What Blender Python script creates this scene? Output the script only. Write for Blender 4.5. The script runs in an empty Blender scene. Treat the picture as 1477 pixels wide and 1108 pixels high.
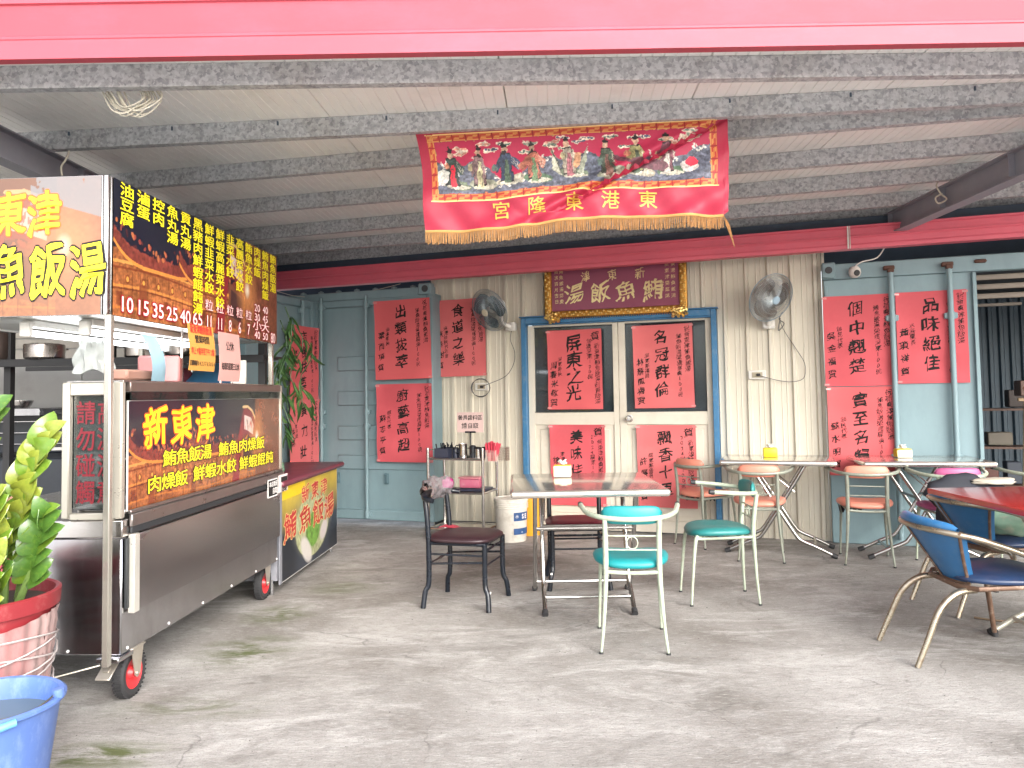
import bpy, bmesh, math, random
import numpy as np
from mathutils import Vector, Matrix

S = bpy.context.scene
COL = S.collection
random.seed(7)
rng = np.random.RandomState(11)

# ------------------------------------------------------------------ camera
F_PX, W_PX, H_PX = 1110.0, 1477.0, 1108.0
PITCH, ROLL, CAM_H = math.atan(54 / 1110.0), 0.0165, 1.32
cam_data = bpy.data.cameras.new("camera")
cam = bpy.data.objects.new("camera", cam_data); COL.objects.link(cam)
cam_data.sensor_fit = 'HORIZONTAL'; cam_data.sensor_width = 36.0
cam_data.lens = 36.0 * F_PX / W_PX
cam_data.shift_y = -(554.0 - 514.0) / W_PX
cam_data.clip_start = 0.05; cam_data.clip_end = 500.0
fwd = Vector((0, math.cos(PITCH), math.sin(PITCH))); rt = Vector((1, 0, 0)); up = rt.cross(fwd)
c_, s_ = math.cos(ROLL), math.sin(ROLL)
r2 = rt * c_ - up * s_; u2 = up * c_ + rt * s_
cam.matrix_world = Matrix(((r2.x, u2.x, -fwd.x, 0), (r2.y, u2.y, -fwd.y, 0), (r2.z, u2.z, -fwd.z, CAM_H), (0, 0, 0, 1)))
S.camera = cam

# ------------------------------------------------------------------ sky, sun, exposure
SUN_EL, SUN_AZ = math.radians(30), math.radians(152)      # azimuth clockwise from +Y: the sun is behind the photographer
world = bpy.data.worlds.new("World"); S.world = world; world.use_nodes = True
wn = world.node_tree; wn.nodes.clear()
wo = wn.nodes.new("ShaderNodeOutputWorld"); wb = wn.nodes.new("ShaderNodeBackground")
sk = wn.nodes.new("ShaderNodeTexSky"); sk.sky_type = 'NISHITA'; sk.sun_disc = False
sk.sun_elevation = SUN_EL; sk.sun_rotation = SUN_AZ; sk.air_density = 1.0; sk.dust_density = 3.0; sk.ozone_density = 1.0
hs = wn.nodes.new("ShaderNodeHueSaturation"); hs.inputs['Saturation'].default_value = 0.35
wn.links.new(sk.outputs[0], hs.inputs['Color']); wn.links.new(hs.outputs[0], wb.inputs[0])
wb.inputs[1].default_value = 0.15
wn.links.new(wb.outputs[0], wo.inputs[0])
sun_d = bpy.data.lights.new("sun", 'SUN'); sun_d.energy = 0.62; sun_d.angle = math.radians(55); sun_d.color = (1.0, 0.96, 0.9)
sun = bpy.data.objects.new("sun", sun_d); COL.objects.link(sun)
sd = Vector((math.sin(SUN_AZ) * math.cos(SUN_EL), math.cos(SUN_AZ) * math.cos(SUN_EL), math.sin(SUN_EL)))
sun.rotation_euler = sd.to_track_quat('Z', 'Y').to_euler(); sun.location = (0, -4, 8)
S.view_settings.view_transform = 'Standard'; S.view_settings.look = 'None'
S.view_settings.exposure = 2.0; S.view_settings.gamma = 1.0; S.view_settings.use_curve_mapping = False
S.render.engine = 'CYCLES'
S.cycles.max_bounces = 8; S.cycles.diffuse_bounces = 5; S.cycles.glossy_bounces = 4; S.cycles.transparent_max_bounces = 12
S.cycles.transmission_bounces = 6
S.cycles.use_denoising = True; S.cycles.sample_clamp_indirect = 6.0; S.cycles.caustics_reflective = False; S.cycles.caustics_refractive = False

# ------------------------------------------------------------------ materials
MATS = {}
def mat(name, col, rough=0.5, metal=0.0, var=0.12, vs=7.0, bump=0.0, bs=80.0, dirt=None, dirt_amt=0.0, dirt_scale=3.0, ior=1.5, stretch=None, coat=0.0):
    if name in MATS: return MATS[name]
    m = bpy.data.materials.new(name); m.use_nodes = True; nt = m.node_tree; N = nt.nodes; L = nt.links
    b = N["Principled BSDF"]; b.inputs['Roughness'].default_value = rough; b.inputs['Metallic'].default_value = metal; b.inputs['IOR'].default_value = ior
    if coat: b.inputs['Coat Weight'].default_value = coat; b.inputs['Coat Roughness'].default_value = 0.12
    tc = N.new("ShaderNodeTexCoord"); mp = N.new("ShaderNodeMapping"); L.new(tc.outputs['Object'], mp.inputs[0])
    if stretch: mp.inputs['Scale'].default_value = stretch
    n1 = N.new("ShaderNodeTexNoise"); n1.inputs['Scale'].default_value = vs; n1.inputs['Detail'].default_value = 6; n1.inputs['Roughness'].default_value = 0.65
    L.new(mp.outputs[0], n1.inputs['Vector'])
    mr = N.new("ShaderNodeMapRange"); mr.inputs['From Min'].default_value = 0.25; mr.inputs['From Max'].default_value = 0.75
    mr.inputs['To Min'].default_value = 1 - var; mr.inputs['To Max'].default_value = 1 + var
    L.new(n1.outputs['Fac'], mr.inputs['Value'])
    mx = N.new("ShaderNodeMix"); mx.data_type = 'RGBA'; mx.blend_type = 'MULTIPLY'; mx.inputs['Factor'].default_value = 1.0
    mx.inputs['A'].default_value = (*col, 1); L.new(mr.outputs[0], mx.inputs['B'])
    out = mx.outputs['Result']
    if dirt is not None:
        n2 = N.new("ShaderNodeTexNoise"); n2.inputs['Scale'].default_value = dirt_scale; n2.inputs['Detail'].default_value = 9; n2.inputs['Roughness'].default_value = 0.72
        L.new(mp.outputs[0], n2.inputs['Vector'])
        r = N.new("ShaderNodeMapRange"); r.inputs['From Min'].default_value = 0.5; r.inputs['From Max'].default_value = 0.72; r.inputs['To Max'].default_value = dirt_amt
        L.new(n2.outputs['Fac'], r.inputs['Value'])
        m2 = N.new("ShaderNodeMix"); m2.data_type = 'RGBA'; L.new(r.outputs[0], m2.inputs['Factor']); L.new(out, m2.inputs['A']); m2.inputs['B'].default_value = (*dirt, 1)
        out = m2.outputs['Result']
    L.new(out, b.inputs['Base Color'])
    rr = N.new("ShaderNodeMapRange"); rr.inputs['To Min'].default_value = max(0.03, rough - 0.1); rr.inputs['To Max'].default_value = min(1, rough + 0.1)
    L.new(n1.outputs['Fac'], rr.inputs['Value']); L.new(rr.outputs[0], b.inputs['Roughness'])
    if bump:
        n3 = N.new("ShaderNodeTexNoise"); n3.inputs['Scale'].default_value = bs; n3.inputs['Detail'].default_value = 5
        L.new(mp.outputs[0], n3.inputs['Vector'])
        bp = N.new("ShaderNodeBump"); bp.inputs['Strength'].default_value = bump; bp.inputs['Distance'].default_value = 0.004
        L.new(n3.outputs['Fac'], bp.inputs['Height']); L.new(bp.outputs[0], b.inputs['Normal'])
    MATS[name] = m
    return m

def mat_glass(name, tint=(0.9, 0.95, 0.95), alpha=0.12, rough=0.03):
    if name in MATS: return MATS[name]
    m = bpy.data.materials.new(name); m.use_nodes = True; nt = m.node_tree; b = nt.nodes["Principled BSDF"]
    b.inputs['Base Color'].default_value = (*tint, 1); b.inputs['Roughness'].default_value = rough; b.inputs['Alpha'].default_value = alpha
    tr = nt.nodes.new("ShaderNodeBsdfTransparent"); gl = nt.nodes.new("ShaderNodeBsdfGlossy"); gl.inputs['Roughness'].default_value = rough
    fr = nt.nodes.new("ShaderNodeFresnel"); fr.inputs['IOR'].default_value = 1.5
    no = nt.nodes.new("ShaderNodeTexNoise"); no.inputs['Scale'].default_value = 6
    df = nt.nodes.new("ShaderNodeBsdfDiffuse"); df.inputs['Color'].default_value = (*tint, 1)
    m1 = nt.nodes.new("ShaderNodeMixShader"); m2 = nt.nodes.new("ShaderNodeMixShader")
    mr = nt.nodes.new("ShaderNodeMapRange"); mr.inputs['To Min'].default_value = alpha * 0.85; mr.inputs['To Max'].default_value = alpha * 1.15
    nt.links.new(no.outputs['Fac'], mr.inputs['Value']); nt.links.new(mr.outputs[0], m1.inputs[0])
    nt.links.new(tr.outputs[0], m1.inputs[1]); nt.links.new(df.outputs[0], m1.inputs[2])
    nt.links.new(fr.outputs[0], m2.inputs[0]); nt.links.new(m1.outputs[0], m2.inputs[1]); nt.links.new(gl.outputs[0], m2.inputs[2])
    nt.links.new(m2.outputs[0], nt.nodes["Material Output"].inputs[0])
    MATS[name] = m
    return m

def mat_print(name, rough=0.45, coat=0.0, grain=0.06):
    if name in MATS: return MATS[name]
    m = bpy.data.materials.new(name); m.use_nodes = True; nt = m.node_tree; b = nt.nodes["Principled BSDF"]
    a = nt.nodes.new("ShaderNodeAttribute"); a.attribute_name = "print"
    n = nt.nodes.new("ShaderNodeTexNoise"); n.inputs['Scale'].default_value = 40; n.inputs['Detail'].default_value = 6
    r = nt.nodes.new("ShaderNodeMapRange"); r.inputs['To Min'].default_value = 1 - grain; r.inputs['To Max'].default_value = 1 + grain
    x = nt.nodes.new("ShaderNodeMix"); x.data_type = 'RGBA'; x.blend_type = 'MULTIPLY'; x.inputs['Factor'].default_value = 1
    nt.links.new(n.outputs['Fac'], r.inputs['Value']); nt.links.new(a.outputs['Color'], x.inputs['A']); nt.links.new(r.outputs[0], x.inputs['B'])
    nt.links.new(x.outputs['Result'], b.inputs['Base Color']); b.inputs['Roughness'].default_value = rough
    if coat: b.inputs['Coat Weight'].default_value = coat; b.inputs['Coat Roughness'].default_value = 0.1
    MATS[name] = m
    return m

def mat_emit(name, col, st):
    if name in MATS: return MATS[name]
    m = bpy.data.materials.new(name); m.use_nodes = True; b = m.node_tree.nodes["Principled BSDF"]
    b.inputs['Base Color'].default_value = (0.8, 0.8, 0.8, 1); b.inputs['Emission Color'].default_value = (*col, 1); b.inputs['Emission Strength'].default_value = st
    MATS[name] = m
    return m

def mat_ground():
    m = bpy.data.materials.new("concrete_ground"); m.use_nodes = True; nt = m.node_tree; N = nt.nodes; L = nt.links; b = N["Principled BSDF"]
    tc = N.new("ShaderNodeTexCoord"); P = tc.outputs['Object']
    def noise(sc, det=8, ro=0.6, st=(1, 1, 1), dist=0.0):
        mp = N.new("ShaderNodeMapping"); mp.inputs['Scale'].default_value = st; L.new(P, mp.inputs[0])
        n = N.new("ShaderNodeTexNoise"); n.inputs['Scale'].default_value = sc; n.inputs['Detail'].default_value = det; n.inputs['Roughness'].default_value = ro; n.inputs['Distortion'].default_value = dist
        L.new(mp.outputs[0], n.inputs['Vector']); return n.outputs['Fac']
    def rng_(x, a, bb, lo=0.0, hi=1.0):
        r = N.new("ShaderNodeMapRange"); r.inputs['From Min'].default_value = a; r.inputs['From Max'].default_value = bb
        r.inputs['To Min'].default_value = lo; r.inputs['To Max'].default_value = hi; L.new(x, r.inputs['Value']); return r.outputs[0]
    def mix(f, A, B, mode='MIX'):
        x = N.new("ShaderNodeMix"); x.data_type = 'RGBA'; x.blend_type = mode
        if isinstance(f, float): x.inputs['Factor'].default_value = f
        else: L.new(f, x.inputs['Factor'])
        for k, v in (('A', A), ('B', B)):
            if isinstance(v, tuple): x.inputs[k].default_value = (*v, 1)
            else: L.new(v, x.inputs[k])
        return x.outputs['Result']
    c = mix(rng_(noise(0.9, 8, 0.62, dist=0.4), 0.36, 0.64), (0.185, 0.168, 0.15), (0.38, 0.365, 0.345))
    c = mix(rng_(noise(2.6, 10, 0.74, (0.5, 1.2, 1), 0.9), 0.5, 0.66, 0, 0.8), c, (0.50, 0.485, 0.465))
    c = mix(rng_(noise(1.7, 9, 0.72, (0.5, 1, 1), 1.2), 0.54, 0.70, 0, 0.75), c, (0.105, 0.095, 0.083))
    c = mix(rng_(noise(6.0, 10, 0.75, (0.5, 1.2, 1)), 0.56, 0.72, 0, 0.55), c, (0.15, 0.14, 0.125))
    c = mix(rng_(noise(45, 5, 0.8, (0.35, 1.3, 1)), 0.5, 0.68, 0, 0.6), c, (0.18, 0.168, 0.155)); c = mix(rng_(noise(60, 5, 0.8, (0.3, 1.4, 1)), 0.52, 0.7, 0, 0.6), c, (0.54, 0.53, 0.51))
    c = mix(rng_(noise(120, 4, 0.85), 0.54, 0.66, 0, 0.8), c, (0.10, 0.095, 0.09))
    c = mix(rng_(noise(3.4, 12, 0.8, (0.7, 1, 1), 1.6), 0.58, 0.63, 0, 0.4), c, (0.15, 0.137, 0.12))
    c = mix(rng_(noise(26, 8, 0.85, (0.6, 1, 1), 0.4), 0.55, 0.70, 0, 0.65), c, (0.12, 0.108, 0.095))
    # thin cracks
    nv = N.new("ShaderNodeTexNoise"); nv.inputs['Scale'].default_value = 2.0; nv.inputs['Detail'].default_value = 6; L.new(P, nv.inputs['Vector'])
    va = N.new("ShaderNodeVectorMath"); va.operation = 'MULTIPLY_ADD'; va.inputs[1].default_value = (0.55, 0.55, 0.0); L.new(nv.outputs['Color'], va.inputs[0]); L.new(P, va.inputs[2])
    vo = N.new("ShaderNodeTexVoronoi"); vo.feature = 'DISTANCE_TO_EDGE'; vo.inputs['Scale'].default_value = 0.75; L.new(va.outputs[0], vo.inputs['Vector'])
    cr = N.new("ShaderNodeMath"); cr.operation = 'MULTIPLY'; L.new(rng_(vo.outputs['Distance'], 0.0, 0.004, 0.5, 0), cr.inputs[0]); L.new(rng_(noise(1.3, 5, 0.6), 0.50, 0.58), cr.inputs[1])
    c = mix(cr.outputs[0], c, (0.07, 0.065, 0.06))
    # moss round the cart and the bucket: a few fixed places, broken up by noise
    geo = N.new("ShaderNodeSeparateXYZ"); L.new(P, geo.inputs[0])
    tot = None
    for (px, py, rx, ry, amt) in ((-1.58, 2.93, 0.36, 0.13, 1.3), (-1.42, 4.1, 0.30, 0.3, 1.0), (-1.45, 4.75, 0.24, 0.25, 1.1), (-1.40, 3.35, 0.4, 0.16, 0.6), (-1.2, 5.4, 0.3, 0.3, 0.7)):
        vs_ = N.new("ShaderNodeVectorMath"); vs_.operation = 'SUBTRACT'; L.new(P, vs_.inputs[0]); vs_.inputs[1].default_value = (px, py, 0)
        vm = N.new("ShaderNodeVectorMath"); vm.operation = 'MULTIPLY'; L.new(vs_.outputs[0], vm.inputs[0]); vm.inputs[1].default_value = (1 / rx, 1 / ry, 0)
        vl = N.new("ShaderNodeVectorMath"); vl.operation = 'LENGTH'; L.new(vm.outputs[0], vl.inputs[0])
        k = rng_(vl.outputs['Value'], 0.2, 1.1, amt, 0.0)
        if tot is None: tot = k
        else:
            ad = N.new("ShaderNodeMath"); ad.operation = 'MAXIMUM'; L.new(tot, ad.inputs[0]); L.new(k, ad.inputs[1]); tot = ad.outputs[0]
    mm = N.new("ShaderNodeMath"); mm.operation = 'MULTIPLY'; L.new(tot, mm.inputs[0]); L.new(rng_(noise(5, 9, 0.72, (0.6, 1.6, 1), 0.6), 0.42, 0.58), mm.inputs[1])
    c = mix(mm.outputs[0], c, (0.085, 0.10, 0.035))
    L.new(c, b.inputs['Base Color']); b.inputs['Roughness'].default_value = 0.85
    bp = N.new("ShaderNodeBump"); bp.inputs['Strength'].default_value = 0.8; bp.inputs['Distance'].default_value = 0.008
    ad = N.new("ShaderNodeMath"); ad.operation = 'ADD'; L.new(noise(70, 6, 0.7, (0.6, 1.5, 1)), ad.inputs[0]); L.new(noise(9, 6, 0.6), ad.inputs[1]); L.new(ad.outputs[0], bp.inputs['Height'])
    L.new(bp.outputs[0], b.inputs['Normal'])
    return m

def mat_galv():
    if 'galv' in MATS: return MATS['galv']
    m = bpy.data.materials.new("galvanised_steel"); m.use_nodes = True; nt = m.node_tree; N = nt.nodes; L = nt.links; b = N["Principled BSDF"]
    tc = N.new("ShaderNodeTexCoord")
    nz = N.new("ShaderNodeTexNoise"); nz.inputs['Scale'].default_value = 60; nz.inputs['Detail'].default_value = 3; L.new(tc.outputs['Object'], nz.inputs['Vector'])
    va = N.new("ShaderNodeVectorMath"); va.operation = 'MULTIPLY_ADD'; va.inputs[1].default_value = (0.03, 0.03, 0.03); L.new(nz.outputs['Color'], va.inputs[0]); L.new(tc.outputs['Object'], va.inputs[2])
    vo = N.new("ShaderNodeTexVoronoi"); vo.inputs['Scale'].default_value = 62; L.new(va.outputs[0], vo.inputs['Vector'])
    sp = N.new("ShaderNodeSeparateColor"); L.new(vo.outputs['Color'], sp.inputs[0])
    n2 = N.new("ShaderNodeTexNoise"); n2.inputs['Scale'].default_value = 34; n2.inputs['Detail'].default_value = 5; L.new(tc.outputs['Object'], n2.inputs['Vector'])
    ad = N.new("ShaderNodeMath"); ad.operation = 'MULTIPLY_ADD'; L.new(sp.outputs[0], ad.inputs[0]); ad.inputs[1].default_value = 0.55; L.new(n2.outputs['Fac'], ad.inputs[2])
    cr = N.new("ShaderNodeValToRGB"); L.new(ad.outputs[0], cr.inputs[0])
    cr.color_ramp.elements[0].position = 0.45; cr.color_ramp.elements[0].color = (0.27, 0.275, 0.29, 1)
    cr.color_ramp.elements[1].position = 1.0; cr.color_ramp.elements[1].color = (0.52, 0.53, 0.54, 1)
    n4 = N.new("ShaderNodeTexNoise"); n4.inputs['Scale'].default_value = 1.7; n4.inputs['Detail'].default_value = 9; n4.inputs['Roughness'].default_value = 0.7; L.new(tc.outputs['Object'], n4.inputs['Vector'])
    r4 = N.new("ShaderNodeMapRange"); r4.inputs['From Min'].default_value = 0.52; r4.inputs['From Max'].default_value = 0.68; r4.inputs['To Max'].default_value = 0.45; L.new(n4.outputs['Fac'], r4.inputs['Value'])
    m4 = N.new("ShaderNodeMix"); m4.data_type = 'RGBA'; m4.blend_type = 'MULTIPLY'; L.new(r4.outputs[0], m4.inputs['Factor']); L.new(cr.outputs[0], m4.inputs['A']); m4.inputs['B'].default_value = (0.52, 0.47, 0.40, 1)
    L.new(m4.outputs['Result'], b.inputs['Base Color']); b.inputs['Metallic'].default_value = 0.15; b.inputs['Roughness'].default_value = 0.5
    MATS['galv'] = m
    return m

GALV = mat_galv()
CREAM = mat('cream_paint', (0.64, 0.60, 0.50), 0.5, var=0.05, vs=3, dirt=(0.50, 0.45, 0.36), dirt_amt=0.5, dirt_scale=2.2, stretch=(2.4, 2.4, 0.35), bump=0.05)
CREAM2 = mat('cream_door_metal', (0.66, 0.615, 0.52), 0.42, var=0.05, vs=4, dirt=(0.4, 0.35, 0.27), dirt_amt=0.3)
BLUEC = mat('container_blue_paint', (0.215, 0.315, 0.345), 0.5, var=0.08, vs=3, dirt=(0.17, 0.25, 0.28), dirt_amt=0.5, dirt_scale=3.5, stretch=(1.6, 1.6, 0.6), bump=0.12, bs=25)
BLUEF = mat('blue_frame_paint', (0.04, 0.17, 0.34), 0.4, var=0.12, dirt=(0.25, 0.3, 0.33), dirt_amt=0.4, dirt_scale=14)
PINKG = mat('rear_gutter_pink', (0.70, 0.125, 0.175), 0.5, var=0.08, vs=2, dirt=(0.55, 0.13, 0.18), dirt_amt=0.5, dirt_scale=2.5)
PINK = mat('pink_coated_steel', (0.42, 0.06, 0.085), 0.6, var=0.08, vs=2, dirt=(0.42, 0.09, 0.14), dirt_amt=0.5, dirt_scale=2.5, stretch=(0.5, 1, 1))
RED = mat('red_poster_paper', (0.66, 0.115, 0.125), 0.75, var=0.05, vs=2.5, bump=0.1, bs=6)
REDS = [RED, mat('red_poster_paper_faded', (0.68, 0.15, 0.155), 0.78, var=0.09, vs=1.6, bump=0.3, bs=5, dirt=(0.72, 0.22, 0.21), dirt_amt=0.5, dirt_scale=2), mat('red_poster_paper_deep', (0.60, 0.095, 0.115), 0.74, var=0.09, vs=2.0, bump=0.3, bs=7, dirt=(0.52, 0.07, 0.09), dirt_amt=0.5, dirt_scale=3)]
INK = mat('black_ink', (0.010, 0.008, 0.008), 0.85, var=0.2)
SS = mat('stainless_steel', (0.62, 0.60, 0.58), 0.24, metal=1.0, var=0.08, vs=3, stretch=(1, 1, 8), bump=0.04, bs=30)
SSD = mat('stainless_body', (0.55, 0.55, 0.575), 0.2, metal=1.0, var=0.16, vs=2.2, stretch=(3, 1.2, 0.5), bump=0.07, bs=3, dirt=(0.30, 0.28, 0.27), dirt_amt=0.45, dirt_scale=4)
CHROME = mat('chrome_tube', (0.50, 0.48, 0.46), 0.2, metal=1.0, var=0.06)
NAVY = mat('dark_navy_steel', (0.05, 0.075, 0.11), 0.5, var=0.2)
RUBBER = mat('black_rubber', (0.025, 0.025, 0.027), 0.6, var=0.2)
BLKM = mat('black_enamel', (0.006, 0.009, 0.015), 0.28, var=0.2)
WHITEP = mat('white_plastic', (0.7, 0.69, 0.65), 0.4, var=0.05, dirt=(0.45, 0.4, 0.32), dirt_amt=0.4)
YELL = mat('yellow_print', (0.82, 0.70, 0.02), 0.45, var=0.04)
REDP = mat('red_print', (0.55, 0.02, 0.03), 0.45, var=0.06)
WHITEPR = mat('white_print', (0.82, 0.8, 0.78), 0.45, var=0.03)
GOLD = mat('gold_leaf', (0.83, 0.60, 0.22), 0.3, metal=0.9, var=0.2, vs=40, bump=0.3, bs=90)

# ------------------------------------------------------------------ mesh helpers
class MB:
    def __init__(s): s.bm = bmesh.new()
    def box(s, c, d, bev=0.0, rot=None, seg=1):
        g = bmesh.ops.create_cube(s.bm, size=1.0); vs = g['verts']
        M = Matrix.Diagonal((d[0], d[1], d[2], 1))
        bmesh.ops.transform(s.bm, matrix=M, verts=vs)
        if bev > 0:
            es = {e for v in vs for e in v.link_edges}
            r = bmesh.ops.bevel(s.bm, geom=list(es), offset=min(bev, min(d) * 0.45), segments=seg, affect='EDGES', profile=0.5)
            vs = list({v for f in r['faces'] for v in f.verts} | {v for v in vs if v.is_valid})
        M = Matrix.Translation(c) @ (rot.to_4x4() if rot is not None else Matrix())
        bmesh.ops.transform(s.bm, matrix=M, verts=vs)
        return s
    def tube(s, pts, r, n=8, caps=True, closed=False, sm=0):
        P = [Vector(p) for p in pts]
        R = list(r) if isinstance(r, (list, tuple)) else [r] * len(P)
        if sm:
            Q, RR = [], []
            m = len(P)
            for i in range(m if closed else m - 1):
                p0 = P[(i - 1) % m] if (closed or i > 0) else P[i]; p1 = P[i]; p2 = P[(i + 1) % m]; p3 = P[(i + 2) % m] if (closed or i + 2 < m) else p2
                for k in range(sm):
                    t = k / sm
                    Q.append(0.5 * ((2 * p1) + (p2 - p0) * t + (2 * p0 - 5 * p1 + 4 * p2 - p3) * t * t + (3 * p1 - p0 - 3 * p2 + p3) * t ** 3))
                    RR.append(R[i] * (1 - t) + R[(i + 1) % m] * t)
            if not closed: Q.append(P[-1]); RR.append(R[-1])
            P, R = Q, RR
        m = len(P); rings = []; prev = None
        for i in range(m):
            a = P[(i - 1) % m] if (closed or i > 0) else P[i]; b = P[(i + 1) % m] if (closed or i < m - 1) else P[i]
            t = (b - a).normalized()
            if prev is None:
                ref = Vector((0, 0, 1)) if abs(t.z) < 0.9 else Vector((1, 0, 0)); x = t.cross(ref).normalized()
            else: x = (prev - t * prev.dot(t)).normalized()
            prev = x; y = t.cross(x)
            rings.append([s.bm.verts.new(P[i] + (x * math.cos(2 * math.pi * k / n) + y * math.sin(2 * math.pi * k / n)) * R[i]) for k in range(n)])
        for i in range(m if closed else m - 1):
            A, B = rings[i], rings[(i + 1) % m]
            for k in range(n):
                s.bm.faces.new((A[k], A[(k + 1) % n], B[(k + 1) % n], B[k]))
        if caps and not closed:
            s.bm.faces.new(rings[0][::-1]); s.bm.faces.new(rings[-1])
        return s
    def lathe(s, prof, n=24, M=None, a0=0, a1=2 * math.pi):
        full = abs(a1 - a0 - 2 * math.pi) < 1e-6; cols = n if full else n + 1
        M = M or Matrix(); R = []
        for (r, z) in prof:
            if r < 1e-6: R.append([s.bm.verts.new(M @ Vector((0, 0, z)))] * cols)
            else: R.append([s.bm.verts.new(M @ Vector((r * math.cos(a0 + (a1 - a0) * k / n), r * math.sin(a0 + (a1 - a0) * k / n), z))) for k in range(cols)])
        for i in range(len(R) - 1):
            for k in range(n):
                j = (k + 1) % cols
                q = []
                for v in (R[i][k], R[i][j], R[i + 1][j], R[i + 1][k]):
                    if v not in q: q.append(v)
                if len(q) > 2:
                    try: s.bm.faces.new(q)
                    except ValueError: pass
        return s
    def prism(s, outline, thick, M=None):
        M = M or Matrix()
        A = [s.bm.verts.new(M @ Vector((x, y, 0))) for x, y in outline]; B = [s.bm.verts.new(M @ Vector((x, y, thick))) for x, y in outline]
        n = len(A)
        s.bm.faces.new(A[::-1]); s.bm.faces.new(B)
        for i in range(n): s.bm.faces.new((A[i], A[(i + 1) % n], B[(i + 1) % n], B[i]))
        return s
    def sheet(s, fn, nu, nv, thick=None):
        def layer(o): return [[s.bm.verts.new(fn(i / nu, j / nv) + o) for i in range(nu + 1)] for j in range(nv + 1)]
        z = Vector((0, 0, 0)); A = layer(z)
        for j in range(nv):
            for i in range(nu): s.bm.faces.new((A[j][i], A[j][i + 1], A[j + 1][i + 1], A[j + 1][i]))
        if thick is not None:
            B = layer(Vector(thick))
            for j in range(nv):
                for i in range(nu): s.bm.faces.new((B[j][i], B[j + 1][i], B[j + 1][i + 1], B[j][i + 1]))
            ring = [(0, i) for i in range(nu + 1)] + [(j, nu) for j in range(1, nv + 1)] + [(nv, i) for i in range(nu - 1, -1, -1)] + [(j, 0) for j in range(nv - 1, 0, -1)]
            for k in range(len(ring)):
                a, b = ring[k], ring[(k + 1) % len(ring)]
                s.bm.faces.new((A[b[0]][b[1]], A[a[0]][a[1]], B[a[0]][a[1]], B[b[0]][b[1]]))
        return s
    def extrude_profile(s, prof, p0, p1, side, upv=Vector((0, 0, 1)), closed=False):
        """profile points (a,b): a along side, b along up; swept from p0 to p1"""
        p0, p1 = Vector(p0), Vector(p1)
        A = [s.bm.verts.new(p0 + side * a + upv * b) for a, b in prof]; B = [s.bm.verts.new(p1 + side * a + upv * b) for a, b in prof]
        n = len(A)
        for i in range(n if closed else n - 1): s.bm.faces.new((A[i], A[(i + 1) % n], B[(i + 1) % n], B[i]))
        if closed: s.bm.faces.new(A[::-1]); s.bm.faces.new(B)
        return s
    def build(s, name, m, parent=None, smooth=True, angle=40, loc=None, rz=None):
        me = bpy.data.meshes.new(name)
        bmesh.ops.recalc_face_normals(s.bm, faces=s.bm.faces) if smooth != 'keep' else None
        s.bm.to_mesh(me); s.bm.free()
        if smooth:
            me.polygons.foreach_set('use_smooth', [True] * len(me.polygons)); me.set_sharp_from_angle(angle=math.radians(angle))
        me.materials.append(m)
        o = bpy.data.objects.new(name, me); COL.objects.link(o)
        if parent is not None: o.parent = parent
        if loc is not None: o.location = loc
        if rz is not None: o.rotation_euler = (0, 0, rz)
        return o

def tag(o, label=None, cat=None, group=None, kind=None):
    if label: o['label'] = label
    if cat: o['category'] = cat
    if group: o['group'] = group
    if kind: o['kind'] = kind
    return o
def thing(name, label, cat, loc=(0, 0, 0), rz=0.0, group=None):
    o = bpy.data.objects.new(name, None); COL.objects.link(o); o.location = loc; o.rotation_euler = (0, 0, rz); o.empty_display_size = 0.1
    return tag(o, label, cat, group)
KIDS = {}
def copy_tree(o, parent=None):
    kids = [x for x in list(COL.objects) if x.parent == o]
    c = o.copy(); COL.objects.link(c); c.parent = parent
    for k in kids: copy_tree(k, c)
    return c
def dup(src, label, loc, rz, group=None):
    c = copy_tree(src); c['label'] = label; c.location = loc; c.rotation_euler = (0, 0, rz)
    if group: c['group'] = group
    return c
def set_mats(root, mapping):
    """own mesh data for a recoloured copy"""
    for o in [x for x in list(COL.objects) if x.parent == root]:
        if o.name.split('.')[0] in mapping:
            o.data = o.data.copy(); o.data.materials[0] = mapping[o.name.split('.')[0]]

# wall frame: s along the wall (to the right), out = towards the camera
WA = Vector((-0.784, 7.951, 0)); WU = Vector((0.944, -0.3294, 0)).normalized(); WN = Vector((WU.y, -WU.x, 0)); WRZ = math.atan2(WU.y, WU.x)
def WP(s_, z, out=0.0): return WA + WU * s_ + WN * out + Vector((0, 0, z))

# ------------------------------------------------------------------ lettering
_gc = {}
_fc = bpy.data.curves.new("letters", 'FONT'); _fo = bpy.data.objects.new("letters", _fc); COL.objects.link(_fo)
def glyph(ch, bold=0.0, res=3):
    k = (ch, bold, res)
    if k in _gc: return _gc[k]
    _fc.body = ch; _fc.size = 1.0; _fc.offset = bold; _fc.resolution_u = res; _fc.fill_mode = 'FRONT'
    dg = bpy.context.evaluated_depsgraph_get(); ev = _fo.evaluated_get(dg); me = ev.to_mesh()
    v = np.array([(q.co.x, q.co.y) for q in me.vertices]) if len(me.vertices) else np.zeros((0, 2))
    f = [tuple(p.vertices) for p in me.polygons]
    ev.to_mesh_clear()
    _gc[k] = (v, f)
    return _gc[k]
_v, _ = glyph('國')
GS = 0.94 / (_v[:, 1].max() - _v[:, 1].min()); GC = ((_v[:, 0].max() + _v[:, 0].min()) / 2, (_v[:, 1].max() + _v[:, 1].min()) / 2)
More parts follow.
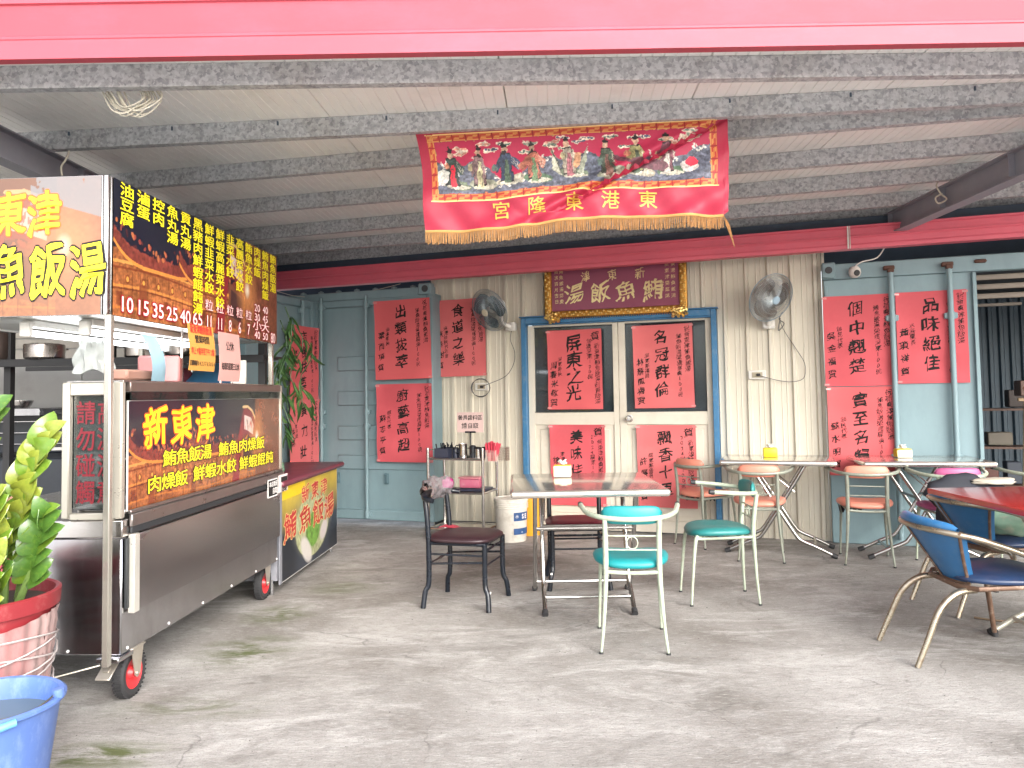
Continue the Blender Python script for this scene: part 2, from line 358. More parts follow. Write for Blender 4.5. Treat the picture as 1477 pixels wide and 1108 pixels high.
class Text:
    def __init__(s): s.v = []; s.f = []
    def put(s, ch, fn, x, y, w, h=None, bold=0.0, brush=0.0, rot=0.0, res=3):
        """one glyph centred at (x,y) of a plane; fn maps plane (x,y) to a 3-D point"""
        if ch in ' 　': return
        h = h or w; gv, gf = glyph(ch, 0.0, res)
        if not len(gv): return
        g = gv * GS
        cx, cy = GC[0] * GS, GC[1] * GS
        if ord(ch) < 256: cx = (g[:, 0].max() + g[:, 0].min()) / 2; cy = (g[:, 1].max() + g[:, 1].min()) / 2
        g = g - np.array([cx, cy])
        if brush:
            ph = random.uniform(0, 6.28)
            gx = g[:, 0] + brush * 0.05 * np.sin(g[:, 1] * 9 + ph) + brush * 0.02 * np.sin(g[:, 0] * 31 + ph)
            gy = g[:, 1] + brush * 0.17 * g[:, 0] + brush * 0.045 * np.sin(g[:, 0] * 8 + ph * 2) + brush * 0.02 * np.sin(g[:, 1] * 33 + ph)
            g = np.stack([gx, gy], 1)
        c, sn = math.cos(rot), math.sin(rot)
        e_ = 1e-3; o_ = fn(x, y); nn = (fn(x + e_, y) - o_).cross(fn(x, y + e_) - o_).normalized()
        nsh = 0 if bold < 0.004 else (4 if bold < 0.03 else 8); r_ = bold * 0.9
        sh = [(0, 0)] + [(r_ * math.cos(2 * math.pi * (k + 0.5) / nsh), r_ * math.sin(2 * math.pi * (k + 0.5) / nsh)) for k in range(nsh)]
        for j, (sx, sy) in enumerate(sh):
            b = len(s.v); lift = nn * (0.0001 * j)
            for a in g:
                px, py = (a[0] + sx) * w, (a[1] + sy) * h
                s.v.append(tuple(fn(x + px * c - py * sn, y + px * sn + py * c) + lift))
            s.f += [tuple(i + b for i in q) for q in gf]
    def col(s, txt, fn, x, ytop, size, pitch=None, w=None, jit=0.0, **k):
        pitch = pitch or size * 1.06
        for i, ch in enumerate(txt):
            s.put(ch, fn, x + random.uniform(-jit, jit) * size, ytop - size / 2 - i * pitch, (w or size) * (1 + random.uniform(-jit, jit)), size, rot=random.uniform(-jit, jit) * 0.5, **k)
    def row(s, txt, fn, x0, y, size, pitch=None, h=None, **k):
        pitch = pitch or size * 1.05
        for i, ch in enumerate(txt): s.put(ch, fn, x0 + size / 2 + i * pitch, y, size, h or size, **k)
    def build(s, name, m, parent):
        me = bpy.data.meshes.new(name); me.from_pydata(s.v, [], s.f); me.materials.append(m)
        o = bpy.data.objects.new(name, me); COL.objects.link(o); o.parent = parent
        return o

# ------------------------------------------------------------------ flat print painted into point colours
class Canvas:
    def __init__(s, w, h, asp):
        s.w, s.h, s.asp = w, h, asp
        s.x, s.y = np.meshgrid((np.arange(w)) / (w - 1) * asp, (np.arange(h)) / (h - 1))   # y up, height 1
        s.c = np.zeros((h, w, 3))
    def fill(s, mask, col, a=1.0):
        a = a * mask.astype(float) if not isinstance(mask, float) else a
        s.c = s.c * (1 - a[..., None]) + np.array(col) * a[..., None]
    def ell(s, cx, cy, rx, ry, col, a=1.0, rot=0.0, soft=0.0):
        dx, dy = s.x - cx, s.y - cy; c, n = math.cos(rot), math.sin(rot)
        d = np.sqrt(((dx * c + dy * n) / rx) ** 2 + ((-dx * n + dy * c) / ry) ** 2)
        m = np.clip((1 - d) / soft, 0, 1) if soft else (d < 1).astype(float)
        s.c = s.c * (1 - (a * m)[..., None]) + np.array(col) * (a * m)[..., None]
    def poly(s, pts, col, a=1.0):
        m = np.zeros(s.x.shape, bool); n = len(pts)
        for i in range(n):
            (x1, y1), (x2, y2) = pts[i], pts[(i + 1) % n]
            if y1 == y2: continue
            cnd = ((y1 > s.y) != (y2 > s.y)) & (s.x < (x2 - x1) * (s.y - y1) / (y2 - y1) + x1)
            m ^= cnd
        s.fill(m, col, a); return m
    def line(s, pts, w, col, a=1.0):
        for (x1, y1), (x2, y2) in zip(pts[:-1], pts[1:]):
            dx, dy = x2 - x1, y2 - y1; L2 = dx * dx + dy * dy + 1e-12
            t = np.clip(((s.x - x1) * dx + (s.y - y1) * dy) / L2, 0, 1)
            d = np.hypot(s.x - x1 - t * dx, s.y - y1 - t * dy)
            s.fill(d < w, col, a)
    def noise(s, sc, seed=0, octv=4):
        r = np.random.RandomState(seed); out = np.zeros(s.x.shape); amp = 1.0; tot = 0
        for o in range(octv):
            f = sc * 2 ** o; gw, gh = int(s.asp * f) + 3, int(f) + 3; g = r.rand(gh, gw)
            X, Y = s.x * f, s.y * f; xi, yi = X.astype(int), Y.astype(int); fx, fy = X - xi, Y - yi
            fx = fx * fx * (3 - 2 * fx); fy = fy * fy * (3 - 2 * fy)
            v = (g[yi, xi] * (1 - fx) + g[yi, xi + 1] * fx) * (1 - fy) + (g[yi + 1, xi] * (1 - fx) + g[yi + 1, xi + 1] * fx) * fy
            out += v * amp; tot += amp; amp *= 0.55
        return out / tot
    def build(s, name, m, fn, parent, thick=None):
        """fn(u,v) for u,v in 0..1 -> 3-D point"""
        V = [tuple(fn(i / (s.w - 1), j / (s.h - 1))) for j in range(s.h) for i in range(s.w)]
        Fc = [(j * s.w + i, j * s.w + i + 1, (j + 1) * s.w + i + 1, (j + 1) * s.w + i) for j in range(s.h - 1) for i in range(s.w - 1)]
        me = bpy.data.meshes.new(name); me.from_pydata(V, [], Fc)
        at = me.color_attributes.new("print", 'FLOAT_COLOR', 'POINT')
        lin = np.clip(s.c, 0, 1)
        a = np.ones((s.h * s.w, 4)); a[:, :3] = lin.reshape(-1, 3); at.data.foreach_set('color', a.ravel())
        me.polygons.foreach_set('use_smooth', [True] * len(me.polygons)); me.materials.append(m)
        o = bpy.data.objects.new(name, me); COL.objects.link(o); o.parent = parent
        return o
def lin(r, g, b): return tuple(((x / 255) ** 2.2) for x in (r, g, b))

# ================================================================== SETTING
GM = mat_ground()
g = MB(); g.sheet(lambda u, v: Vector((-60 + 120 * u, -60 + 120 * v, 0)), 40, 40); o = g.build('ground', GM); tag(o, kind='structure')

q = MB(); q.box((0, -7.2, 0.004), (60, 17.0, 0.008)); o = q.build('bounce_slab', mat('bounce_slab_pale', (0.66, 0.645, 0.61), 0.85, var=0.08, vs=2)); tag(o, kind='structure')  # unseen pale slab behind the camera, added to bounce light onto roof and walls
# roof panels: white sandwich sheets, 1 m wide, grooved every 10 cm
ZC = 2.879
ROOFW = mat('white_roof_sheet', (0.86, 0.85, 0.82), 0.45, var=0.04, vs=2, dirt=(0.55, 0.54, 0.5), dirt_amt=0.35)
roof = thing('roof', 'white grooved metal sheet roof over the dining terrace', 'roof')
DR = Vector((math.sin(math.radians(3.2)), math.cos(math.radians(3.2)), 0)); DS = Vector((DR.y, -DR.x, 0))
prof = []
for k in range(9):
    x0 = k * 0.1097
    prof += [(x0 + 0.004, 0), (x0 + 0.052, 0), (x0 + 0.054, 0.0035), (x0 + 0.057, 0.0035), (x0 + 0.059, 0), (x0 + 0.1057, 0), (x0 + 0.1067, 0.005), (x0 + 0.1087, 0.005)]
prof = [(0.0, 0.012), (0.003, 0.0)] + prof[1:-2] + [(0.986, 0), (0.989, 0.012), (0.989, 0.06), (0.0, 0.06)]
q = MB(); q.extrude_profile(prof, Vector((0, 0, 0)), DR * 5.6, DS, closed=True); p0 = q.build('roof_panel', ROOFW, roof, angle=20)
p0.location = Vector((-7.0, 3.37, ZC))
for i in range(1, 15):
    c = p0.copy(); COL.objects.link(c); c.parent = roof; c.location = Vector((-7.0 + 0.9935 * i, 3.37, ZC))
# stuff hidden above: nothing

# purlins (C channels)
def channel(name, a, b, z0, hgt, fl, label, m=GALV, group='galvanised roof purlins'):
    a = Vector((*a, z0)); b = Vector((*b, z0)); d = (b - a).normalized(); a2 = a - d * 2.2; b2 = b + d * 3.0; side = Vector((-d.y, d.x, 0))
    if side.y < 0: side = -side
    rz = math.atan2(d.y, d.x); mid = (a2 + b2) / 2; Lh = (b2 - a2).length / 2
    t = thing(name, label, 'roof beam', mid, rz, group)
    t_ = 0.003
    P = [(0, 0), (fl, 0), (fl, 0.014), (fl - t_, 0.014), (fl - t_, t_), (t_, t_), (t_, hgt - t_), (fl, hgt - t_), (fl, hgt), (0, hgt)]
    q = MB(); q.extrude_profile(P, Vector((-Lh, 0, 0)), Vector((Lh, 0, 0)), Vector((0, 1, 0)), closed=True); q.build('channel', m, t, angle=20)
    return t, Lh
PUR = [((-2.35, 3.498), (2.41, 3.524), 'first mottled grey steel purlin just behind the pink fascia'),
       ((-2.685, 4.372), (2.65, 3.886), 'second mottled purlin from the front, the one the red banner hangs from'),
       ((-2.514, 5.188), (2.761, 4.053), 'third purlin from the front, meeting the second near the right edge'),
       ((-2.47, 6.054), (3.164, 4.66), 'fourth mottled purlin from the front, passing behind the middle of the banner'),
       ((-2.421, 6.996), (3.146, 5.319), 'fifth mottled purlin from the front, behind the lower part of the banner'),
       ((-2.35, 7.702), (2.95, 6.127), 'sixth mottled purlin from the front, second from the back gutter'),
       ((-2.2, 8.25), (2.95, 6.60), 'rearmost brightly speckled purlin just above the back gutter')]
for i, (a, b, lab) in enumerate(PUR):
    t, Lh = channel('roof_purlin', a, b, 2.77, 0.107, 0.05, lab)
    if i == 1:
        for k in range(14):    # small bolts with dark slots on the web
            q = MB(); q.box((-Lh + 0.5 + k * 0.62, -0.003, 0.085), (0.008, 0.008, 0.022)); q.build('bolt_slot', NAVY, t)
GREYP = mat('grey_painted_beam', (0.27, 0.27, 0.31), 0.45, var=0.1, dirt=(0.35, 0.33, 0.33), dirt_amt=0.4)
def ibeam(name, a, b, z0, h, w, label, m):
    a = Vector(a); b = Vector(b); d = b - a; rz = math.atan2(d.y, d.x); t = thing(name, label, 'roof beam', (*a, 0), rz, None); L_ = d.length
    f = 0.009; P = [(-w / 2, 0), (w / 2, 0), (w / 2, f), (0.004, f), (0.004, h - f), (w / 2, h - f), (w / 2, h), (-w / 2, h), (-w / 2, h - f), (-0.004, h - f), (-0.004, f), (-w / 2, f)]
    q = MB(); q.extrude_profile(P, Vector((0, 0, z0)), Vector((L_, 0, z0)), Vector((0, 1, 0)), closed=True); q.build('steel_section', m, t, angle=20)
    return t
rl = ibeam('rafter_beam', (-2.715, 3.42), (-2.60, 8.4), 2.6, 0.168, 0.10, 'grey painted rafter above the food cart at the left edge', GREYP)
rr = ibeam('rafter_beam', (3.12, 3.42), (3.19, 6.78), 2.59, 0.178, 0.10, 'grey painted rafter running back at the upper right', GREYP)
for t, L_ in ((rl, 4.98), (rr, 3.3)):
    for k in range(5):
        q = MB(); q.box((0.5 + k * 0.8, 0, 2.69), (0.006, 0.09, 0.15)); q.build('stiffener_plate', GREYP, t)
# dark header beam behind the back gutter
q = MB(); d0 = WP(-3.6, 2.665, 0.18); d1 = WP(7.6, 2.665, 0.18)
q.extrude_profile([(0, 0), (-0.08, 0), (-0.08, 0.10), (0, 0.10)], d0, d1, WN, closed=True); o = q.build('header_beam', NAVY); tag(o, 'dark navy steel beam between the rearmost purlin and pink gutter', 'roof beam')
# front fascia
fas = thing('fascia', 'faded pink ridged metal fascia across the top of the view', 'roof edge')
PF = [(0.0, 0.0), (0.022, 0.0), (0.022, 0.002), (0.0, 0.002)]
prof = [(0.05, -0.004), (0.0, -0.004), (0.0, 0.078), (-0.004, 0.082), (-0.004, 0.090), (0.002, 0.096), (-0.03, 0.215), (-0.042, 0.22), (-0.042, 0.234), (-0.03, 0.24), (-0.045, 0.38), (-0.06, 0.40), (-0.06, 0.42), (-0.02, 0.44), (0.10, 0.44), (0.10, 0.425), (-0.01, 0.42), (0.012, 0.1), (0.012, 0.01), (0.05, 0.01)]
q = MB(); q.extrude_profile(prof, Vector((-8, 3.26, 2.80)), Vector((8, 3.235, 2.80)), Vector((0, 1, 0)), closed=True); q.build('fascia_sheet', PINK, fas, angle=15)
# back gutter
gut = thing('gutter', 'pink ridged metal gutter along the top of the shop front', 'gutter', WP(0, 0, 0), WRZ)
prof = [(-0.20, 2.48), (-0.35, 2.472), (-0.352, 2.50), (-0.345, 2.515), (-0.345, 2.56), (-0.355, 2.566), (-0.355, 2.578), (-0.345, 2.584), (-0.345, 2.64), (-0.36, 2.648), (-0.36, 2.662), (-0.20, 2.662)]
q = MB(); q.extrude_profile(prof, Vector((-4.2, 0, 0)), Vector((7.6, 0, 0)), Vector((0, 1, 0)), closed=True); q.build('gutter_sheet', PINKG, gut, angle=15)
q = MB(); q.box((3.92, -0.3585, 2.567), (0.012, 0.006, 0.19)); q.box((3.935, -0.3585, 2.567), (0.005, 0.008, 0.19)); q.build('sealed_joint', WHITEP, gut)
# dark back closure above the walls
q = MB(); a_, b_ = WP(-4.5, 0, -0.45), WP(8, 0, -0.45)
q.extrude_profile([(0, 2.42), (-0.05, 2.42), (-0.05, 2.9), (0, 2.9)], a_, b_, WN, closed=True); o = q.build('rear_wall', NAVY); tag(o, 'dark rear wall seen above the containers under the roof', 'wall')

# ---------------- cream siding wall with ribs
wall = thing('siding_wall', 'cream ribbed metal siding wall around the double door', 'wall', WP(0, 0, 0), WRZ)
def rib_profile(u0, u1):
    P = []
    k0 = int(math.floor((u0 - 2.898) / 0.193)) - 1; k1 = int(math.ceil((u1 - 2.898) / 0.193)) + 1
    for k in range(k0, k1 + 1):
        b = 2.898 + 0.193 * k
        P += [(b - 0.024, 0), (b - 0.014, -0.024), (b + 0.014, -0.024), (b + 0.024, 0), (b + 0.076, 0), (b + 0.08, -0.004), (b + 0.084, -0.004), (b + 0.088, 0), (b + 0.118, 0), (b + 0.122, -0.004), (b + 0.126, -0.004), (b + 0.13, 0)]
    xs = [p[0] for p in P]; ys = [p[1] for p in P]
    def at(x): return float(np.interp(x, xs, ys))
    R = [(u0, at(u0))] + [p for p in P if u0 + 1e-4 < p[0] < u1 - 1e-4] + [(u1, at(u1))]
    return R
def siding(u0, u1, z0, z1):
    n = max(1, round((u1 - u0) / 0.772)); 
    for i in range(n):
        a = u0 + (u1 - u0) * i / n + (0.0015 if i else 0); b = u0 + (u1 - u0) * (i + 1) / n
        P = rib_profile(a, b)
        q = MB(); back = 0.02
        F_ = [q.bm.verts.new((x, y, z0)) for x, y in P]; T_ = [q.bm.verts.new((x, y, z1)) for x, y in P]
        for k in range(len(P) - 1): q.bm.faces.new((F_[k], F_[k + 1], T_[k + 1], T_[k]))
        B_ = [q.bm.verts.new((x, back, z)) for x, z in ((P[0][0], z0), (P[-1][0], z0), (P[-1][0], z1), (P[0][0], z1))]
        q.bm.faces.new((B_[0], B_[1], B_[2], B_[3])); q.bm.faces.new((F_[0], T_[0], B_[3], B_[0])); q.bm.faces.new((F_[-1], B_[1], B_[2], T_[-1]))
        q.build('siding_panel', CREAM, wall, angle=20)
siding(-0.02, 0.95, 0.004, 2.88); siding(2.825, 3.72, 0.004, 2.88); siding(0.952, 2.823, 2.072, 2.88)
q = MB(); q.box((3.735, -0.014, 1.44), (0.024, 0.045, 2.87), 0.003); q.build('corner_trim', CREAM, wall)
q = MB(); q.box((-0.025, -0.016, 1.44), (0.02, 0.045, 2.87), 0.003); q.build('corner_trim', CREAM, wall)
for k in range(26):
    q = MB(); uu = 2.898 + 0.193 * random.choice([-15, -14, -13, -12, -11, 0, 1, 2, 3, 4]) + 0.06; q.lathe([(0, -0.006), (0.006, -0.004), (0.006, 0)], 6, Matrix.Translation((uu, 0, random.choice([0.35, 1.25, 1.75, 2.2]) )) @ Matrix.Rotation(math.radians(-90), 4, 'X') @ Matrix.Scale(-1, 4, (0, 0, 1))); q.build('screw', GREYP, wall)
DARKB = mat('black_skirting', (0.02, 0.022, 0.025), 0.6)
q = MB(); q.box((0.45, -0.035, 0.025), (0.93, 0.02, 0.045)); q.build('skirting', DARKB, wall)

# ---------------- double door
DOORG = mat_glass('dark_window_glass', (0.04, 0.055, 0.065), 0.75, 0.04)
door = thing('double_door', 'cream double door in a blue steel frame, posters taped on', 'door', WP(0, 0, 0), WRZ)
fr = MB(); fr.box((0.978, -0.03, 1.03), (0.05, 0.10, 2.06), 0.004); fr.box((2.797, -0.03, 1.03), (0.05, 0.10, 2.06), 0.004); fr.box((1.8875, -0.0325, 2.03), (1.768, 0.10, 0.06), 0.004); fr.build('door_frame', BLUEF, door)
fr = MB(); fr.box((1.8875, -0.03, 2.069), (1.9, 0.12, 0.012), 0.002); fr.box((1.8875, -0.06, 1.992), (1.766, 0.03, 0.012), 0.002); fr.build('frame_trim', BLUEF, door)
for (a, b, kx) in ((1.005, 1.905, None), (1.909, 2.769, 2.001)):
    q = MB(); y = 0.0
    q.box((a + 0.032, y, 1.0), (0.064, 0.045, 1.97), 0.003); q.box((b - 0.026, y, 1.0), (0.052, 0.045, 1.97), 0.003)
    w = b - a - 0.116; cx = (a + 0.064 + b - 0.052) / 2
    q.box((cx, y, 1.07), (w, 0.045, 0.12), 0.003); q.box((cx, y, 0.07), (w, 0.045, 0.11), 0.003); q.box((cx, y, 1.978), (w, 0.043, 0.02), 0.002)
    leaf = q.build('door_leaf', CREAM2, door)
    q = MB(); q.box((cx, 0.004, 0.567), (w - 0.002, 0.012, 0.882), 0.0); q.box((cx, -0.006, 0.567), (w - 0.09, 0.012, 0.80), 0.004); q.build('lower_panel', CREAM2, leaf)
    q = MB(); q.box((cx, 0.006, 1.549), (w - 0.002, 0.008, 0.836)); q.build('window_pane', DOORG, leaf)
    q = MB()
    for zz in (1.135, 1.963): q.box((cx, -0.012, zz), (w, 0.012, 0.008))
    q.build('glazing_bead', RUBBER, leaf)
    if kx:
        q = MB(); q.lathe([(0, -0.09), (0.022, -0.088), (0.031, -0.07), (0.031, -0.055), (0.013, -0.045), (0.013, -0.03), (0.034, -0.027), (0.034, -0.0225)], 20, Matrix.Translation((kx, 0, 1.068)) @ Matrix(((1, 0, 0, 0), (0, 0, 1, 0), (0, 1, 0, 0), (0, 0, 0, 1)))); q.build('knob', CHROME, leaf)
# dark sheet behind the panes, the shop's dimness put into its colour
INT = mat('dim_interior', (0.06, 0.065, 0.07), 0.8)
q = MB(); q.box((1.89, 0.35, 1.2), (1.9, 0.02, 2.2)); q.build('dim_backing_sheet', INT, door)

# ---------------- left container (closed leaf + opened leaf)
LC = thing('shipping_container', 'light blue shipping container left of the cream wall', 'container', WP(0, 0, 0), WRZ)
y0 = -0.25
def cdoor(parent, name, W_, H_, ribs=True):
    """container door leaf in XZ plane from x=0..W_, front at y=0"""
    q = MB(); q.box((W_ / 2, 0.03, H_ / 2), (W_, 0.035, H_), 0.004)
    q.box((0.035, 0.0, H_ / 2), (0.07, 0.05, H_), 0.01); q.box((W_ - 0.03, 0.0, H_ / 2), (0.06, 0.05, H_), 0.01)
    q.box((W_ / 2, 0.001, H_ - 0.04), (W_ - 0.13, 0.048, 0.08), 0.01); q.box((W_ / 2, 0.001, 0.05), (W_ - 0.13, 0.048, 0.10), 0.01)
    return q.build(name, BLUEC, parent)
leafW = 1.40
r_ = MB(); 
t_leaf = cdoor(LC, 'container_door', leafW, 2.27); t_leaf.location = (-1.32, y0 + 0.02, 0.06)
for zz in (0.42, 0.72, 1.08, 1.44):
    q = MB(); q.box((leafW / 2 + 0.1, 0.004, zz + 0.16), (leafW - 0.38, 0.018, 0.15), 0.014); o = q.build('pressed_panel', BLUEC, t_leaf); o['kind'] = 'thing' if False else o.get('kind', '') or 'thing'; del o['kind']
for xx in (0.12, 0.655):
    q = MB(); q.tube([(xx, -0.045, 0.02), (xx, -0.045, 2.3)], 0.017, 10)
    for zz in (0.06, 0.95, 1.1, 2.2): q.box((xx, -0.03, zz), (0.075, 0.04, 0.045), 0.006); q.tube([(xx, -0.045, zz - 0.03), (xx, -0.045, zz + 0.03)], 0.024, 10)
    q.build('locking_bar', BLUEC, t_leaf)
for xx in (0.30, 0.87):
    q = MB(); q.box((xx, -0.02, 0.42), (0.05, 0.01, 0.11), 0.003); q.tube([(xx - 0.02, -0.035, 0.46), (xx + 0.01, -0.035, 0.46), (xx + 0.01, -0.035, 0.38)], 0.006, 6); q.build('latch', mat('dull_latch', (0.11, 0.19, 0.22), 0.5), t_leaf)
q = MB(); q.box((0.70, 0.0, 0.03), (1.38, 0.02, 0.05), 0.004); q.build('rubber_seal', RUBBER, t_leaf)
q = MB(); q.box((-0.8, y0 + 0.05, 2.37), (1.75, 0.08, 0.09), 0.006); q.build('top_rail', BLUEC, LC)
q = MB()
for k in range(7): q.lathe([(0.0, 0), (0.034, 0.0), (0.03, 0.03), (0, 0.042)], 10, Matrix.Translation((-1.5 + k * 0.22, y0 + 0.1, 2.412)))
q.build('roof_corrugation', BLUEC, LC)
q = MB(); q.box((0.0, y0 + 0.03, 2.39), (0.14, 0.1, 0.12), 0.012); cc = q.build('corner_casting', BLUEC, LC)
q = MB(); q.lathe([(0, 0), (0.035, 0.0), (0.035, 0.004), (0, 0.004)], 16, Matrix.Translation((0.01, y0 - 0.025, 2.39)) @ Matrix.Rotation(math.radians(90), 4, 'X')); q.build('hole_shade_disc', INT, cc)  # flat dark disc, the shade inside the hole put into its colour
q = MB(); q.box((0.04, -0.10, 1.2), (0.07, 0.16, 2.3), 0.01); q.build('corner_post', BLUEC, LC)
# opened leaf
ang = math.atan2(-0.96, -0.28)
leaf2 = cdoor(LC, 'open_door', 1.2, 2.27); leaf2.location = (-1.36, y0 + 0.04, 0.06); leaf2.rotation_euler = (0, 0, ang - WRZ + math.pi); 
# the leaf's local x must run back to the hinge: start at the free end
fe = Vector((-2.11, 8.15, 0)) + Vector((-0.28, -0.96, 0)) * 1.2
leaf2.location = (Matrix.Rotation(-WRZ, 3, 'Z') @ (fe - WP(0, 0, 0))) + Vector((0, 0, 0.06))
for xx in (0.28, 0.93):
    q = MB(); q.tube([(xx, -0.045, 0.02), (xx, -0.045, 2.25)], 0.017, 10)
    for zz in (0.1, 1.1, 2.15): q.box((xx, -0.03, zz), (0.075, 0.04, 0.06), 0.006)
    q.build('locking_bar', BLUEC, leaf2)
# ---------------- right container with an open side
RC = thing('shipping_container', 'light blue shipping container with an open doorway on the right', 'container', WP(0, 0, 0), WRZ)
yr = -0.09
q = MB(); q.box((4.305, yr + 0.02, 1.13), (1.145, 0.04, 2.25), 0.005); dl = q.build('container_door', BLUEC, RC)
q = MB(); q.box((4.87, yr - 0.005, 1.13), (0.03, 0.06, 2.24), 0.004); q.build('door_edge', BLUEC, dl)
q = MB(); q.box((5.6, yr + 0.045, 2.325), (3.75, 0.09, 0.135), 0.006); q.build('top_rail', BLUEC, RC)
q = MB(); q.box((3.775, yr - 0.01, 2.335), (0.11, 0.08, 0.135), 0.01); cc = q.build('corner_casting', BLUEC, RC)
q = MB(); q.lathe([(0, 0), (0.03, 0.0), (0.03, 0.004), (0, 0.004)], 16, Matrix.Translation((3.775, yr - 0.052, 2.335)) @ Matrix.Rotation(math.radians(90), 4, 'X')); q.build('hole_shade_disc', INT, cc)  # again a dark disc coloured like the shade of the hole
RUST = mat('rusty_brown_steel', (0.10, 0.045, 0.03), 0.7, var=0.3, vs=30)
for xx, lean in ((4.254, 0.01), (4.689, 0.01)):
    q = MB(); q.tube([(xx, yr - 0.05, 0.06), (xx, yr - 0.05, 2.30)], 0.0225, 12)
    for zz in (0.74, 1.9): q.tube([(xx, yr - 0.05, zz - 0.03), (xx, yr - 0.05, zz + 0.03)], 0.029, 12); q.box((xx, yr - 0.03, zz), (0.10, 0.05, 0.05), 0.008)
    q.build('locking_bar', BLUEC, dl)
    q = MB(); q.box((xx - 0.01, yr - 0.035, 2.325), (0.085, 0.05, 0.035), 0.006); q.box((xx, yr - 0.05, 2.3), (0.05, 0.05, 0.035), 0.006); q.build('bar_keeper', RUST, dl)
q = MB(); q.box((4.924, yr - 0.01, 2.338), (0.09, 0.03, 0.03), 0.01); q.build('bar_keeper', RUST, dl)
for zz in (0.25, 0.9, 1.52, 2.15):
    q = MB(); q.box((3.752, yr + 0.012, zz), (0.03, 0.03, 0.11), 0.006); q.build('hinge', BLUEC, dl)
q = MB(); q.box((3.765, yr + 0.03, 0.10), (0.06, 0.04, 0.19)); q.build('gap_shade_block', INT, dl)  # solid dark block, its colour stands in for shade in the gap
# interior
q = MB()
P = []
for k in range(36):
    b = 4.6 + k * 0.1
    P += [(b, 0), (b + 0.03, 0.0), (b + 0.045, 0.035), (b + 0.075, 0.035), (b + 0.09, 0)]
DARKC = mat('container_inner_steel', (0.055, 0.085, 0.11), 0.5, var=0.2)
q.extrude_profile([(0, 0)], Vector((0, 0, 0)), Vector((0, 0, 1)), Vector((1, 0, 0))) if False else None
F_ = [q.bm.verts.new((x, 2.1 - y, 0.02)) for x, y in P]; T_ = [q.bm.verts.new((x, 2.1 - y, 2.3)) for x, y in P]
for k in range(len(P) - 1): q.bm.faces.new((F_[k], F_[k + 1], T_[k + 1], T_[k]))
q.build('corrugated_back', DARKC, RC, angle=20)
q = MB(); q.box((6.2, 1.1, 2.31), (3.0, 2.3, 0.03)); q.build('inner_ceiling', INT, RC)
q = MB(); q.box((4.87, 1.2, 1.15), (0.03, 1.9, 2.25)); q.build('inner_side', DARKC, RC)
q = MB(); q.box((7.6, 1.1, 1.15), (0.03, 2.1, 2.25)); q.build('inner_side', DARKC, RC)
SLAT = mat('shutter_slat', (0.26, 0.22, 0.18), 0.4, var=0.1)
for k in range(3):
    q = MB(); q.box((6.2, yr + 0.10 + k * 0.03, 2.215 - k * 0.075), (2.6, 0.02, 0.045), 0.009, seg=2); q.build('shutter_slat', SLAT, RC)
q = MB(); q.box((5.1, 0.5, 2.03), (0.5, 0.04, 0.025), 0.004); q.build('inner_batten', SLAT, RC)

# stored things in the doorway
WOOD = mat('raw_wood', (0.42, 0.29, 0.17), 0.6, var=0.2, vs=5, stretch=(6, 6, 1))
WOODD = mat('dark_wood', (0.09, 0.045, 0.03), 0.5, var=0.3, vs=6)
t = thing('wooden_stand', 'pale wooden stand leaning inside the dark container doorway', 'stand', WP(5.42, 0, -0.35), WRZ + 0.05)
for sx in (-0.14, 0.14):
    q = MB(); q.box((sx, 0, 0.62), (0.03, 0.03, 1.2), 0.004, rot=Matrix.Rotation(0.05, 3, 'Y')); q.build('post', WOOD, t)
q = MB(); q.box((0.0, 0, 1.2), (0.34, 0.03, 0.03), 0.004); q.build('rail', WOOD, t)
t = thing('wooden_box', 'small carved dark wooden box on top of the pale stand', 'box', WP(5.40, 1.225, -0.35), WRZ)
q = MB(); q.box((0, 0, 0.07), (0.3, 0.2, 0.13), 0.006); bx_ = q.build('box_body', WOODD, t)
for k in range(5):
    q = MB(); q.lathe([(0, 0), (0.022, 0.002), (0.014, 0.01), (0, 0.012)], 8, Matrix.Translation((-0.11 + k * 0.055, -0.1, 0.07)) @ Matrix.Rotation(math.radians(90), 4, 'X')); q.build('carved_rosette', mat('carved_wood', (0.3, 0.14, 0.07), 0.5), bx_)
t = thing('shelf_rack', 'dark metal shelf with clutter deep inside the container doorway', 'shelf', WP(5.25, 0, -0.95), WRZ)
for sx in (-0.2, 0.25):
    q = MB(); q.box((sx, 0, 0.9), (0.03, 0.03, 1.8)); q.build('post', WOODD, t)
for zz in (0.4, 0.75, 1.1): q = MB(); q.box((0.02, 0.1, zz), (0.5, 0.3, 0.02)); q.build('shelf', WOODD, t)
for (x, z, w_, h_, c_r) in ((-0.1, 0.42, 0.15, 0.14, (0.25, 0.1, 0.08)), (0.1, 0.42, 0.12, 0.2, (0.1, 0.12, 0.16)), (0.0, 0.77, 0.2, 0.12, (0.3, 0.26, 0.2)), (0.15, 1.12, 0.14, 0.16, (0.12, 0.09, 0.08))):
    o = MB().box((0, 0, h_ / 2), (w_, 0.15, h_), 0.008).build('storage_box', mat('stored_%d' % int(x * 100 + z * 100), tuple(k_ * 0.4 for k_ in c_r), 0.6)); o.location = WP(5.25 + x, z, -1.03); o.rotation_euler = (0, 0, WRZ)
    tag(o, {42: 'reddish storage box on the bottom shelf in the container', }.get(0, 'small ' + {(-0.1): 'reddish', 0.1: 'grey-blue', 0.0: 'tan', 0.15: 'brown'}[x] + ' storage box on the dark shelf in the container'), 'box')

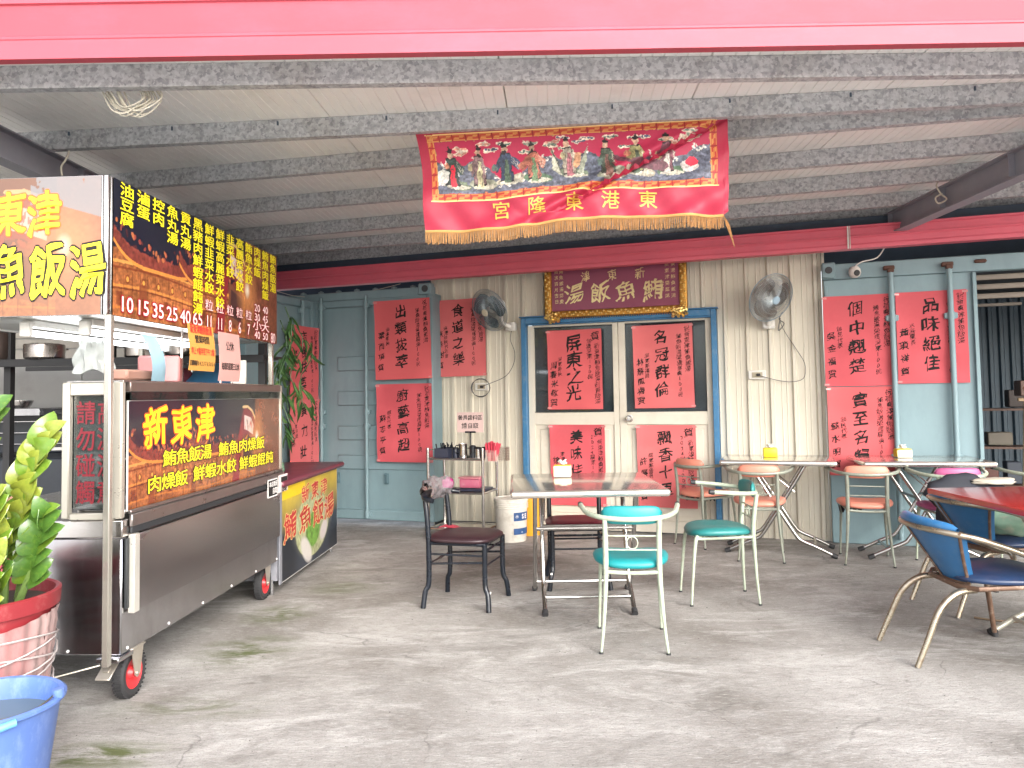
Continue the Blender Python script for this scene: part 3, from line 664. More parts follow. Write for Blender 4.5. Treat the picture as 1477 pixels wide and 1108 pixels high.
# ---------------- kitchen corner behind the cart
KW = mat('kitchen_panel', (0.36, 0.36, 0.36), 0.35, metal=0.25, var=0.1, vs=2, dirt=(0.25, 0.24, 0.23), dirt_amt=0.5, bump=0.1, bs=2)
kit = thing('kitchen_wall', 'grey metal panelled kitchen wall behind the food cart', 'wall', (-2.75, 6.55, 0), 0.0)
for k in range(4):
    q = MB(); q.box((-0.46 - k * 0.925, 0.03, 1.44), (0.92, 0.03, 2.88), 0.004); q.build('wall_panel', KW, kit)
for k in range(9):
    q = MB(); q.box((-1.85, 0.005, 1.72 + k * 0.09), (3.68, 0.012, 0.08), 0.004); q.build('cladding_slat', mat('pale_cladding', (0.5, 0.47, 0.43), 0.5), kit)
q = MB(); q.box((-5.9, 5.0, 1.44), (0.05, 4.4, 2.88)); o = q.build('side_wall', KW); tag(o, 'grey side wall at the far left of the kitchen corner', 'wall')
# wall far behind cart gap
q = MB(); q.box((-2.7, 7.6, 1.44), (0.05, 2.1, 2.88)); o = q.build('partition_wall', mat('partition_blue', (0.17, 0.26, 0.30), 0.5)); tag(o, 'dim blue partition between kitchen and container', 'wall')

# ================================================================== POSTERS
def poster(name_label, s0, s1, z0, z1, out, main, r1, r2, l1, l2, rot=0.0, head=None, cat='poster', group='red calligraphy posters', loc=None, rz=None, msz=None, dig=None):
    w, h = s1 - s0, z1 - z0
    t = thing('calligraphy_poster', name_label, cat, loc or WP((s0 + s1) / 2, z0, out), WRZ if rz is None else rz, group)
    ph = random.uniform(0, 6); amp = 0.0065
    def wave(x, z): return -0.006 - amp * (math.sin(x * 14 + ph) * math.sin(z * 7 + ph * 2) + 0.6 * math.sin(z * 23 + x * 9)) - 0.012 * max(0, (abs(x) / (w / 2)) ** 8) * (z / h)
    c, n = math.cos(rot), math.sin(rot)
    def fn(x, z, e=0.0):
        zz = z - h / 2
        return Vector((x * c - zz * n, wave(x, z) - e, x * n + zz * c + h / 2))
    q = MB(); q.sheet(lambda u, v: fn(-w / 2 + w * u, h * v), 14, 20, (0, 0.0012, 0)); q.build('paper', REDS[int(abs(s0) * 37 + z0 * 11) % 3], t)
    T = Text(); tf = lambda x, z: fn(x, z, 0.0016)
    ms = msz or 0.125 * (h / 0.78) * min(1, 4 / len(main))
    pitch = (h * 0.84) / len(main)
    T.col(main, tf, -0.02 * w, h * 0.93, ms, pitch=min(pitch, ms * 1.12) if len(main) > 4 else pitch, w=ms * 1.0, jit=0.06, bold=0.016, brush=1.0)
    k = dict(brush=1.3, bold=0.0, res=2, jit=0.10)
    T.col(r1, tf, w * 0.41, h * (0.97 if not head else 0.82), 0.050, pitch=0.053, **k)
    T.col(r2, tf, w * 0.27, h * 0.88, 0.046, pitch=0.049, **k)
    T.col(l1, tf, -w * 0.27, h * 0.66, 0.043, pitch=0.047, **k)
    T.col(l2, tf, -w * 0.39, h * 0.60, 0.066, pitch=0.108 if len(l2) < 5 else 0.09, brush=1.2, bold=0.016, jit=0.08)
    if head: T.col(head, tf, w * 0.38, h * 0.965, 0.085, brush=1.0, bold=0.008)
    T.build('lettering', INK, t)
    for (cx, cz) in ((-w / 2, h), (w / 2, h), (-w / 2, 0), (w / 2, 0)):
        if random.random() < 0.7:
            q = MB(); x_ = cx * 0.96; z_ = cz * 0.96 + 0.015
            q.sheet(lambda u, v: fn(x_ - 0.02 + 0.04 * u, z_ - 0.008 + 0.016 * v, 0.002), 2, 1, (0, 0.0006, 0)); q.build('tape', mat('clear_tape', (0.62, 0.25, 0.25), 0.2), t)
    return t
A1, A2 = '祝新東津鮪魚飯湯', '鮪魚飯湯榮獲屏東100碗'
poster('red paper poster reading 出類拔萃, upper one on the left container door', -0.535, 0.09, 1.484, 2.287, 0.31, '出類拔萃', A1, A2, '東津里長', '葉而項賀', 0.012)
poster('red paper poster reading 廚藝高超, lower one on the left container door', -0.52, 0.095, 0.655, 1.437, 0.31, '廚藝高超', A1, A2, '鎮民代表', '蘇志平賀')
poster('red paper poster reading 食道之樂 on the cream wall under the left fan', 0.008, 0.57, 1.505, 2.29, 0.05, '食道之樂', A1, A2, '東港鎮民代表會', '陳泰樹賀', 0.01)
poster('red paper poster reading 屏東之光 on the left door window', 1.214, 1.754, 1.16, 1.928, 0.035, '屏東之光', '新東津鮪魚飯湯創香飯湯', '榮獲屏東100碗', '屏東縣長', '周春米敬賀', head='賀', msz=0.155)
poster('red paper poster reading 名冠群倫 on the right door window', 2.055, 2.606, 1.165, 1.94, 0.035, '名冠群倫', A1, A2, '屏東縣議員', '林蔡鳳梅賀', 0.008)
poster('red paper poster reading 美味佳餚 on the lower left door panel', 1.223, 1.766, 0.24, 1.012, 0.035, '美味佳餚', '新東津鮪魚飯湯', '2024屏東100碗', '東港鎮長', '徐展敬賀', head='賀')
poster('red paper poster reading 飄香十里 on the lower right door panel', 2.07, 2.61, 0.248, 1.006, 0.035, '飄香十里', '新東津鮪魚飯湯', '2024屏東100碗', '屏東縣議員', '許展敬賀', head='賀')
poster('red paper poster reading 個中翹楚, left upper one on the right container', 3.72, 4.262, 1.337, 2.11, 0.105, '個中翹楚', A1, A2, '鎮民代表', '吳金福賀')
poster('red paper poster reading 實至名歸, below 個中翹楚 on the right container', 3.729, 4.256, 0.58, 1.33, 0.107, '實至名歸', A1, A2, '鎮民代表', '蘇水明賀')
poster('red paper poster reading 品味絕佳 behind the second locking bar, right container', 4.285, 4.81, 1.35, 2.113, 0.103, '品味絕佳', A1, A2, '水底里長', '黃瑣祥賀')
# two stacked on the opened leaf
ld = Vector((-0.28, -0.96, 0)).normalized(); hp = Vector((-2.11, 8.15, 0)); lrz = math.atan2(-ld.y, -ld.x); ln = Vector((-ld.y, ld.x, 0)) * -1
if ln.x < 0: ln = -ln
ln = Vector((0.96, -0.28, 0)).normalized()
for (zz, txt, lab) in ((1.30, '吉食技藝', 'red poster hanging on the opened container leaf, upper of two behind foliage'), (0.56, '實力壯', 'red poster on the opened container leaf, lower of two behind the cart')):
    poster(lab, -0.27, 0.27, zz, zz + 0.74, 0, txt, A1, A2, '東港鎮', '洪賀', loc=hp + ld * 0.33 + ln * 0.09 + Vector((0, 0, zz)), rz=lrz)

# ================================================================== PLAQUE
t = thing('shop_plaque', 'purple wooden shop plaque in a carved gilt frame above the door', 'plaque', WP(1.895, 2.04, 0.10), WRZ)
PURP = mat('purple_lacquer', (0.26, 0.06, 0.11), 0.35, var=0.08)
q = MB(); q.box((0, 0.015, 0.31), (1.24, 0.04, 0.60), 0.004); bd = q.build('board', PURP, t)
DGOLD = mat('dark_gilt', (0.45, 0.22, 0.04), 0.35, metal=0.7, var=0.4, vs=60, bump=0.5, bs=120)
q = MB(); q.box((0, -0.005, 0.035), (1.36, 0.05, 0.07), 0.02, seg=2); q.box((-0.645, -0.005, 0.33), (0.075, 0.05, 0.62), 0.02, seg=2); q.box((0.645, -0.005, 0.33), (0.075, 0.05, 0.62), 0.02, seg=2); fr_ = q.build('frame', DGOLD, t)
q = MB()
for i in range(64):
    x = -0.66 + i * 1.32 / 63; q.lathe([(0, 0.0), (0.011, 0.004), (0.007, 0.012), (0, 0.015)], 6, Matrix.Translation((x, -0.028, 0.035 + 0.018 * math.sin(i * 2.4))) @ Matrix.Rotation(math.radians(90), 4, 'X'))
for sx in (-0.645, 0.645):
    for i in range(28):
        q.lathe([(0, 0.0), (0.012, 0.004), (0.007, 0.012), (0, 0.015)], 6, Matrix.Translation((sx + 0.02 * math.sin(i * 2.4), -0.028, 0.06 + i * 0.021)) @ Matrix.Rotation(math.radians(90), 4, 'X'))
for i in range(60): q.lathe([(0, -0.006), (0.008, 0), (0, 0.006)], 6, Matrix.Translation((-0.65 + i * 0.022, -0.01, -0.006)))
q.build('carved_scroll', GOLD, t)
for sx in (-0.60, 0.60):
    q = MB()
    for i in range(34):
        a = random.uniform(0, 6.28); r0 = random.uniform(0, 0.075)
        q.lathe([(0, -0.02), (0.018, -0.008), (0.014, 0.01), (0, 0.018)], 7, Matrix.Translation((sx + r0 * math.cos(a) * 1.1, -0.035 - 0.03 * (1 - r0 / 0.08) + random.uniform(-.01, .01), 0.0 + r0 * math.sin(a) * 0.62)) @ Matrix.Rotation(a, 4, 'Y'))
    q.build('carved_boss', GOLD, t)
    q = MB(); q.lathe([(0, -0.03), (0.01, -0.028), (0.012, 0)], 8, Matrix.Translation((sx, -0.06, 0.02)) @ Matrix.Rotation(math.radians(90), 4, 'X')); q.build('painted_eye', mat('painted_red', (0.6, 0.1, 0.03), 0.4), t)
PG = mat('gold_lettering', (0.80, 0.66, 0.34), 0.3, metal=0.5, var=0.1)
T = Text(); tf = lambda x, z: Vector((x, -0.0075, z))
for ch, x, sz in zip('湯飯魚鮪', (-0.385, -0.135, 0.115, 0.37), (0.2,) * 4): T.put(ch, tf, x, 0.225, 0.185, 0.19, bold=0.01, brush=1.0)
for ch, x in zip('津東新', (-0.27, -0.01, 0.25)): T.put(ch, tf, x, 0.385, 0.085, 0.10, bold=0.008, brush=1.0)
for x, tx in ((-0.51, '鮪魚飯湯誌慶'), (-0.56, '歲次吉月吉日'), (0.50, '新東津開業誌'), (0.555, '東港鮪魚飯湯'), (0.45, '慶賀')): T.col(tx, tf, x, 0.47 if len(tx) > 3 else 0.3, 0.04, pitch=0.058, brush=0.8, res=2)
T.build('lettering', PG, t)

# ================================================================== WALL FANS
FANB = mat('fan_guard_wire', (0.26, 0.30, 0.32), 0.35, metal=0.5)
def wall_fan(label, s_, z, nrm, tilt_mat_blade, hubm, bracket_s, bracket_z, rad=0.215, accent=None):
    t = thing('wall_fan', label, 'fan', WP(s_, z, 0.27), 0.0, 'oscillating wall fans')
    n_ = Vector(nrm).normalized(); Q = n_.to_track_quat('Z', 'Y').to_matrix().to_4x4()
    q = MB(); 
    q.lathe([(rad * 0.99, -0.004), (rad * 1.0, 0.004), (rad * 1.015, 0.0), (rad * 0.99, -0.004)], 48, Q); q.build('rim', accent or FANB, t)
    def sag(r, s): return s * (0.075 * (1 - (r / rad) ** 2) ** 0.7)
    for nm, s2, hub in (('front_guard', 1, 0.035), ('rear_guard', -0.85, 0.05)):
        q = MB()
        nS = 84
        for k in range(nS):
            a = 2 * math.pi * k / nS; pts = []
            for j in range(5):
                r = hub + (rad - hub) * j / 4; a2 = a + 0.35 * (j / 4) ** 2
                pts.append(Q @ Vector((r * math.cos(a2), r * math.sin(a2), sag(r, s2))))
            q.tube(pts, 0.0013, 3, caps=False)
        for r in (rad * 0.4, rad * 0.6, rad * 0.78, rad * 0.9):
            q.tube([Q @ Vector((r * math.cos(2 * math.pi * i / 36), r * math.sin(2 * math.pi * i / 36), sag(r, s2))) for i in range(36)], 0.0014, 3, closed=True)
        q.build(nm, FANB, t)
    for k in range(3):
        q = MB()
        def bl(u, v, k=k):
            r = 0.035 + u * (rad * 0.86 - 0.035); a = 2 * math.pi * k / 3 + (v - 0.5) * (1.0 + 1.0 * math.sin(u * math.pi)) + 0.4 * u
            return Q @ Vector((r * math.cos(a), r * math.sin(a), (v - 0.5) * 0.045 - 0.004))
        q.sheet(bl, 8, 8, tuple(Q @ Vector((0, 0, 0.0015)))); q.build('blade', tilt_mat_blade, t)
    q = MB(); q.lathe([(0, 0.086), (0.03, 0.084), (0.037, 0.076), (0.037, 0.068)], 20, Q); q.build('hub_cap', hubm, t)
    q = MB(); q.lathe([(0, -0.2), (0.05, -0.19), (0.065, -0.15), (0.066, -0.08), (0.05, -0.06), (0.03, -0.02), (0.0, -0.015)], 18, Q); q.build('motor_housing', WHITEP, t)
    # bracket: from motor down and back to the wall
    inv = t.matrix_world.inverted() if False else None
    b = WP(bracket_s, bracket_z, 0.05) - WP(s_, z, 0.27)
    q = MB(); q.tube([Q @ Vector((0, 0, -0.13)), Vector((b.x * 0.6, b.y * 0.6, b.z * 0.8)), b + WN * 0.03], [0.022, 0.02, 0.03], 10); q.box(b, (0.11, 0.07, 0.085), 0.012, rot=Matrix.Rotation(WRZ, 3, 'Z')); q.build('mount', WHITEP, t)
    return t, b
TB = mat_glass('tinted_blade', (0.12, 0.2, 0.26), 0.55, 0.15); BB = mat_glass('smoky_blade', (0.24, 0.19, 0.15), 0.5, 0.25)
CORDM = mat('grey_cord', (0.10, 0.10, 0.10), 0.5)
t1, b1 = wall_fan('bluish round fan on the cream wall above the 食道之樂 poster', 0.70, 2.135, (-0.62, -0.72, -0.42), TB, mat('cream_cap', (0.6, 0.55, 0.42), 0.4), 0.84, 1.985)
t2, b2 = wall_fan('smoky brown round fan on the cream wall right of the plaque', 3.30, 2.11, (0.30, -0.85, -0.42), BB, mat('blue_cap', (0.36, 0.5, 0.6), 0.4), 3.27, 1.90, accent=mat('fan_rim_blue', (0.22, 0.33, 0.42), 0.4))
def outlet(label, s_, z, w=0.14, h=0.075, coil=False):
    t = thing('wall_outlet', label, 'outlet', WP(s_, z, 0.028), WRZ, 'electrical outlets on the cream wall')
    q = MB(); q.box((0, 0, 0), (w, 0.03, h), 0.005); q.build('box', WHITEP, t)
    q = MB(); q.box((0.0, -0.018, 0), (w * 0.6, 0.006, h * 0.6), 0.002); q.build('socket_plate', mat('aged_plastic', (0.42, 0.37, 0.27), 0.5), t)
    q = MB(); q.box((0.01, -0.028, 0), (0.035, 0.03, 0.025), 0.005); q.build('plug', RUBBER, t)
    return t
outlet('cream outlet box with a coil of cord under the left fan', 0.514, 1.395)
outlet('cream outlet box low on the wall under the right fan', 3.16, 1.452, 0.15, 0.08)
P = lambda a, z, o=0.06: WP(a, z, o)
q = MB(); q.tube([P(0.86, 1.98), P(0.83, 1.86, 0.04), P(0.87, 1.74, 0.035), P(0.86, 1.62, 0.035), P(0.78, 1.50, 0.04), P(0.62, 1.43, 0.05), P(0.53, 1.40, 0.07)], 0.0035, 6, sm=5)
for k in range(3): q.tube([P(0.515 + (0.095 + 0.004 * k) * math.cos(a) , 1.385 + (0.095 - 0.004 * k) * math.sin(a), 0.062 + 0.004 * k) for a in [i * 0.35 for i in range(18)]], 0.0035, 5, closed=True)
o = q.build('power_cord', CORDM); tag(o, 'thin grey cord coiled round the outlet under the left fan', 'cord')
q = MB(); q.tube([P(3.36, 1.96), P(3.38, 1.88, 0.04), P(3.43, 1.78, 0.035), P(3.50, 1.66, 0.035), P(3.56, 1.54, 0.035), P(3.55, 1.42, 0.035), P(3.46, 1.385, 0.04), P(3.33, 1.40, 0.05), P(3.18, 1.445, 0.07)], 0.003, 6, sm=5)
q.tube([P(3.39, 2.0, 0.07), P(3.36, 1.94, 0.05), P(3.40, 1.9, 0.05), P(3.35, 1.84, 0.04), P(3.37, 1.95, 0.05)], 0.005, 5, sm=4); q.tube([P(3.26, 1.88), P(3.262, 1.56)], 0.0018, 5)
o = q.build('power_cord', CORDM); tag(o, 'thin grey cord hanging from the right fan to its outlet', 'cord')

# security camera
t = thing('security_camera', 'small white round security camera under the gutter on right container', 'camera', WP(3.98, 2.30, 0.14), WRZ)
q = MB(); q.lathe([(0, 0.055), (0.03, 0.05), (0.045, 0.03), (0.05, 0.0), (0.04, -0.03), (0.02, -0.042), (0, -0.045)], 20); q.build('body', WHITEP, t)
q = MB(); q.lathe([(0, 0.052), (0.022, 0.05), (0.026, 0.044)], 16, Matrix.Rotation(math.radians(100), 4, 'X') @ Matrix.Rotation(0.3, 4, 'Y')); q.build('lens', RUBBER, t)
q = MB(); q.tube([(0, 0, 0.05), (0.06, 0.0, 0.09), (0.18, 0.02, 0.12), (0.25, 0.02, 0.22)], 0.006, 6, sm=4); q.build('cable', WHITEP, t)

# cable bundle on first purlin, hooks, ceiling wire
def wire_thing(name, label, cat, paths, r, m):
    q = MB()
    for p in paths: q.tube(p, r, 5, sm=4)
    o = q.build(name, m); tag(o, label, cat); return o
WIREM = mat('cream_wire', (0.62, 0.58, 0.48), 0.5)
paths = []
for k in range(12):
    c0 = Vector((-1.80 + random.uniform(-.05, .05), 3.62 + random.uniform(-.03, .03), 2.77 - 0.01)); w_ = random.uniform(0.07, 0.13); hh = random.uniform(0.03, 0.075)
    paths.append([c0 + Vector((-w_, 0, 0.04)), c0 + Vector((-w_ * 0.5, 0.01 * k % 0.04, -hh * 0.8)), c0 + Vector((w_ * 0.3, 0.0, -hh)), c0 + Vector((w_, 0.01, -0.0)), c0 + Vector((w_ * 0.7, 0.02, 0.06))])
wire_thing('cable_bundle', 'tangled bundle of cream cables tucked behind the first purlin', 'cable', paths, 0.004, WIREM)
wire_thing('hanging_hook', 'white wire hook on the left rafter above the cart', 'hook', [[Vector((-2.60, 4.40, 2.80)), Vector((-2.57, 4.40, 2.81)), Vector((-2.55, 4.40, 2.77)), Vector((-2.575, 4.41, 2.72)), Vector((-2.60, 4.41, 2.68)), Vector((-2.60, 4.42, 2.63))]], 0.006, WIREM)
wire_thing('hanging_hook', 'bent white wire clamp on the right rafter', 'hook', [[Vector((3.09, 5.45, 2.80)), Vector((3.06, 5.45, 2.76)), Vector((3.09, 5.45, 2.70)), Vector((3.13, 5.45, 2.66)), Vector((3.07, 5.45, 2.63)), Vector((3.05, 5.45, 2.67)), Vector((3.10, 5.45, 2.70))]], 0.006, WIREM)
wire_thing('loose_wire', 'thin dark wire sagging under the gutter above left container', 'wire', [[WP(-1.75, 2.47, 0.3), WP(-1.5, 2.40, 0.25), WP(-1.1, 2.38, 0.2), WP(-0.6, 2.42, 0.2), WP(-0.25, 2.45, 0.3)]], 0.003, WIREM)

# ================================================================== FABRIC BANNER
asp = 3.1
cv = Canvas(620, 200, asp)
BR = lin(160, 40, 64)
cv.c[:] = BR
x0, x1, yb, yt = 0.10, 2.99, 0.305, 0.965
cv.poly([(x0, yb), (x1, yb), (x1, yt), (x0, yt)], lin(176, 62, 50))
wdt = 0.062
cv.poly([(x0 - .012, yb - .012), (x1 + .012, yb - .012), (x1 + .012, yb), (x0 - .012, yb)], lin(250, 215, 140)); cv.poly([(x0 - .012, yt), (x1 + .012, yt), (x1 + .012, yt + .012), (x0 - .012, yt + .012)], lin(250, 215, 140))
def meander(xa, ya, dx, dy, n):
    for i in range(n):
        bx, by = xa + dx * i * wdt * 2.2, ya + dy * i * wdt * 2.2
        for (p, q_) in (((0.0, 0.08), (1.9, 0.08)), ((0.3, 0.5), (1.6, 0.5)), ((0.0, 0.92), (1.9, 0.92)), ((0.15, 0.3), (0.95, 0.3)), ((1.1, 0.7), (1.8, 0.7))):
            if dx: cv.line([(bx + p[0] * wdt, by + p[1] * wdt), (bx + q_[0] * wdt, by + q_[1] * wdt)], 0.0036, lin(205, 145, 78))
            else: cv.line([(bx + p[1] * wdt, by + p[0] * wdt), (bx + q_[1] * wdt, by + q_[0] * wdt)], 0.0036, lin(205, 145, 78))
        for e in (2.0, 2.1):
            if dx: cv.line([(bx + e * wdt, by), (bx + e * wdt, by + wdt)], 0.0035, lin(140, 40, 40))
            else: cv.line([(bx, by + e * wdt), (bx + wdt, by + e * wdt)], 0.0035, lin(140, 40, 40))
meander(x0, yb, 1, 0, 21); meander(x0, yt - wdt, 1, 0, 21); meander(x0, yb, 0, 1, 5); meander(x1 - wdt, yb, 0, 1, 5)
ix0, ix1, iy0, iy1 = x0 + wdt, x1 - wdt, yb + wdt, yt - wdt
cv.poly([(ix0, iy0), (ix1, iy0), (ix1, iy1), (ix0, iy1)], lin(172, 44, 76))
inside = (cv.x > ix0) & (cv.x < ix1) & (cv.y > iy0) & (cv.y < iy1)
keep = cv.c.copy()
nz = cv.noise(9, 3)
sea = inside & (cv.y < iy0 + 0.24 + 0.09 * np.sin(cv.x * 5.2) + 0.06 * (nz - .5) + 0.06 * np.sin(cv.x * 11 + 1))
band = 0.5 + 0.5 * np.sin((cv.y * 95 + 3 * np.sin(cv.x * 6) + nz * 14))
seacol = np.array(lin(100, 108, 134)) * (0.65 + 0.5 * band[..., None]) + np.array(lin(70, 60, 70)) * (cv.noise(4, 8)[..., None] - 0.4)
cv.c[sea] = np.clip(seacol[sea], 0, 1)
R3 = np.random.RandomState(4)
for i in range(60):   # foam
    fx = R3.uniform(ix0 + .05, ix1 - .05); fy = iy0 + 0.22 + 0.09 * math.sin(fx * 5.2) + 0.06 * math.sin(fx * 11 + 1) + R3.uniform(-.05, .04)
    for k in range(4): cv.ell(fx + R3.uniform(-.03, .03), fy + R3.uniform(-.02, .03), R3.uniform(.006, .016), R3.uniform(.005, .012), lin(238, 236, 225), 0.85)
for i in range(24):   # clouds
    fx, fy = R3.uniform(ix0 + .1, ix1 - .1), R3.uniform(iy1 - 0.16, iy1 - 0.03); cc_ = [lin(70, 120, 110), lin(245, 150, 120), lin(70, 85, 125), lin(120, 150, 130)][i % 4]
    for dx in (-0.04, 0, 0.035): cv.ell(fx + dx, fy + R3.uniform(-.01, .01), 0.04, 0.018, lin(240, 215, 190)); cv.ell(fx + dx, fy, 0.031, 0.011, cc_)
FIG = [(0.32, .60, lin(60, 85, 80), lin(200, 40, 60)), (0.60, .60, lin(165, 120, 125), lin(215, 205, 150)), (0.88, .62, lin(60, 80, 120), lin(90, 120, 95)), (1.16, .61, lin(220, 110, 80), lin(110, 150, 100)), (1.52, .63, lin(205, 190, 165), lin(190, 90, 110)), (1.90, .60, lin(85, 105, 85), lin(150, 90, 80)), (2.19, .62, lin(195, 190, 110), lin(90, 110, 90)), (2.50, .62, lin(150, 70, 95), lin(215, 205, 195))]
K = 1.32
for i, (fx, fy, ca, cb) in enumerate(FIG):
    X = lambda d: fx + d * K
    Y = lambda d: fy - 0.01 + d * K
    PQ = lambda pts: [(X(p), Y(q_)) for p, q_ in pts]
    ca = tuple(np.array(ca) * 0.8); sd_ = R3.uniform(-.015, .015)
    cv.ell(X(.03), Y(-.10), 0.15, 0.05, [lin(110, 130, 100), lin(150, 155, 130), lin(190, 180, 155), lin(85, 125, 90)][i % 4], rot=R3.uniform(-.3, .3)); cv.ell(X(.04), Y(-.12), 0.12, 0.022, lin(205, 200, 178))
    cv.poly(PQ([(-.05, -.11), (.055, -.11), (.035 + sd_, .11), (-.035 + sd_, .11)]), lin(45, 36, 42)); cv.poly(PQ([(-.045, -.10), (.05, -.10), (.03 + sd_, .10), (-.03 + sd_, .10)]), ca)
    cv.poly(PQ([(-.02, -.12), (.03, -.12), (.012, .06), (-.01, .06)]), cb)
    w1, w2 = R3.uniform(.04, .11), R3.uniform(.04, .11)
    cv.poly(PQ([(-.03, .10), (-w1, .02), (-w1 + .02, -.04), (-.02, .04)]), tuple(np.array(ca) * 0.75)); cv.poly(PQ([(.03, .10), (w2, .03), (w2 - .02, -.03), (.02, .04)]), tuple(np.clip(np.array(ca) * 1.3, 0, 1)))
    cv.ell(X(-w1 + .01), Y(R3.uniform(.0, .05)), .028, .035, [lin(220, 120, 80), lin(190, 175, 120), lin(90, 120, 110)][i % 3], .9)
    for k in range(5): cv.line(PQ([(-.04 + k * .02, -.1), (-.02 + k * .012, .07)]), 0.0022, lin(60, 50, 50), 0.7)
    for k in range(3): cv.line(PQ([(.04, .08 - k * .02), (w2 - .01, .0 - k * .012)]), 0.002, lin(225, 215, 190), 0.7)
    cv.ell(X(sd_), Y(.135), .030, .036, lin(215, 165, 130)); cv.ell(X(sd_), Y(.165), .029, .018, lin(35, 32, 38)); cv.ell(X(sd_), Y(.185), .012, .012, lin(60, 50, 50))
    if i in (1, 3, 2): cv.ell(X(sd_), Y(.112), .018, .022, lin(45, 38, 40))
cv.poly([(1.36, .77), (1.44, .47), (1.34, .55)], lin(200, 200, 175)); cv.poly([(1.30, .80), (1.45, .50), (1.40, .62)], lin(170, 180, 150))
for k in range(6): cv.line([(1.32 + k * .012, .79 - k * .02), (1.44, .49)], .002, lin(80, 85, 75))
cv.poly([(1.72, .8), (1.60, .5), (1.66, .47)], lin(165, 175, 150)); cv.ell(1.60, .63, .035, .09, lin(225, 150, 90), rot=-.2)
cv.ell(2.32, .54, .20, .055, lin(120, 60, 80), rot=-.12); cv.ell(2.05, .60, .09, .03, lin(120, 60, 80), rot=-.5)
for (fx, c1) in ((2.72, lin(220, 60, 80)), (0.20, lin(225, 225, 215))): cv.ell(fx, .52, .08, .07, lin(225, 215, 210)); cv.ell(fx + .02, .56, .06, .05, c1)
cv.c = np.where(inside[..., None], cv.c, keep)
dx_ = ((cv.noise(26, 41, 2) - .5) * 9).astype(int); dy_ = ((cv.noise(26, 43, 2) - .5) * 9).astype(int); jj, ii = np.indices(cv.x.shape)
wob = cv.c[np.clip(jj + dy_, 0, cv.h - 1), np.clip(ii + dx_, 0, cv.w - 1)]; cv.c = np.where(inside[..., None], wob, cv.c)
art = cv.noise(30, 51, 3)[..., None]; art2 = cv.noise(70, 53, 2)[..., None]
notred = inside & ~((cv.c[..., 0] > .4) & (cv.c[..., 1] < .06))
gy_ = cv.c.mean(axis=2, keepdims=True); cv.c = np.where(notred[..., None], (cv.c * 0.68 + gy_ * np.array([1.05, 1.0, 0.9]) * 0.32) * (0.30 + 1.1 * art) * (0.5 + 0.85 * art2), cv.c)
cv.c *= (0.94 + 0.12 * cv.noise(60, 5, 2))[..., None]
BT = thing('festival_banner', 'red embroidered cloth banner with gold fringe hanging from the second purlin', 'banner')
C00, C10, C01, C11 = Vector((-0.455, 4.215, 2.235)), Vector((1.168, 4.05, 2.262)), Vector((-0.517, 4.215, 2.775)), Vector((1.175, 4.05, 2.785))
def ban(u, v):
    p = (C00 * (1 - u) + C10 * u) * (1 - v) + (C01 * (1 - u) + C11 * u) * v
    e = 1 - v
    d = u - (1 - 0.62 * e)                       # the long fold runs from the top right corner down and inwards
    fold = 0.050 * math.exp(-(d / 0.020) ** 2) * math.sin(min(1, e * 1.1) * math.pi) ** 0.5 if e > 0 else 0
    fold -= 0.050 * math.exp(-((d + 0.05) / 0.05) ** 2) * min(1, e * 2)
    d2 = u - (0.02 + 0.34 * e); fold += (0.016 * math.exp(-(d2 / 0.03) ** 2) - 0.014 * math.exp(-((d2 - 0.06) / 0.04) ** 2)) * min(1, e * 2)
    r = 0.016 * math.sin(u * 21 + e * 6) * e + 0.009 * math.sin(u * 47 - e * 11) * e + 0.013 * math.sin((u + e * 0.55) * 30) * e * (0.4 + 0.6 * u)
    sag = -0.018 * math.sin(u * math.pi * 2.2 + 0.7) * e * (1 - u * 0.5) - 0.012 * math.exp(-((u - 0.28) / 0.1) ** 2) * e
    return p + Vector((0.012 * math.sin(e * 5) * (1 - u), fold + r, sag + (0.02 * e if u > 0.985 else 0)))
cv.build('cloth', mat_print('embroidered_cloth', 0.55), ban, BT)
q = MB(); q.sheet(lambda u, v: ban(u, v) + Vector((0, 0.004, 0)), 60, 20, (0, 0.0015, 0)); q.build('cloth_lining', mat('banner_red', BR, 0.6), BT)
T = Text()
for ch, u in zip('宮隆東港東', (0.262, 0.378, 0.502, 0.620, 0.742)):
    T.put(ch, lambda x, y: ban(x / 1.66, y / 0.54) + Vector((0, -0.004, 0)), u * 1.66, 0.175 * 0.54, 0.098, 0.098, bold=0.012, brush=-0.3)
T.build('lettering', mat('gold_thread', (0.62, 0.40, 0.07), 0.5), BT)
q = MB(); FR = mat('gold_fringe', (0.42, 0.235, 0.10), 0.6, var=0.25, vs=30)
q.tube([ban(i / 60 * 0.985, 0) for i in range(61)], 0.008, 6)
band_o = q.build('fringe_band', mat('fringe_band', (0.52, 0.29, 0.10), 0.5), BT)
q = MB()
for i in range(330):
    u = i / 330 * 0.985; p = ban(u, 0); l = random.uniform(0.062, 0.074); a = Vector((random.uniform(-.005, .005), random.uniform(-.006, .004), -l))
    q.tube([p, p + a * 0.5 + Vector((random.uniform(-.002, .002), 0, 0)), p + a], [0.0026, 0.003, 0.0026], 3, caps=False)
for k in range(7): p = ban(0.985, 0); q.tube([p, p + Vector((0.012 + k * 0.003, 0, -0.05)), p + Vector((0.03 + k * 0.004, 0, -0.10 - k * 0.012))], 0.002, 3, caps=False)
o = q.build('fringe', FR, BT); o['kind'] = 'stuff'

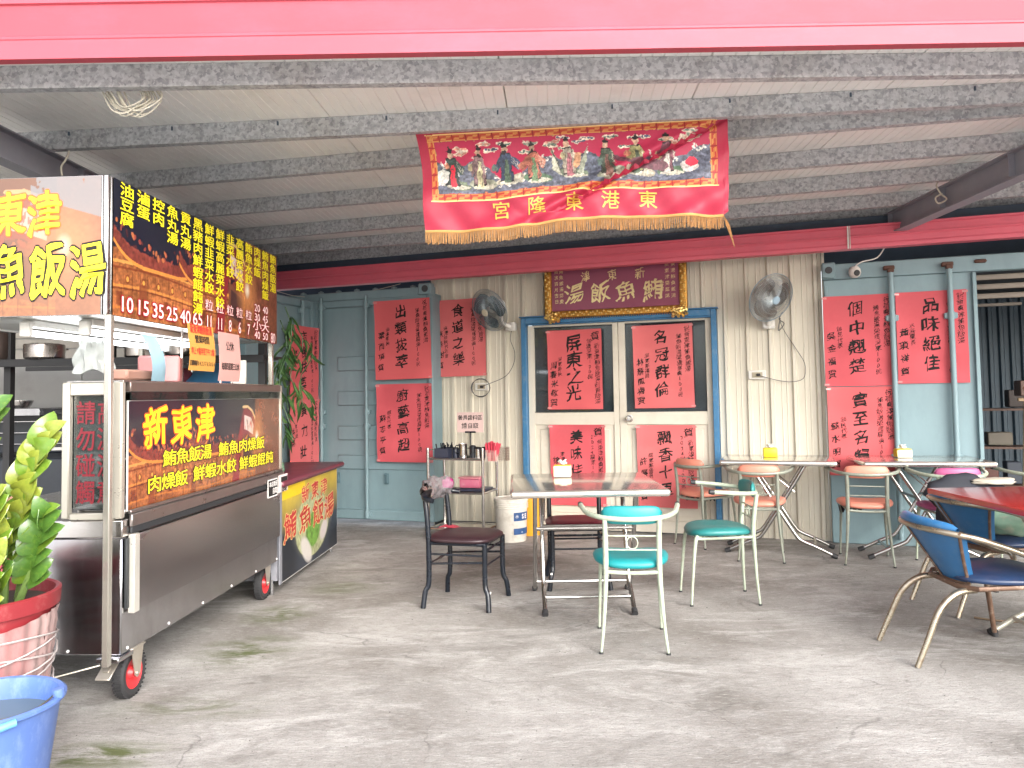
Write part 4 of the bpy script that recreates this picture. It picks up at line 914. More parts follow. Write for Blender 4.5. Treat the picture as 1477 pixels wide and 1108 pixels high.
# ================================================================== FOOD CART
CARTZ = -math.atan2(0.0558, 0.9984)
cart = thing('food_cart', 'stainless steel food cart with a lit menu canopy on red wheels', 'food cart', (-1.736, 3.33, 0), CARTZ)
CL = 1.99
def temple(cv, seed, glowx=None):
    a = cv.asp; n = cv.noise(7, seed, 5); n2 = cv.noise(38, seed + 1, 3)
    sky = lin(28, 32, 46); cv.c[:] = sky
    top = 0.50 - 0.10 * np.sin(np.clip((cv.x - 0.15 * a) / (0.35 * a), 0, 1) * 3.14)
    # orange hall: friezes, panels, round medallions, pillars
    body = cv.y < top; n3 = cv.noise(80, seed + 2, 2)
    col = np.array(lin(172, 104, 62)) * (0.35 + 1.0 * n[..., None]) * (0.45 + 1.1 * n2[..., None]) * (0.6 + 0.8 * n3[..., None]); cv.c[body] = col[body]
    for (yy, hh, c1) in ((0.40, .012, lin(225, 160, 85)), (0.355, .008, lin(110, 45, 28)), (0.22, .010, lin(215, 140, 70)), (0.20, .006, lin(90, 36, 24)), (0.06, .008, lin(205, 125, 60))): cv.fill(body & (abs(cv.y - yy - 0.02 * np.sin(cv.x * 3)) < hh), c1, 0.75)
    for i in range(int(a * 9)):
        xx = i / 9 + .03
        cv.fill(body & (abs(cv.x - xx) < 0.004) & (cv.y < .35), lin(85, 34, 22), 0.7)
        if i % 2: cv.ell(xx + .05, .285, .03, .035, lin(110, 50, 28), .8); cv.ell(xx + .05, .285, .018, .022, lin(235, 165, 80), .8)
        elif i % 3 == 0: cv.poly([(xx + .015, .08), (xx + .095, .08), (xx + .095, .18), (xx + .015, .18)], lin(100, 40, 28), .7)
    for xx in (0.35, 1.2): cv.poly([(xx, 0), (xx + .11, 0), (xx + .11, .27), (xx, .27)], lin(120, 62, 40), .8)
    # swept roofs with ornaments
    for (xa, xb, yb_) in ((0.0, 0.42 * a, .52), (0.30 * a, 0.70 * a, .50)):
        xs_ = np.clip((cv.x - xa) / (xb - xa), 0, 1); crv = yb_ + 0.16 * (2 * xs_ - 1) ** 4 - .02; m = (cv.x > xa) & (cv.x < xb) & (cv.y > crv - 0.10 - 0.03 * n) & (cv.y < crv + 0.05 * (n2 - .2))
        cc_ = np.array(lin(120, 58, 50)) * (0.45 + 1.1 * n2[..., None]); cv.c[m] = cc_[m]
        m = (cv.x > xa) & (cv.x < xb) & (abs(cv.y - crv + .1) < 0.014); cv.fill(m, lin(235, 150, 70), .8)
        RS = np.random.RandomState(seed + int(xa * 10))
        for k in range(46):
            u = RS.rand(); xx = xa + u * (xb - xa); yy = yb_ + .16 * (2 * u - 1) ** 4 + RS.uniform(-.02, .07 + .08 * abs(2 * u - 1)); cv.ell(xx, yy, RS.uniform(.008, .022), RS.uniform(.01, .035), tuple(np.array(lin(*[(150, 70, 60), (90, 45, 45), (190, 110, 70)][k % 3]))), .85, rot=RS.uniform(-1, 1))
    # arch with painted panel and a lamp on the right
    gx = (glowx or 0.72) * a
    cv.poly([(gx - .30, 0), (gx - .10, 0), (gx - .02, .45), (gx + .10, .80), (gx + .02, .84), (gx - .14, .5)], lin(140, 45, 50))
    cv.poly([(gx + .0, .80), (gx + .04, .90), (gx + .30, .84), (gx + .42, .70), (gx + .40, .44), (gx + .14, .56), (gx + .02, .55)], lin(125, 45, 55))
    cv.poly([(gx + .06, .80), (gx + .27, .76), (gx + .35, .66), (gx + .33, .54), (gx + .16, .60), (gx + .06, .62)], lin(225, 200, 190))
    RS = np.random.RandomState(seed + 77)
    for k in range(16): cv.ell(gx + .08 + RS.rand() * .22, .62 + RS.rand() * .12, .008, .03, tuple(np.array(lin(*[(190, 60, 60), (70, 90, 90), (120, 90, 60)][k % 3]))), .8)
    cv.line([(gx + .02, .90), (gx + .16, .905), (gx + .30, .85), (gx + .42, .73)], .016, lin(215, 180, 130))
    cv.poly([(gx + .02, .52), (gx + .38, .42), (gx + .34, .08), (gx + .0, .15)], lin(120, 75, 55)); cv.poly([(gx + .06, .46), (gx + .33, .39), (gx + .30, .14), (gx + .05, .19)], lin(75, 50, 48))
    rgt = cv.x > gx + .40
    cv.c[rgt] = (np.array(lin(140, 84, 62)) * (0.3 + .9 * n[..., None]) * (0.5 + 1.0 * n2[..., None]))[rgt]
    cv.ell(gx + .46, .50, .30, .40, lin(240, 160, 95), .7, soft=1.0); cv.ell(gx + .46, .50, .07, .10, lin(255, 250, 225), 1, soft=1.0)
    cv.c *= 0.72 * (0.85 + .3 * n2)[..., None]
SIGNB = mat_print('printed_sign', 0.4, grain=0.04)
# menu board (right side of canopy)
q = MB(); q.box((-0.014, CL / 2, 1.995), (0.02, CL, 0.612), 0.002); mb_ = q.build('menu_board', SS, cart)
cv = Canvas(560, 180, 3.25); temple(cv, 3, 0.60)
fnb = lambda u, v: Vector((0.0, 0.006 + (CL - 0.012) * u, 1.692 + 0.606 * v)); cv.build('printed_face', SIGNB, fnb, mb_)
T = Text(); TR = Text(); TW = Text()
sf = lambda x, z: Vector((0.003, x, z)); sf2 = lambda x, z: Vector((0.0045, x, z))
cols = ['油豆腐', '滷蛋', '控肉', '魚丸湯', '貢丸湯', '黑豬肉鮮蝦餛飩湯', '鮮蝦韭菜水餃', '鮮蝦高麗菜水餃', '韭菜水餃', '高麗菜水餃', '鮪魚水餃', '肉燥飯', '鮪魚肉燥飯', '鮪魚飯湯']
price = ['10', '15', '35', '25', '40', '65', '11', '11', '8', '6', '7', None, None, '80']
TS = Text()
for i, tx in enumerate(cols):
    x = 0.106 + i * 0.138; p_ = 0.0655
    for k, ch in enumerate(tx): T.put(ch, sf2, x, 2.262 - k * p_, 0.112, 0.061, bold=0.022)
    def num(txt, zc, h_, w_):
        n_ = len(txt)
        for k, ch in enumerate(txt):
            xx = x + (k - (n_ - 1) / 2) * w_ * 0.95
            TR.put(ch, sf, xx, zc, w_ * 1.75, h_ * 1.38, bold=0.09); TW.put(ch, sf2, xx, zc, w_ * 1.75, h_ * 1.38, bold=0.012)
    if price[i]: num(price[i], 1.748 if i < 13 else 1.725, 0.066, 0.062 if len(price[i]) > 1 and i < 6 else 0.045)
    if 6 <= i <= 10:
        TR.put('粒', sf, x, 1.838, 0.095, 0.062, bold=0.05); TW.put('粒', sf2, x, 1.838, 0.095, 0.062, bold=0.0)
    if i == 11:
        for tx_, z_ in (('20', 1.90), ('30', 1.84), ('小', 1.785), ('40', 1.725)): num(tx_, z_, 0.045, 0.05 if len(tx_) > 1 else 0.08)
    if i == 12:
        for tx_, z_ in (('40', 1.90), ('45', 1.84), ('大', 1.785), ('50', 1.725)): num(tx_, z_, 0.045, 0.05 if len(tx_) > 1 else 0.08)
T.build('menu_lettering', YELL, mb_); TR.build('price_outline', mat('deep_red_print', (0.30, 0.008, 0.015), 0.45), mb_); TW.build('price_figures', mat('pink_white_print', (0.8, 0.62, 0.6), 0.45), mb_)
# header board (near end)
HW = 0.94
q = MB(); q.box((-HW / 2 - 0.03, -0.014, 1.995), (HW, 0.02, 0.612), 0.002); hb = q.build('header_board', SS, cart)
cv = Canvas(330, 215, 1.53); temple(cv, 9, 0.52); cv.c = cv.c * 0.62 + np.array(lin(214, 160, 130)) * 0.38 * (0.5 + 0.5 * cv.x / 1.53)[..., None]
cv.c *= 0.62; m_ = (cv.y > 0.62) & (cv.x > 1.05); cv.fill((cv.y > 0.80 - 0.3 * np.clip(cv.x - 1.2, 0, 1)) & (cv.x > 1.0) & (cv.noise(5, 2) > .25), lin(112, 112, 114), .8)
cv.build('printed_face', SIGNB, lambda u, v: Vector((-0.03 - HW + 0.006 + (HW - 0.012) * u, -0.0255, 1.692 + 0.606 * v)), hb)
O1, O2, O3 = Text(), Text(), Text()
hf = lambda e: (lambda x, z: Vector((x, -0.0265 - e, z)))
for ch, x in zip('新東津', (-0.62, -0.455, -0.292)):
    st_ = random.getstate(); O1.put(ch, hf(0), x, 2.135, 0.150, 0.19, bold=0.06, brush=0.6); random.setstate(st_); O2.put(ch, hf(0.0015), x, 2.135, 0.150, 0.19, bold=0.014, brush=0.6)
for ch, x in zip('鮪魚飯湯', (-0.625, -0.45, -0.275, -0.095)):
    st_ = random.getstate(); O3.put(ch, hf(0), x, 1.885, 0.155, 0.235, bold=0.065, brush=0.7); random.setstate(st_); O2.put(ch, hf(0.0015), x, 1.885, 0.155, 0.235, bold=0.026, brush=0.7)
O1.build('letter_glow', mat('orange_red_print', (0.75, 0.12, 0.02), 0.45), hb); O3.build('letter_outline', INK, hb); O2.build('lettering', YELL, hb)
# left side board and canopy roof
q = MB(); q.box((-HW - 0.02, CL / 2, 1.995), (0.02, CL, 0.61), 0.002); q.build('side_board', WHITEP, cart)
q = MB(); q.box((-HW / 2 - 0.03, CL / 2, 1.703), (HW - 0.04, CL - 0.03, 0.012)); q.build('canopy_underside', mat('canopy_sheet', (0.62, 0.62, 0.58), 0.35, metal=0.3), cart)
q = MB(); q.box((-HW / 2 - 0.03, CL / 2, 2.292), (HW - 0.04, CL - 0.03, 0.010)); q.build('canopy_top', SS, cart)
q = MB(); q.box((-0.018, -0.012, 1.995), (0.02, 0.02, 0.615), 0.003); q.build('corner_trim', SS, cart)
# posts
def sqpost(x, y, z0, z1, w=0.03):
    q = MB(); q.box((x, y, (z0 + z1) / 2), (w, w, z1 - z0), 0.004); return q.build('post', mat('polished_post', (0.50, 0.475, 0.42), 0.22, metal=0.75, var=0.06), cart)
sqpost(0.010, -0.034, 0.20, 1.688); sqpost(-0.03, CL - 0.04, 1.38, 1.695, 0.03); sqpost(-HW, -0.03, 0.2, 1.688); sqpost(-HW, CL - 0.04, 0.2, 1.695)
q = MB()
for y in (0.95, 1.45, 1.62): q.tube([(-0.16, y, 1.37), (-0.16, y, 1.70)], 0.008, 8)
q.build('thin_rods', SS, cart)
F2_ = mat('dull_rail', (0.30, 0.27, 0.26), 0.3, metal=0.9, var=0.12)
# body
BX0, BX1, BY0, BY1 = -0.93, 0.036, 0.03, 1.90
q = MB(); q.box(((BX0 + BX1) / 2, (BY0 + BY1) / 2, 0.475), (BX1 - BX0, BY1 - BY0, 0.50), 0.006); body = q.build('body', SSD, cart)
q = MB(); q.box((BX1 + 0.028, 0.97, 0.565), (0.012, 1.76, 0.33), 0.003); q.build('fold_down_shelf', mat('brushed_panel', (0.50, 0.49, 0.505), 0.27, metal=1.0, var=0.12, vs=1.0, stretch=(1, 0.5, 3), bump=0.03, bs=3), cart)
q = MB(); q.box((BX1 + 0.024, 0.085, 0.565), (0.03, 0.045, 0.34), 0.003); q.build('shelf_edge', mat('pale_edge', (0.7, 0.68, 0.62), 0.3, metal=0.6), cart)
q = MB(); q.box((BX1 + 0.012, 0.05, 0.57), (0.012, 0.022, 0.30), 0.002); q.build('hinge_strip', DARKB, cart)
q = MB(); q.box(((BX0 + BX1) / 2 - 0.0, (BY0 + BY1) / 2, 0.765), (BX1 - BX0 + 0.02, BY1 - BY0 + 0.03, 0.075), 0.004); q.build('counter_rim', SS, cart)
q = MB(); q.box((0.053, 1.0, 0.752), (0.012, 1.86, 0.03), 0.003); q.build('dark_channel', DARKB, cart)
q = MB(); q.box((0.058, 1.0, 0.795), (0.016, 1.88, 0.055), 0.004); q.box((0.052, 1.0, 0.832), (0.016, 1.88, 0.016), 0.003); q.build('lower_rail', F2_, cart)
for k in range(6):
    q = MB(); q.lathe([(0, 0.004), (0.006, 0.003), (0.007, 0)], 8, Matrix.Translation((BX1, 0.08 + k * 0.36, 0.243)) @ Matrix.Rotation(math.radians(90), 4, 'Y')); q.build('rivet', WHITEPR, body)
for k in range(2):
    q = MB(); q.lathe([(0, 0.004), (0.006, 0.003), (0.007, 0)], 8, Matrix.Translation((-0.2 - k * 0.3, BY0, 0.243)) @ Matrix.Rotation(math.radians(90), 4, 'X')); q.build('rivet', WHITEPR, body)
# showcase: frame, glass, print
SX0, SX1, SY0, SY1, SZ0, SZ1 = -0.222, 0.046, 0.02, 1.96, 0.81, 1.40
q = MB(); F2 = mat('dull_frame', (0.24, 0.19, 0.17), 0.35, metal=0.8, var=0.15)
q.box((SX1 - 0.015, (SY0 + SY1) / 2 + 0.03, SZ1 - 0.02), (0.03, SY1 - SY0 - 0.05, 0.045), 0.004); q.build('showcase_top_rail', F2, cart)
q = MB(); q.box(((SX0 + SX1) / 2, (SY0 + SY1) / 2, SZ1 + 0.003), (SX1 - SX0 - 0.01, SY1 - SY0 - 0.01, 0.008), 0.002); q.build('showcase_top', SS, cart)
PAL = mat('pale_aluminium', (0.50, 0.475, 0.41), 0.3, metal=0.6, var=0.06)
q = MB(); q.box((SX1 - 0.022, SY0, (SZ0 + SZ1) / 2), (0.045, 0.03, SZ1 - SZ0), 0.005); q.box((SX0 + 0.015, SY0, (SZ0 + SZ1) / 2), (0.035, 0.03, SZ1 - SZ0), 0.005); q.box(((SX0 + SX1) / 2, SY0 - 0.001, SZ1 - 0.03), (SX1 - SX0 - 0.07, 0.028, 0.055), 0.004); q.box(((SX0 + SX1) / 2, SY0 - 0.001, SZ0 + 0.01), (SX1 - SX0 - 0.07, 0.026, 0.03), 0.004)
q.box((SX1 - 0.01, SY1 - 0.02, (SZ0 + SZ1) / 2), (0.022, 0.03, SZ1 - SZ0), 0.004); q.build('showcase_frame', PAL, cart)
q = MB(); q.box(((SX0 + SX1) / 2, SY0 + 0.018, (SZ0 + SZ1) / 2), (SX1 - SX0 - 0.07, 0.006, SZ1 - SZ0 - 0.08)); eg = q.build('end_glass', mat_glass('showcase_glass', (0.12, 0.16, 0.155), 0.10), cart)
q = MB(); q.box((SX0 + 0.01, (SY0 + SY1) / 2, (SZ0 + SZ1) / 2), (0.006, SY1 - SY0 - 0.06, SZ1 - SZ0 - 0.08)); q.build('rear_glass', mat_glass('showcase_glass', (0.12, 0.16, 0.155), 0.10), cart)
q = MB(); q.box((SX1 - 0.006, (SY0 + SY1) / 2 + 0.02, 1.34), (0.005, SY1 - SY0 - 0.09, 0.05)); q.build('front_glass', mat_glass('showcase_glass', (0.12, 0.16, 0.155), 0.10), cart)
q = MB(); q.box((SX1 - 0.012, (SY0 + SY1) / 2 + 0.015, 1.075), (0.008, SY1 - SY0 - 0.07, 0.485)); sp_ = q.build('sign_panel', WHITEP, cart)
cv = Canvas(560, 145, 3.85); temple(cv, 21, 0.66)
fy0, fy1 = SY0 + 0.05, SY1 - 0.02
cv.build('printed_face', mat_print('glossy_sign', 0.25, coat=0.6, grain=0.03), lambda u, v: Vector((SX1 - 0.0065, fy0 + (fy1 - fy0) * u, 0.835 + 0.48 * v)), sp_)
A_, B_ = Text(), Text(); C_ = Text()
gf = lambda e: (lambda x, z: Vector((SX1 - 0.0055 + e, x, z)))
for ch, x in zip('新東津', (0.30, 0.555, 0.81)): st_ = random.getstate(); A_.put(ch, gf(0), x, 1.19, 0.215, 0.185, bold=0.06, brush=0.7); random.setstate(st_); B_.put(ch, gf(0.0012), x, 1.19, 0.215, 0.185, bold=0.02, brush=0.7)
def rowt(tx, xa, pit, z):
    for i, ch in enumerate(tx): C_.put(ch, gf(0), xa + i * pit, z, 0.135, 0.082, bold=0.05); B_.put(ch, gf(0.0012), xa + i * pit, z, 0.13, 0.078, bold=0.012)
rowt('鮪魚飯湯', 0.43, 0.130, 1.035); rowt('鮪魚肉燥飯', 1.04, 0.135, 1.035); rowt('肉燥飯', 0.29, 0.130, 0.925); rowt('鮮蝦水餃', 0.74, 0.135, 0.93); rowt('鮮蝦餛飩', 1.32, 0.138, 0.93)
A_.build('letter_glow', mat('orange_red_print', (0.75, 0.12, 0.02), 0.45), sp_); C_.build('letter_outline', INK, sp_); B_.build('lettering', YELL, sp_)
T = Text(); ef = lambda x, z: Vector((x, SY0 + 0.0135, z))
for tx, x in (('請勿碰觸', -0.132), ('高溫注意', -0.038)):
    for k, ch in enumerate(tx): T.put(ch, ef, x, 1.265 - k * 0.115, 0.084, 0.100, bold=0.02)
T.build('warning_lettering', mat('dark_red_vinyl', (0.16, 0.008, 0.016), 0.4), eg)
# inside the showcase
q = MB(); q.box(((SX0 + SX1) / 2, 0.98, 0.83), (0.22, 1.8, 0.02), 0.003); q.build('tray_shelf', SS, cart)
q = MB(); q.box(((SX0 + SX1) / 2, 0.98, 1.06), (0.22, 1.8, 0.008), 0.002); q.build('wire_shelf', SS, cart)
# wheels
def wheel(x, y, brake, front):
    q = MB(); M = Matrix.Translation((x, y, 0.105)) @ Matrix.Rotation(math.radians(90), 4, 'Y')
    q.lathe([(0.068, -0.022), (0.09, -0.024), (0.103, -0.015), (0.105, 0), (0.103, 0.015), (0.09, 0.024), (0.068, 0.022)], 32, M)
    for k in range(34):
        a = 2 * math.pi * k / 34
        q.box((x, y + 0.105 * math.cos(a), 0.105 + 0.105 * math.sin(a)), (0.040, 0.008, 0.005), rot=Matrix.Rotation(a + math.pi / 2, 3, 'X'))
    w = q.build('wheel', RUBBER, cart)
    q = MB(); q.lathe([(0.07, -0.022), (0.06, -0.012), (0.03, -0.008), (0.02, -0.026), (0, -0.026)], 28, M); q.lathe([(0.07, 0.022), (0.06, 0.012), (0.03, 0.008), (0.02, 0.026), (0, 0.026)], 28, M); q.build('wheel_rim', mat('wheel_red', (0.5, 0.03, 0.035), 0.4), w)
    q = MB()
    for sx in (-0.034, 0.034): q.prism([(y - 0.05, 0.225), (y + 0.05, 0.225), (y + 0.022, 0.10), (y + 0.0, 0.085), (y - 0.02, 0.10)], 0.004, Matrix.Translation((x + sx, 0, 0)) @ Matrix(((0, 0, 1, 0), (1, 0, 0, 0), (0, 1, 0, 0), (0, 0, 0, 1))))
    q.box((x, y, 0.222), (0.09, 0.11, 0.008), 0.002); q.tube([(x - 0.04, y, 0.105), (x + 0.042, y, 0.105)], 0.009, 8)
    q.build('caster_fork', mat('zinc_fork', (0.5, 0.46, 0.4), 0.4, metal=0.7, dirt=(0.3, 0.2, 0.1), dirt_amt=0.5), w)
    if brake:
        q = MB(); q.box((x - 0.035, y - 0.115, 0.15), (0.065, 0.09, 0.007), 0.002, rot=Matrix.Rotation(0.6, 3, 'X')); q.box((x - 0.035, y - 0.115, 0.155), (0.025, 0.025, 0.008), 0.001, rot=Matrix.Rotation(0.6, 3, 'X')); q.build('brake_pedal', mat('zinc_fork', (0.5, 0.46, 0.4)), w)
wheel(-0.005, 0.17, True, True); wheel(-0.03, 1.80, False, False); wheel(-0.86, 0.17, False, True); wheel(-0.86, 1.80, False, False)
q = MB(); q.box((-0.008, 0.06, 0.212), (0.10, 0.12, 0.02), 0.003); q.build('caster_plate', SSD, cart)
# fluorescent lamps under the canopy (lit)
TUBEM = mat_emit('lit_tube', (0.93, 0.97, 1.0), 2.6)
for i, (x, lab) in enumerate(((-0.22, 'lit fluorescent tube nearer the menu side under the cart canopy'), (-0.50, 'lit fluorescent tube on the kitchen side under the cart canopy'))):
    t = thing('fluorescent_lamp', lab, 'lamp', (-1.736, 3.33, 0), CARTZ, 'tubes under the canopy')
    q = MB(); q.box((x, 0.80, 1.680), (0.06, 1.26, 0.032), 0.004); q.build('batten', WHITEP, t)
    q = MB()
    for yy in (0.16, 1.44): q.box((x, yy, 1.652), (0.05, 0.03, 0.07), 0.006)
    q.build('lamp_holder', WHITEP, t)
    q = MB(); q.tube([(x, 0.175, 1.636), (x, 1.425, 1.636)], 0.014, 12); q.build('tube', TUBEM, t)
def cl(x, y, z): return Vector((-1.736, 3.33, 0)) + Matrix.Rotation(CARTZ, 3, 'Z') @ Vector((x, y, z))
# paper notes taped on the board's lower edge
def note(label, y, w, z0, z1, colr, lines, ink=INK, tilt=0.03):
    t = thing('paper_notice', label, 'notice', cl(0.014, y, 0), CARTZ, 'paper notices taped under the menu board')
    q = MB(); fn = lambda u, v: Vector((0.004 + 0.02 * math.sin(v * 2.6) * (1 - v), (u - 0.5) * w - tilt * (z1 - z0) * (v - 1) * 2, z0 + (z1 - z0) * v)); q.sheet(fn, 4, 8, (-0.001, 0, 0)); q.build('paper', mat('paper_%d' % int(sum(colr) * 1000), colr, 0.7, var=0.03), t)
    T = Text(); T2 = Text()
    H_ = z1 - z0
    for (tx, zc, sz, red) in lines:
        n_ = len(tx)
        for k, ch in enumerate(tx):
            X_ = ((k - (n_ - 1) / 2) * sz * 1.0) / w + 0.5; (T2 if red else T).put(ch, lambda x, z: fn(x, z) + Vector((0.0018, 0, 0)), X_, zc, sz / w, sz * (1.4 if len(tx) > 5 else 1.0) / H_, bold=0.02, res=2)
    T.build('lettering', ink, t)
    if T2.v: T2.build('red_lettering', REDP, t)
note('orange paper notice with business hours under the menu board', 0.80, 0.30, 1.47, 1.715, (0.58, 0.28, 0.06), [('新東津鮪魚飯湯', 0.90, 0.036, True), ('營業時間', 0.68, 0.042, False), ('早上9點半至下午2點', 0.42, 0.027, True), ('訂購專線0423765054', 0.16, 0.021, False)])
note('pink paper notice about closing days under the menu board', 1.16, 0.29, 1.42, 1.70, (0.55, 0.30, 0.27), [('公休', 0.72, 0.055, False), ('每周四星期三公休', 0.30, 0.03, False)], tilt=0.0)
# pale blue strip and plastic bag hanging from the tubes
q = MB(); q.sheet(lambda u, v: cl(-0.04 + 0.03 * math.sin(v * 3), 0.30 + 0.13 * u + (1 - v) * 0.10, 1.40 + 0.23 * v), 3, 10, (0, 0, 0.001)); o = q.build('paper_strip', mat('pale_blue_paper', (0.28, 0.44, 0.52), 0.6)); tag(o, 'pale blue strip hanging under the lit tube of the cart', 'paper strip')
q = MB()
def bagf(u, v):
    a = u * 2 * math.pi; r = 0.055 + 0.03 * (1 - v) + 0.012 * math.sin(a * 5 + v * 6) + 0.006 * math.sin(a * 11)
    return cl(-0.42 + r * 1.1 * math.cos(a), 0.55 + r * 0.9 * math.sin(a), 1.465 + 0.16 * v + 0.012 * math.sin(a * 4) * (1 - v))
q.sheet(bagf, 40, 12); o = q.build('plastic_bag', mat_glass('white_plastic_film', (0.5, 0.52, 0.5), 0.8, 0.2)); tag(o, 'white plastic bag hanging behind the near post of the cart', 'bag')
# stickers
t = thing('sticker_pair', 'small black and white warning stickers on the cart side', 'sticker', cl(0.072, 1.80, 0.735), CARTZ)
q = MB(); q.box((0, -0.09, 0), (0.002, 0.17, 0.115)); q.build('sticker', WHITEPR, t); q = MB(); q.box((0, 0.10, 0.01), (0.002, 0.17, 0.115)); q.build('sticker', mat('pale_sticker', (0.7, 0.6, 0.58), 0.5), t)
q = MB(); q.box((0.0016, -0.09, 0.0), (0.001, 0.15, 0.10)); q.build('sticker_field', INK, t); q = MB(); q.box((0.0016, 0.12, 0.035), (0.001, 0.12, 0.035)); q.build('sticker_field', INK, t)
T = Text(); fs = lambda x, z: Vector((0.0035, x, z))
T.row('本店禁菸', fs, -0.155, 0.025, 0.034, res=2, bold=0.02); T.row('自取', fs, -0.10, -0.02, 0.04, res=2, bold=0.02); T.build('lettering', WHITEPR, t)
T = Text(); T.row('自助', fs, 0.06, -0.022, 0.05, res=2, bold=0.03); T.build('lettering', INK, t)
# pull cord from cart to pot
q = MB(); q.tube([cl(-0.02, -0.03, 0.205), cl(-0.45, -0.20, 0.13), cl(-0.8, -0.34, 0.09)], 0.003, 5, sm=4); o = q.build('tie_cord', WIREM); tag(o, 'pale cord running from the cart foot to the red plant pot', 'cord')
# items on the back counter of the cart
q = MB(); q.lathe([(0.0, 0), (0.06, 0), (0.085, 0.05), (0.09, 0.055), (0.08, 0.052), (0.055, 0.006), (0, 0.006)], 24); o = q.build('serving_bowl', SS, loc=cl(-0.52, 0.16, 0.805)); tag(o, 'steel bowl of purple shreds at the near end of the cart', 'bowl')
q = MB()
for k in range(130):
    a = random.uniform(0, 6.28); r = 0.075 * math.sqrt(random.random()); p = Vector((r * math.cos(a), r * math.sin(a), 0.045 + random.uniform(0, 0.03) * (1 - r / 0.09))); d = Vector((random.uniform(-1, 1), random.uniform(-1, 1), random.uniform(-.4, .6))) * 0.022; q.tube([p - d, p + Vector((0, 0, .006)), p + d], 0.0028, 4)
o = q.build('purple_shreds', mat('purple_onion', (0.32, 0.06, 0.14), 0.5), loc=cl(-0.52, 0.16, 0.805)); tag(o, 'heap of purple onion shreds in the steel bowl', 'food', kind='stuff')
q = MB(); q.tube([cl(-0.36, 0.02, 0.84), cl(-0.42, 0.0, 0.79), cl(-0.50, -0.03, 0.66)], [0.009, 0.009, 0.012], 8); o = q.build('ladle', RUBBER); tag(o, 'black handled ladle leaning on the cart edge behind the plant', 'ladle')

# ---------------- kitchen rack with pots, stove, behind the cart
t = thing('kitchen_rack', 'black steel shelf rack with pots behind the food cart', 'shelf', (-3.35, 5.75, 0), -0.05)
q = MB(); q.box((0, 0, 1.615), (3.2, 0.42, 0.02)); q.box((0, -0.21, 1.60), (3.2, 0.02, 0.055), 0.003); q.build('shelf', RUBBER, t)
for x in (-1.5, -0.35, 0.42, 1.55):
    q = MB(); q.box((x, -0.1, 1.04), (0.05, 0.05, 2.06)); q.build('post', RUBBER, t)
q = MB(); q.box((0.5, -0.2, 1.555), (1.3, 0.03, 0.03), 0.003); q.build('brace', RUBBER, t)
POT = mat('old_aluminium', (0.42, 0.38, 0.35), 0.28, metal=1.0, var=0.12)
def pot(label, x, y, z, r, h, m=POT, hand=True):
    t = thing('cooking_pot', label, 'pot', (x, y, z), random.uniform(0, 3), 'pots on the kitchen rack')
    q = MB(); q.lathe([(0, 0), (r * 0.86, 0), (r * 0.98, h * 0.12), (r, h * 0.9), (r * 0.97, h), (r * 0.94, h)], 28); q.build('pot_body', m, t)
    q = MB(); q.lathe([(r * 0.95, h), (r * 0.7, h * 1.06), (0, h * 1.1)], 28); q.build('lid', m, t)
    if hand: q = MB(); q.tube([(r * .98, -0.04, h * .7), (r * 1.18, -0.04, h * .72), (r * 1.18, 0.04, h * .72), (r * .98, 0.04, h * .7)], 0.006, 6); q.build('handle', m, t)
pot('wide aluminium pot left of the black post on the kitchen rack', -3.42, 5.62, 1.626, 0.135, 0.11)
pot('tall dark pot at the left end of the kitchen rack', -3.80, 5.65, 1.626, 0.10, 0.20, mat('dark_pot', (0.12, 0.09, 0.08), 0.4, metal=.6))
pot('steel pot behind the near post of the cart on the rack', -2.72, 5.65, 1.626, 0.12, 0.12)
pot('pale steel pot on the rack behind the pale blue strip', -2.42, 5.62, 1.626, 0.11, 0.15)
q = MB(); q.box((0, 0, 0.02), (0.12, 0.1, 0.04), 0.012); o = q.build('blue_cloth_bundle', mat('bright_blue', (0.03, 0.13, 0.5), 0.5), loc=(-3.08, 5.6, 1.626)); tag(o, 'bright blue folded bundle beside the pot on the rack', 'cloth')
STV = mat('black_stove', (0.03, 0.035, 0.045), 0.35, var=0.2)
t = thing('stove', 'black commercial stove against the grey kitchen wall', 'stove', (-3.55, 6.05, 0), 0)
q = MB(); q.box((0, 0, 0.45), (2.3, 0.7, 0.9), 0.01); q.build('stove_body', STV, t)
q = MB(); q.box((0, 0.28, 1.08), (2.3, 0.12, 0.36), 0.01); q.build('back_panel', STV, t)
for k in range(3): q = MB(); q.box((0, 0.2, 0.98 + k * 0.09), (2.2, 0.03, 0.012), 0.003); q.build('back_rail', SSD, t)
for k in range(4): q = MB(); q.lathe([(0.11, 0), (0.12, 0.02), (0.09, 0.03), (0.07, 0.02), (0.05, 0.0)], 20, Matrix.Translation((-0.8 + k * 0.5, -0.05, 0.9))); q.build('burner', RUBBER, t)
q = MB(); q.box((0.3, -0.2, 0.97), (0.6, 0.3, 0.03), 0.004); q.build('drip_tray', SS, t)
t = thing('wall_shelf', 'short stainless shelf on the kitchen wall at the left edge', 'shelf', (-3.95, 6.1, 0), 0)
q = MB(); q.box((0, 0, 1.24), (0.6, 0.3, 0.06), 0.004); q.build('shelf', SSD, t)
for k in range(2):
    q = MB(); q.lathe([(0, 0), (0.06, 0), (0.085, 0.05), (0.085, 0.06)], 20); o = q.build('steel_bowl', SS, loc=(-4.02 + 0.16 * k, 6.05, 1.272)); tag(o, ['steel bowl at the edge of the short kitchen shelf', 'second steel bowl on the short kitchen shelf'][k], 'bowl')
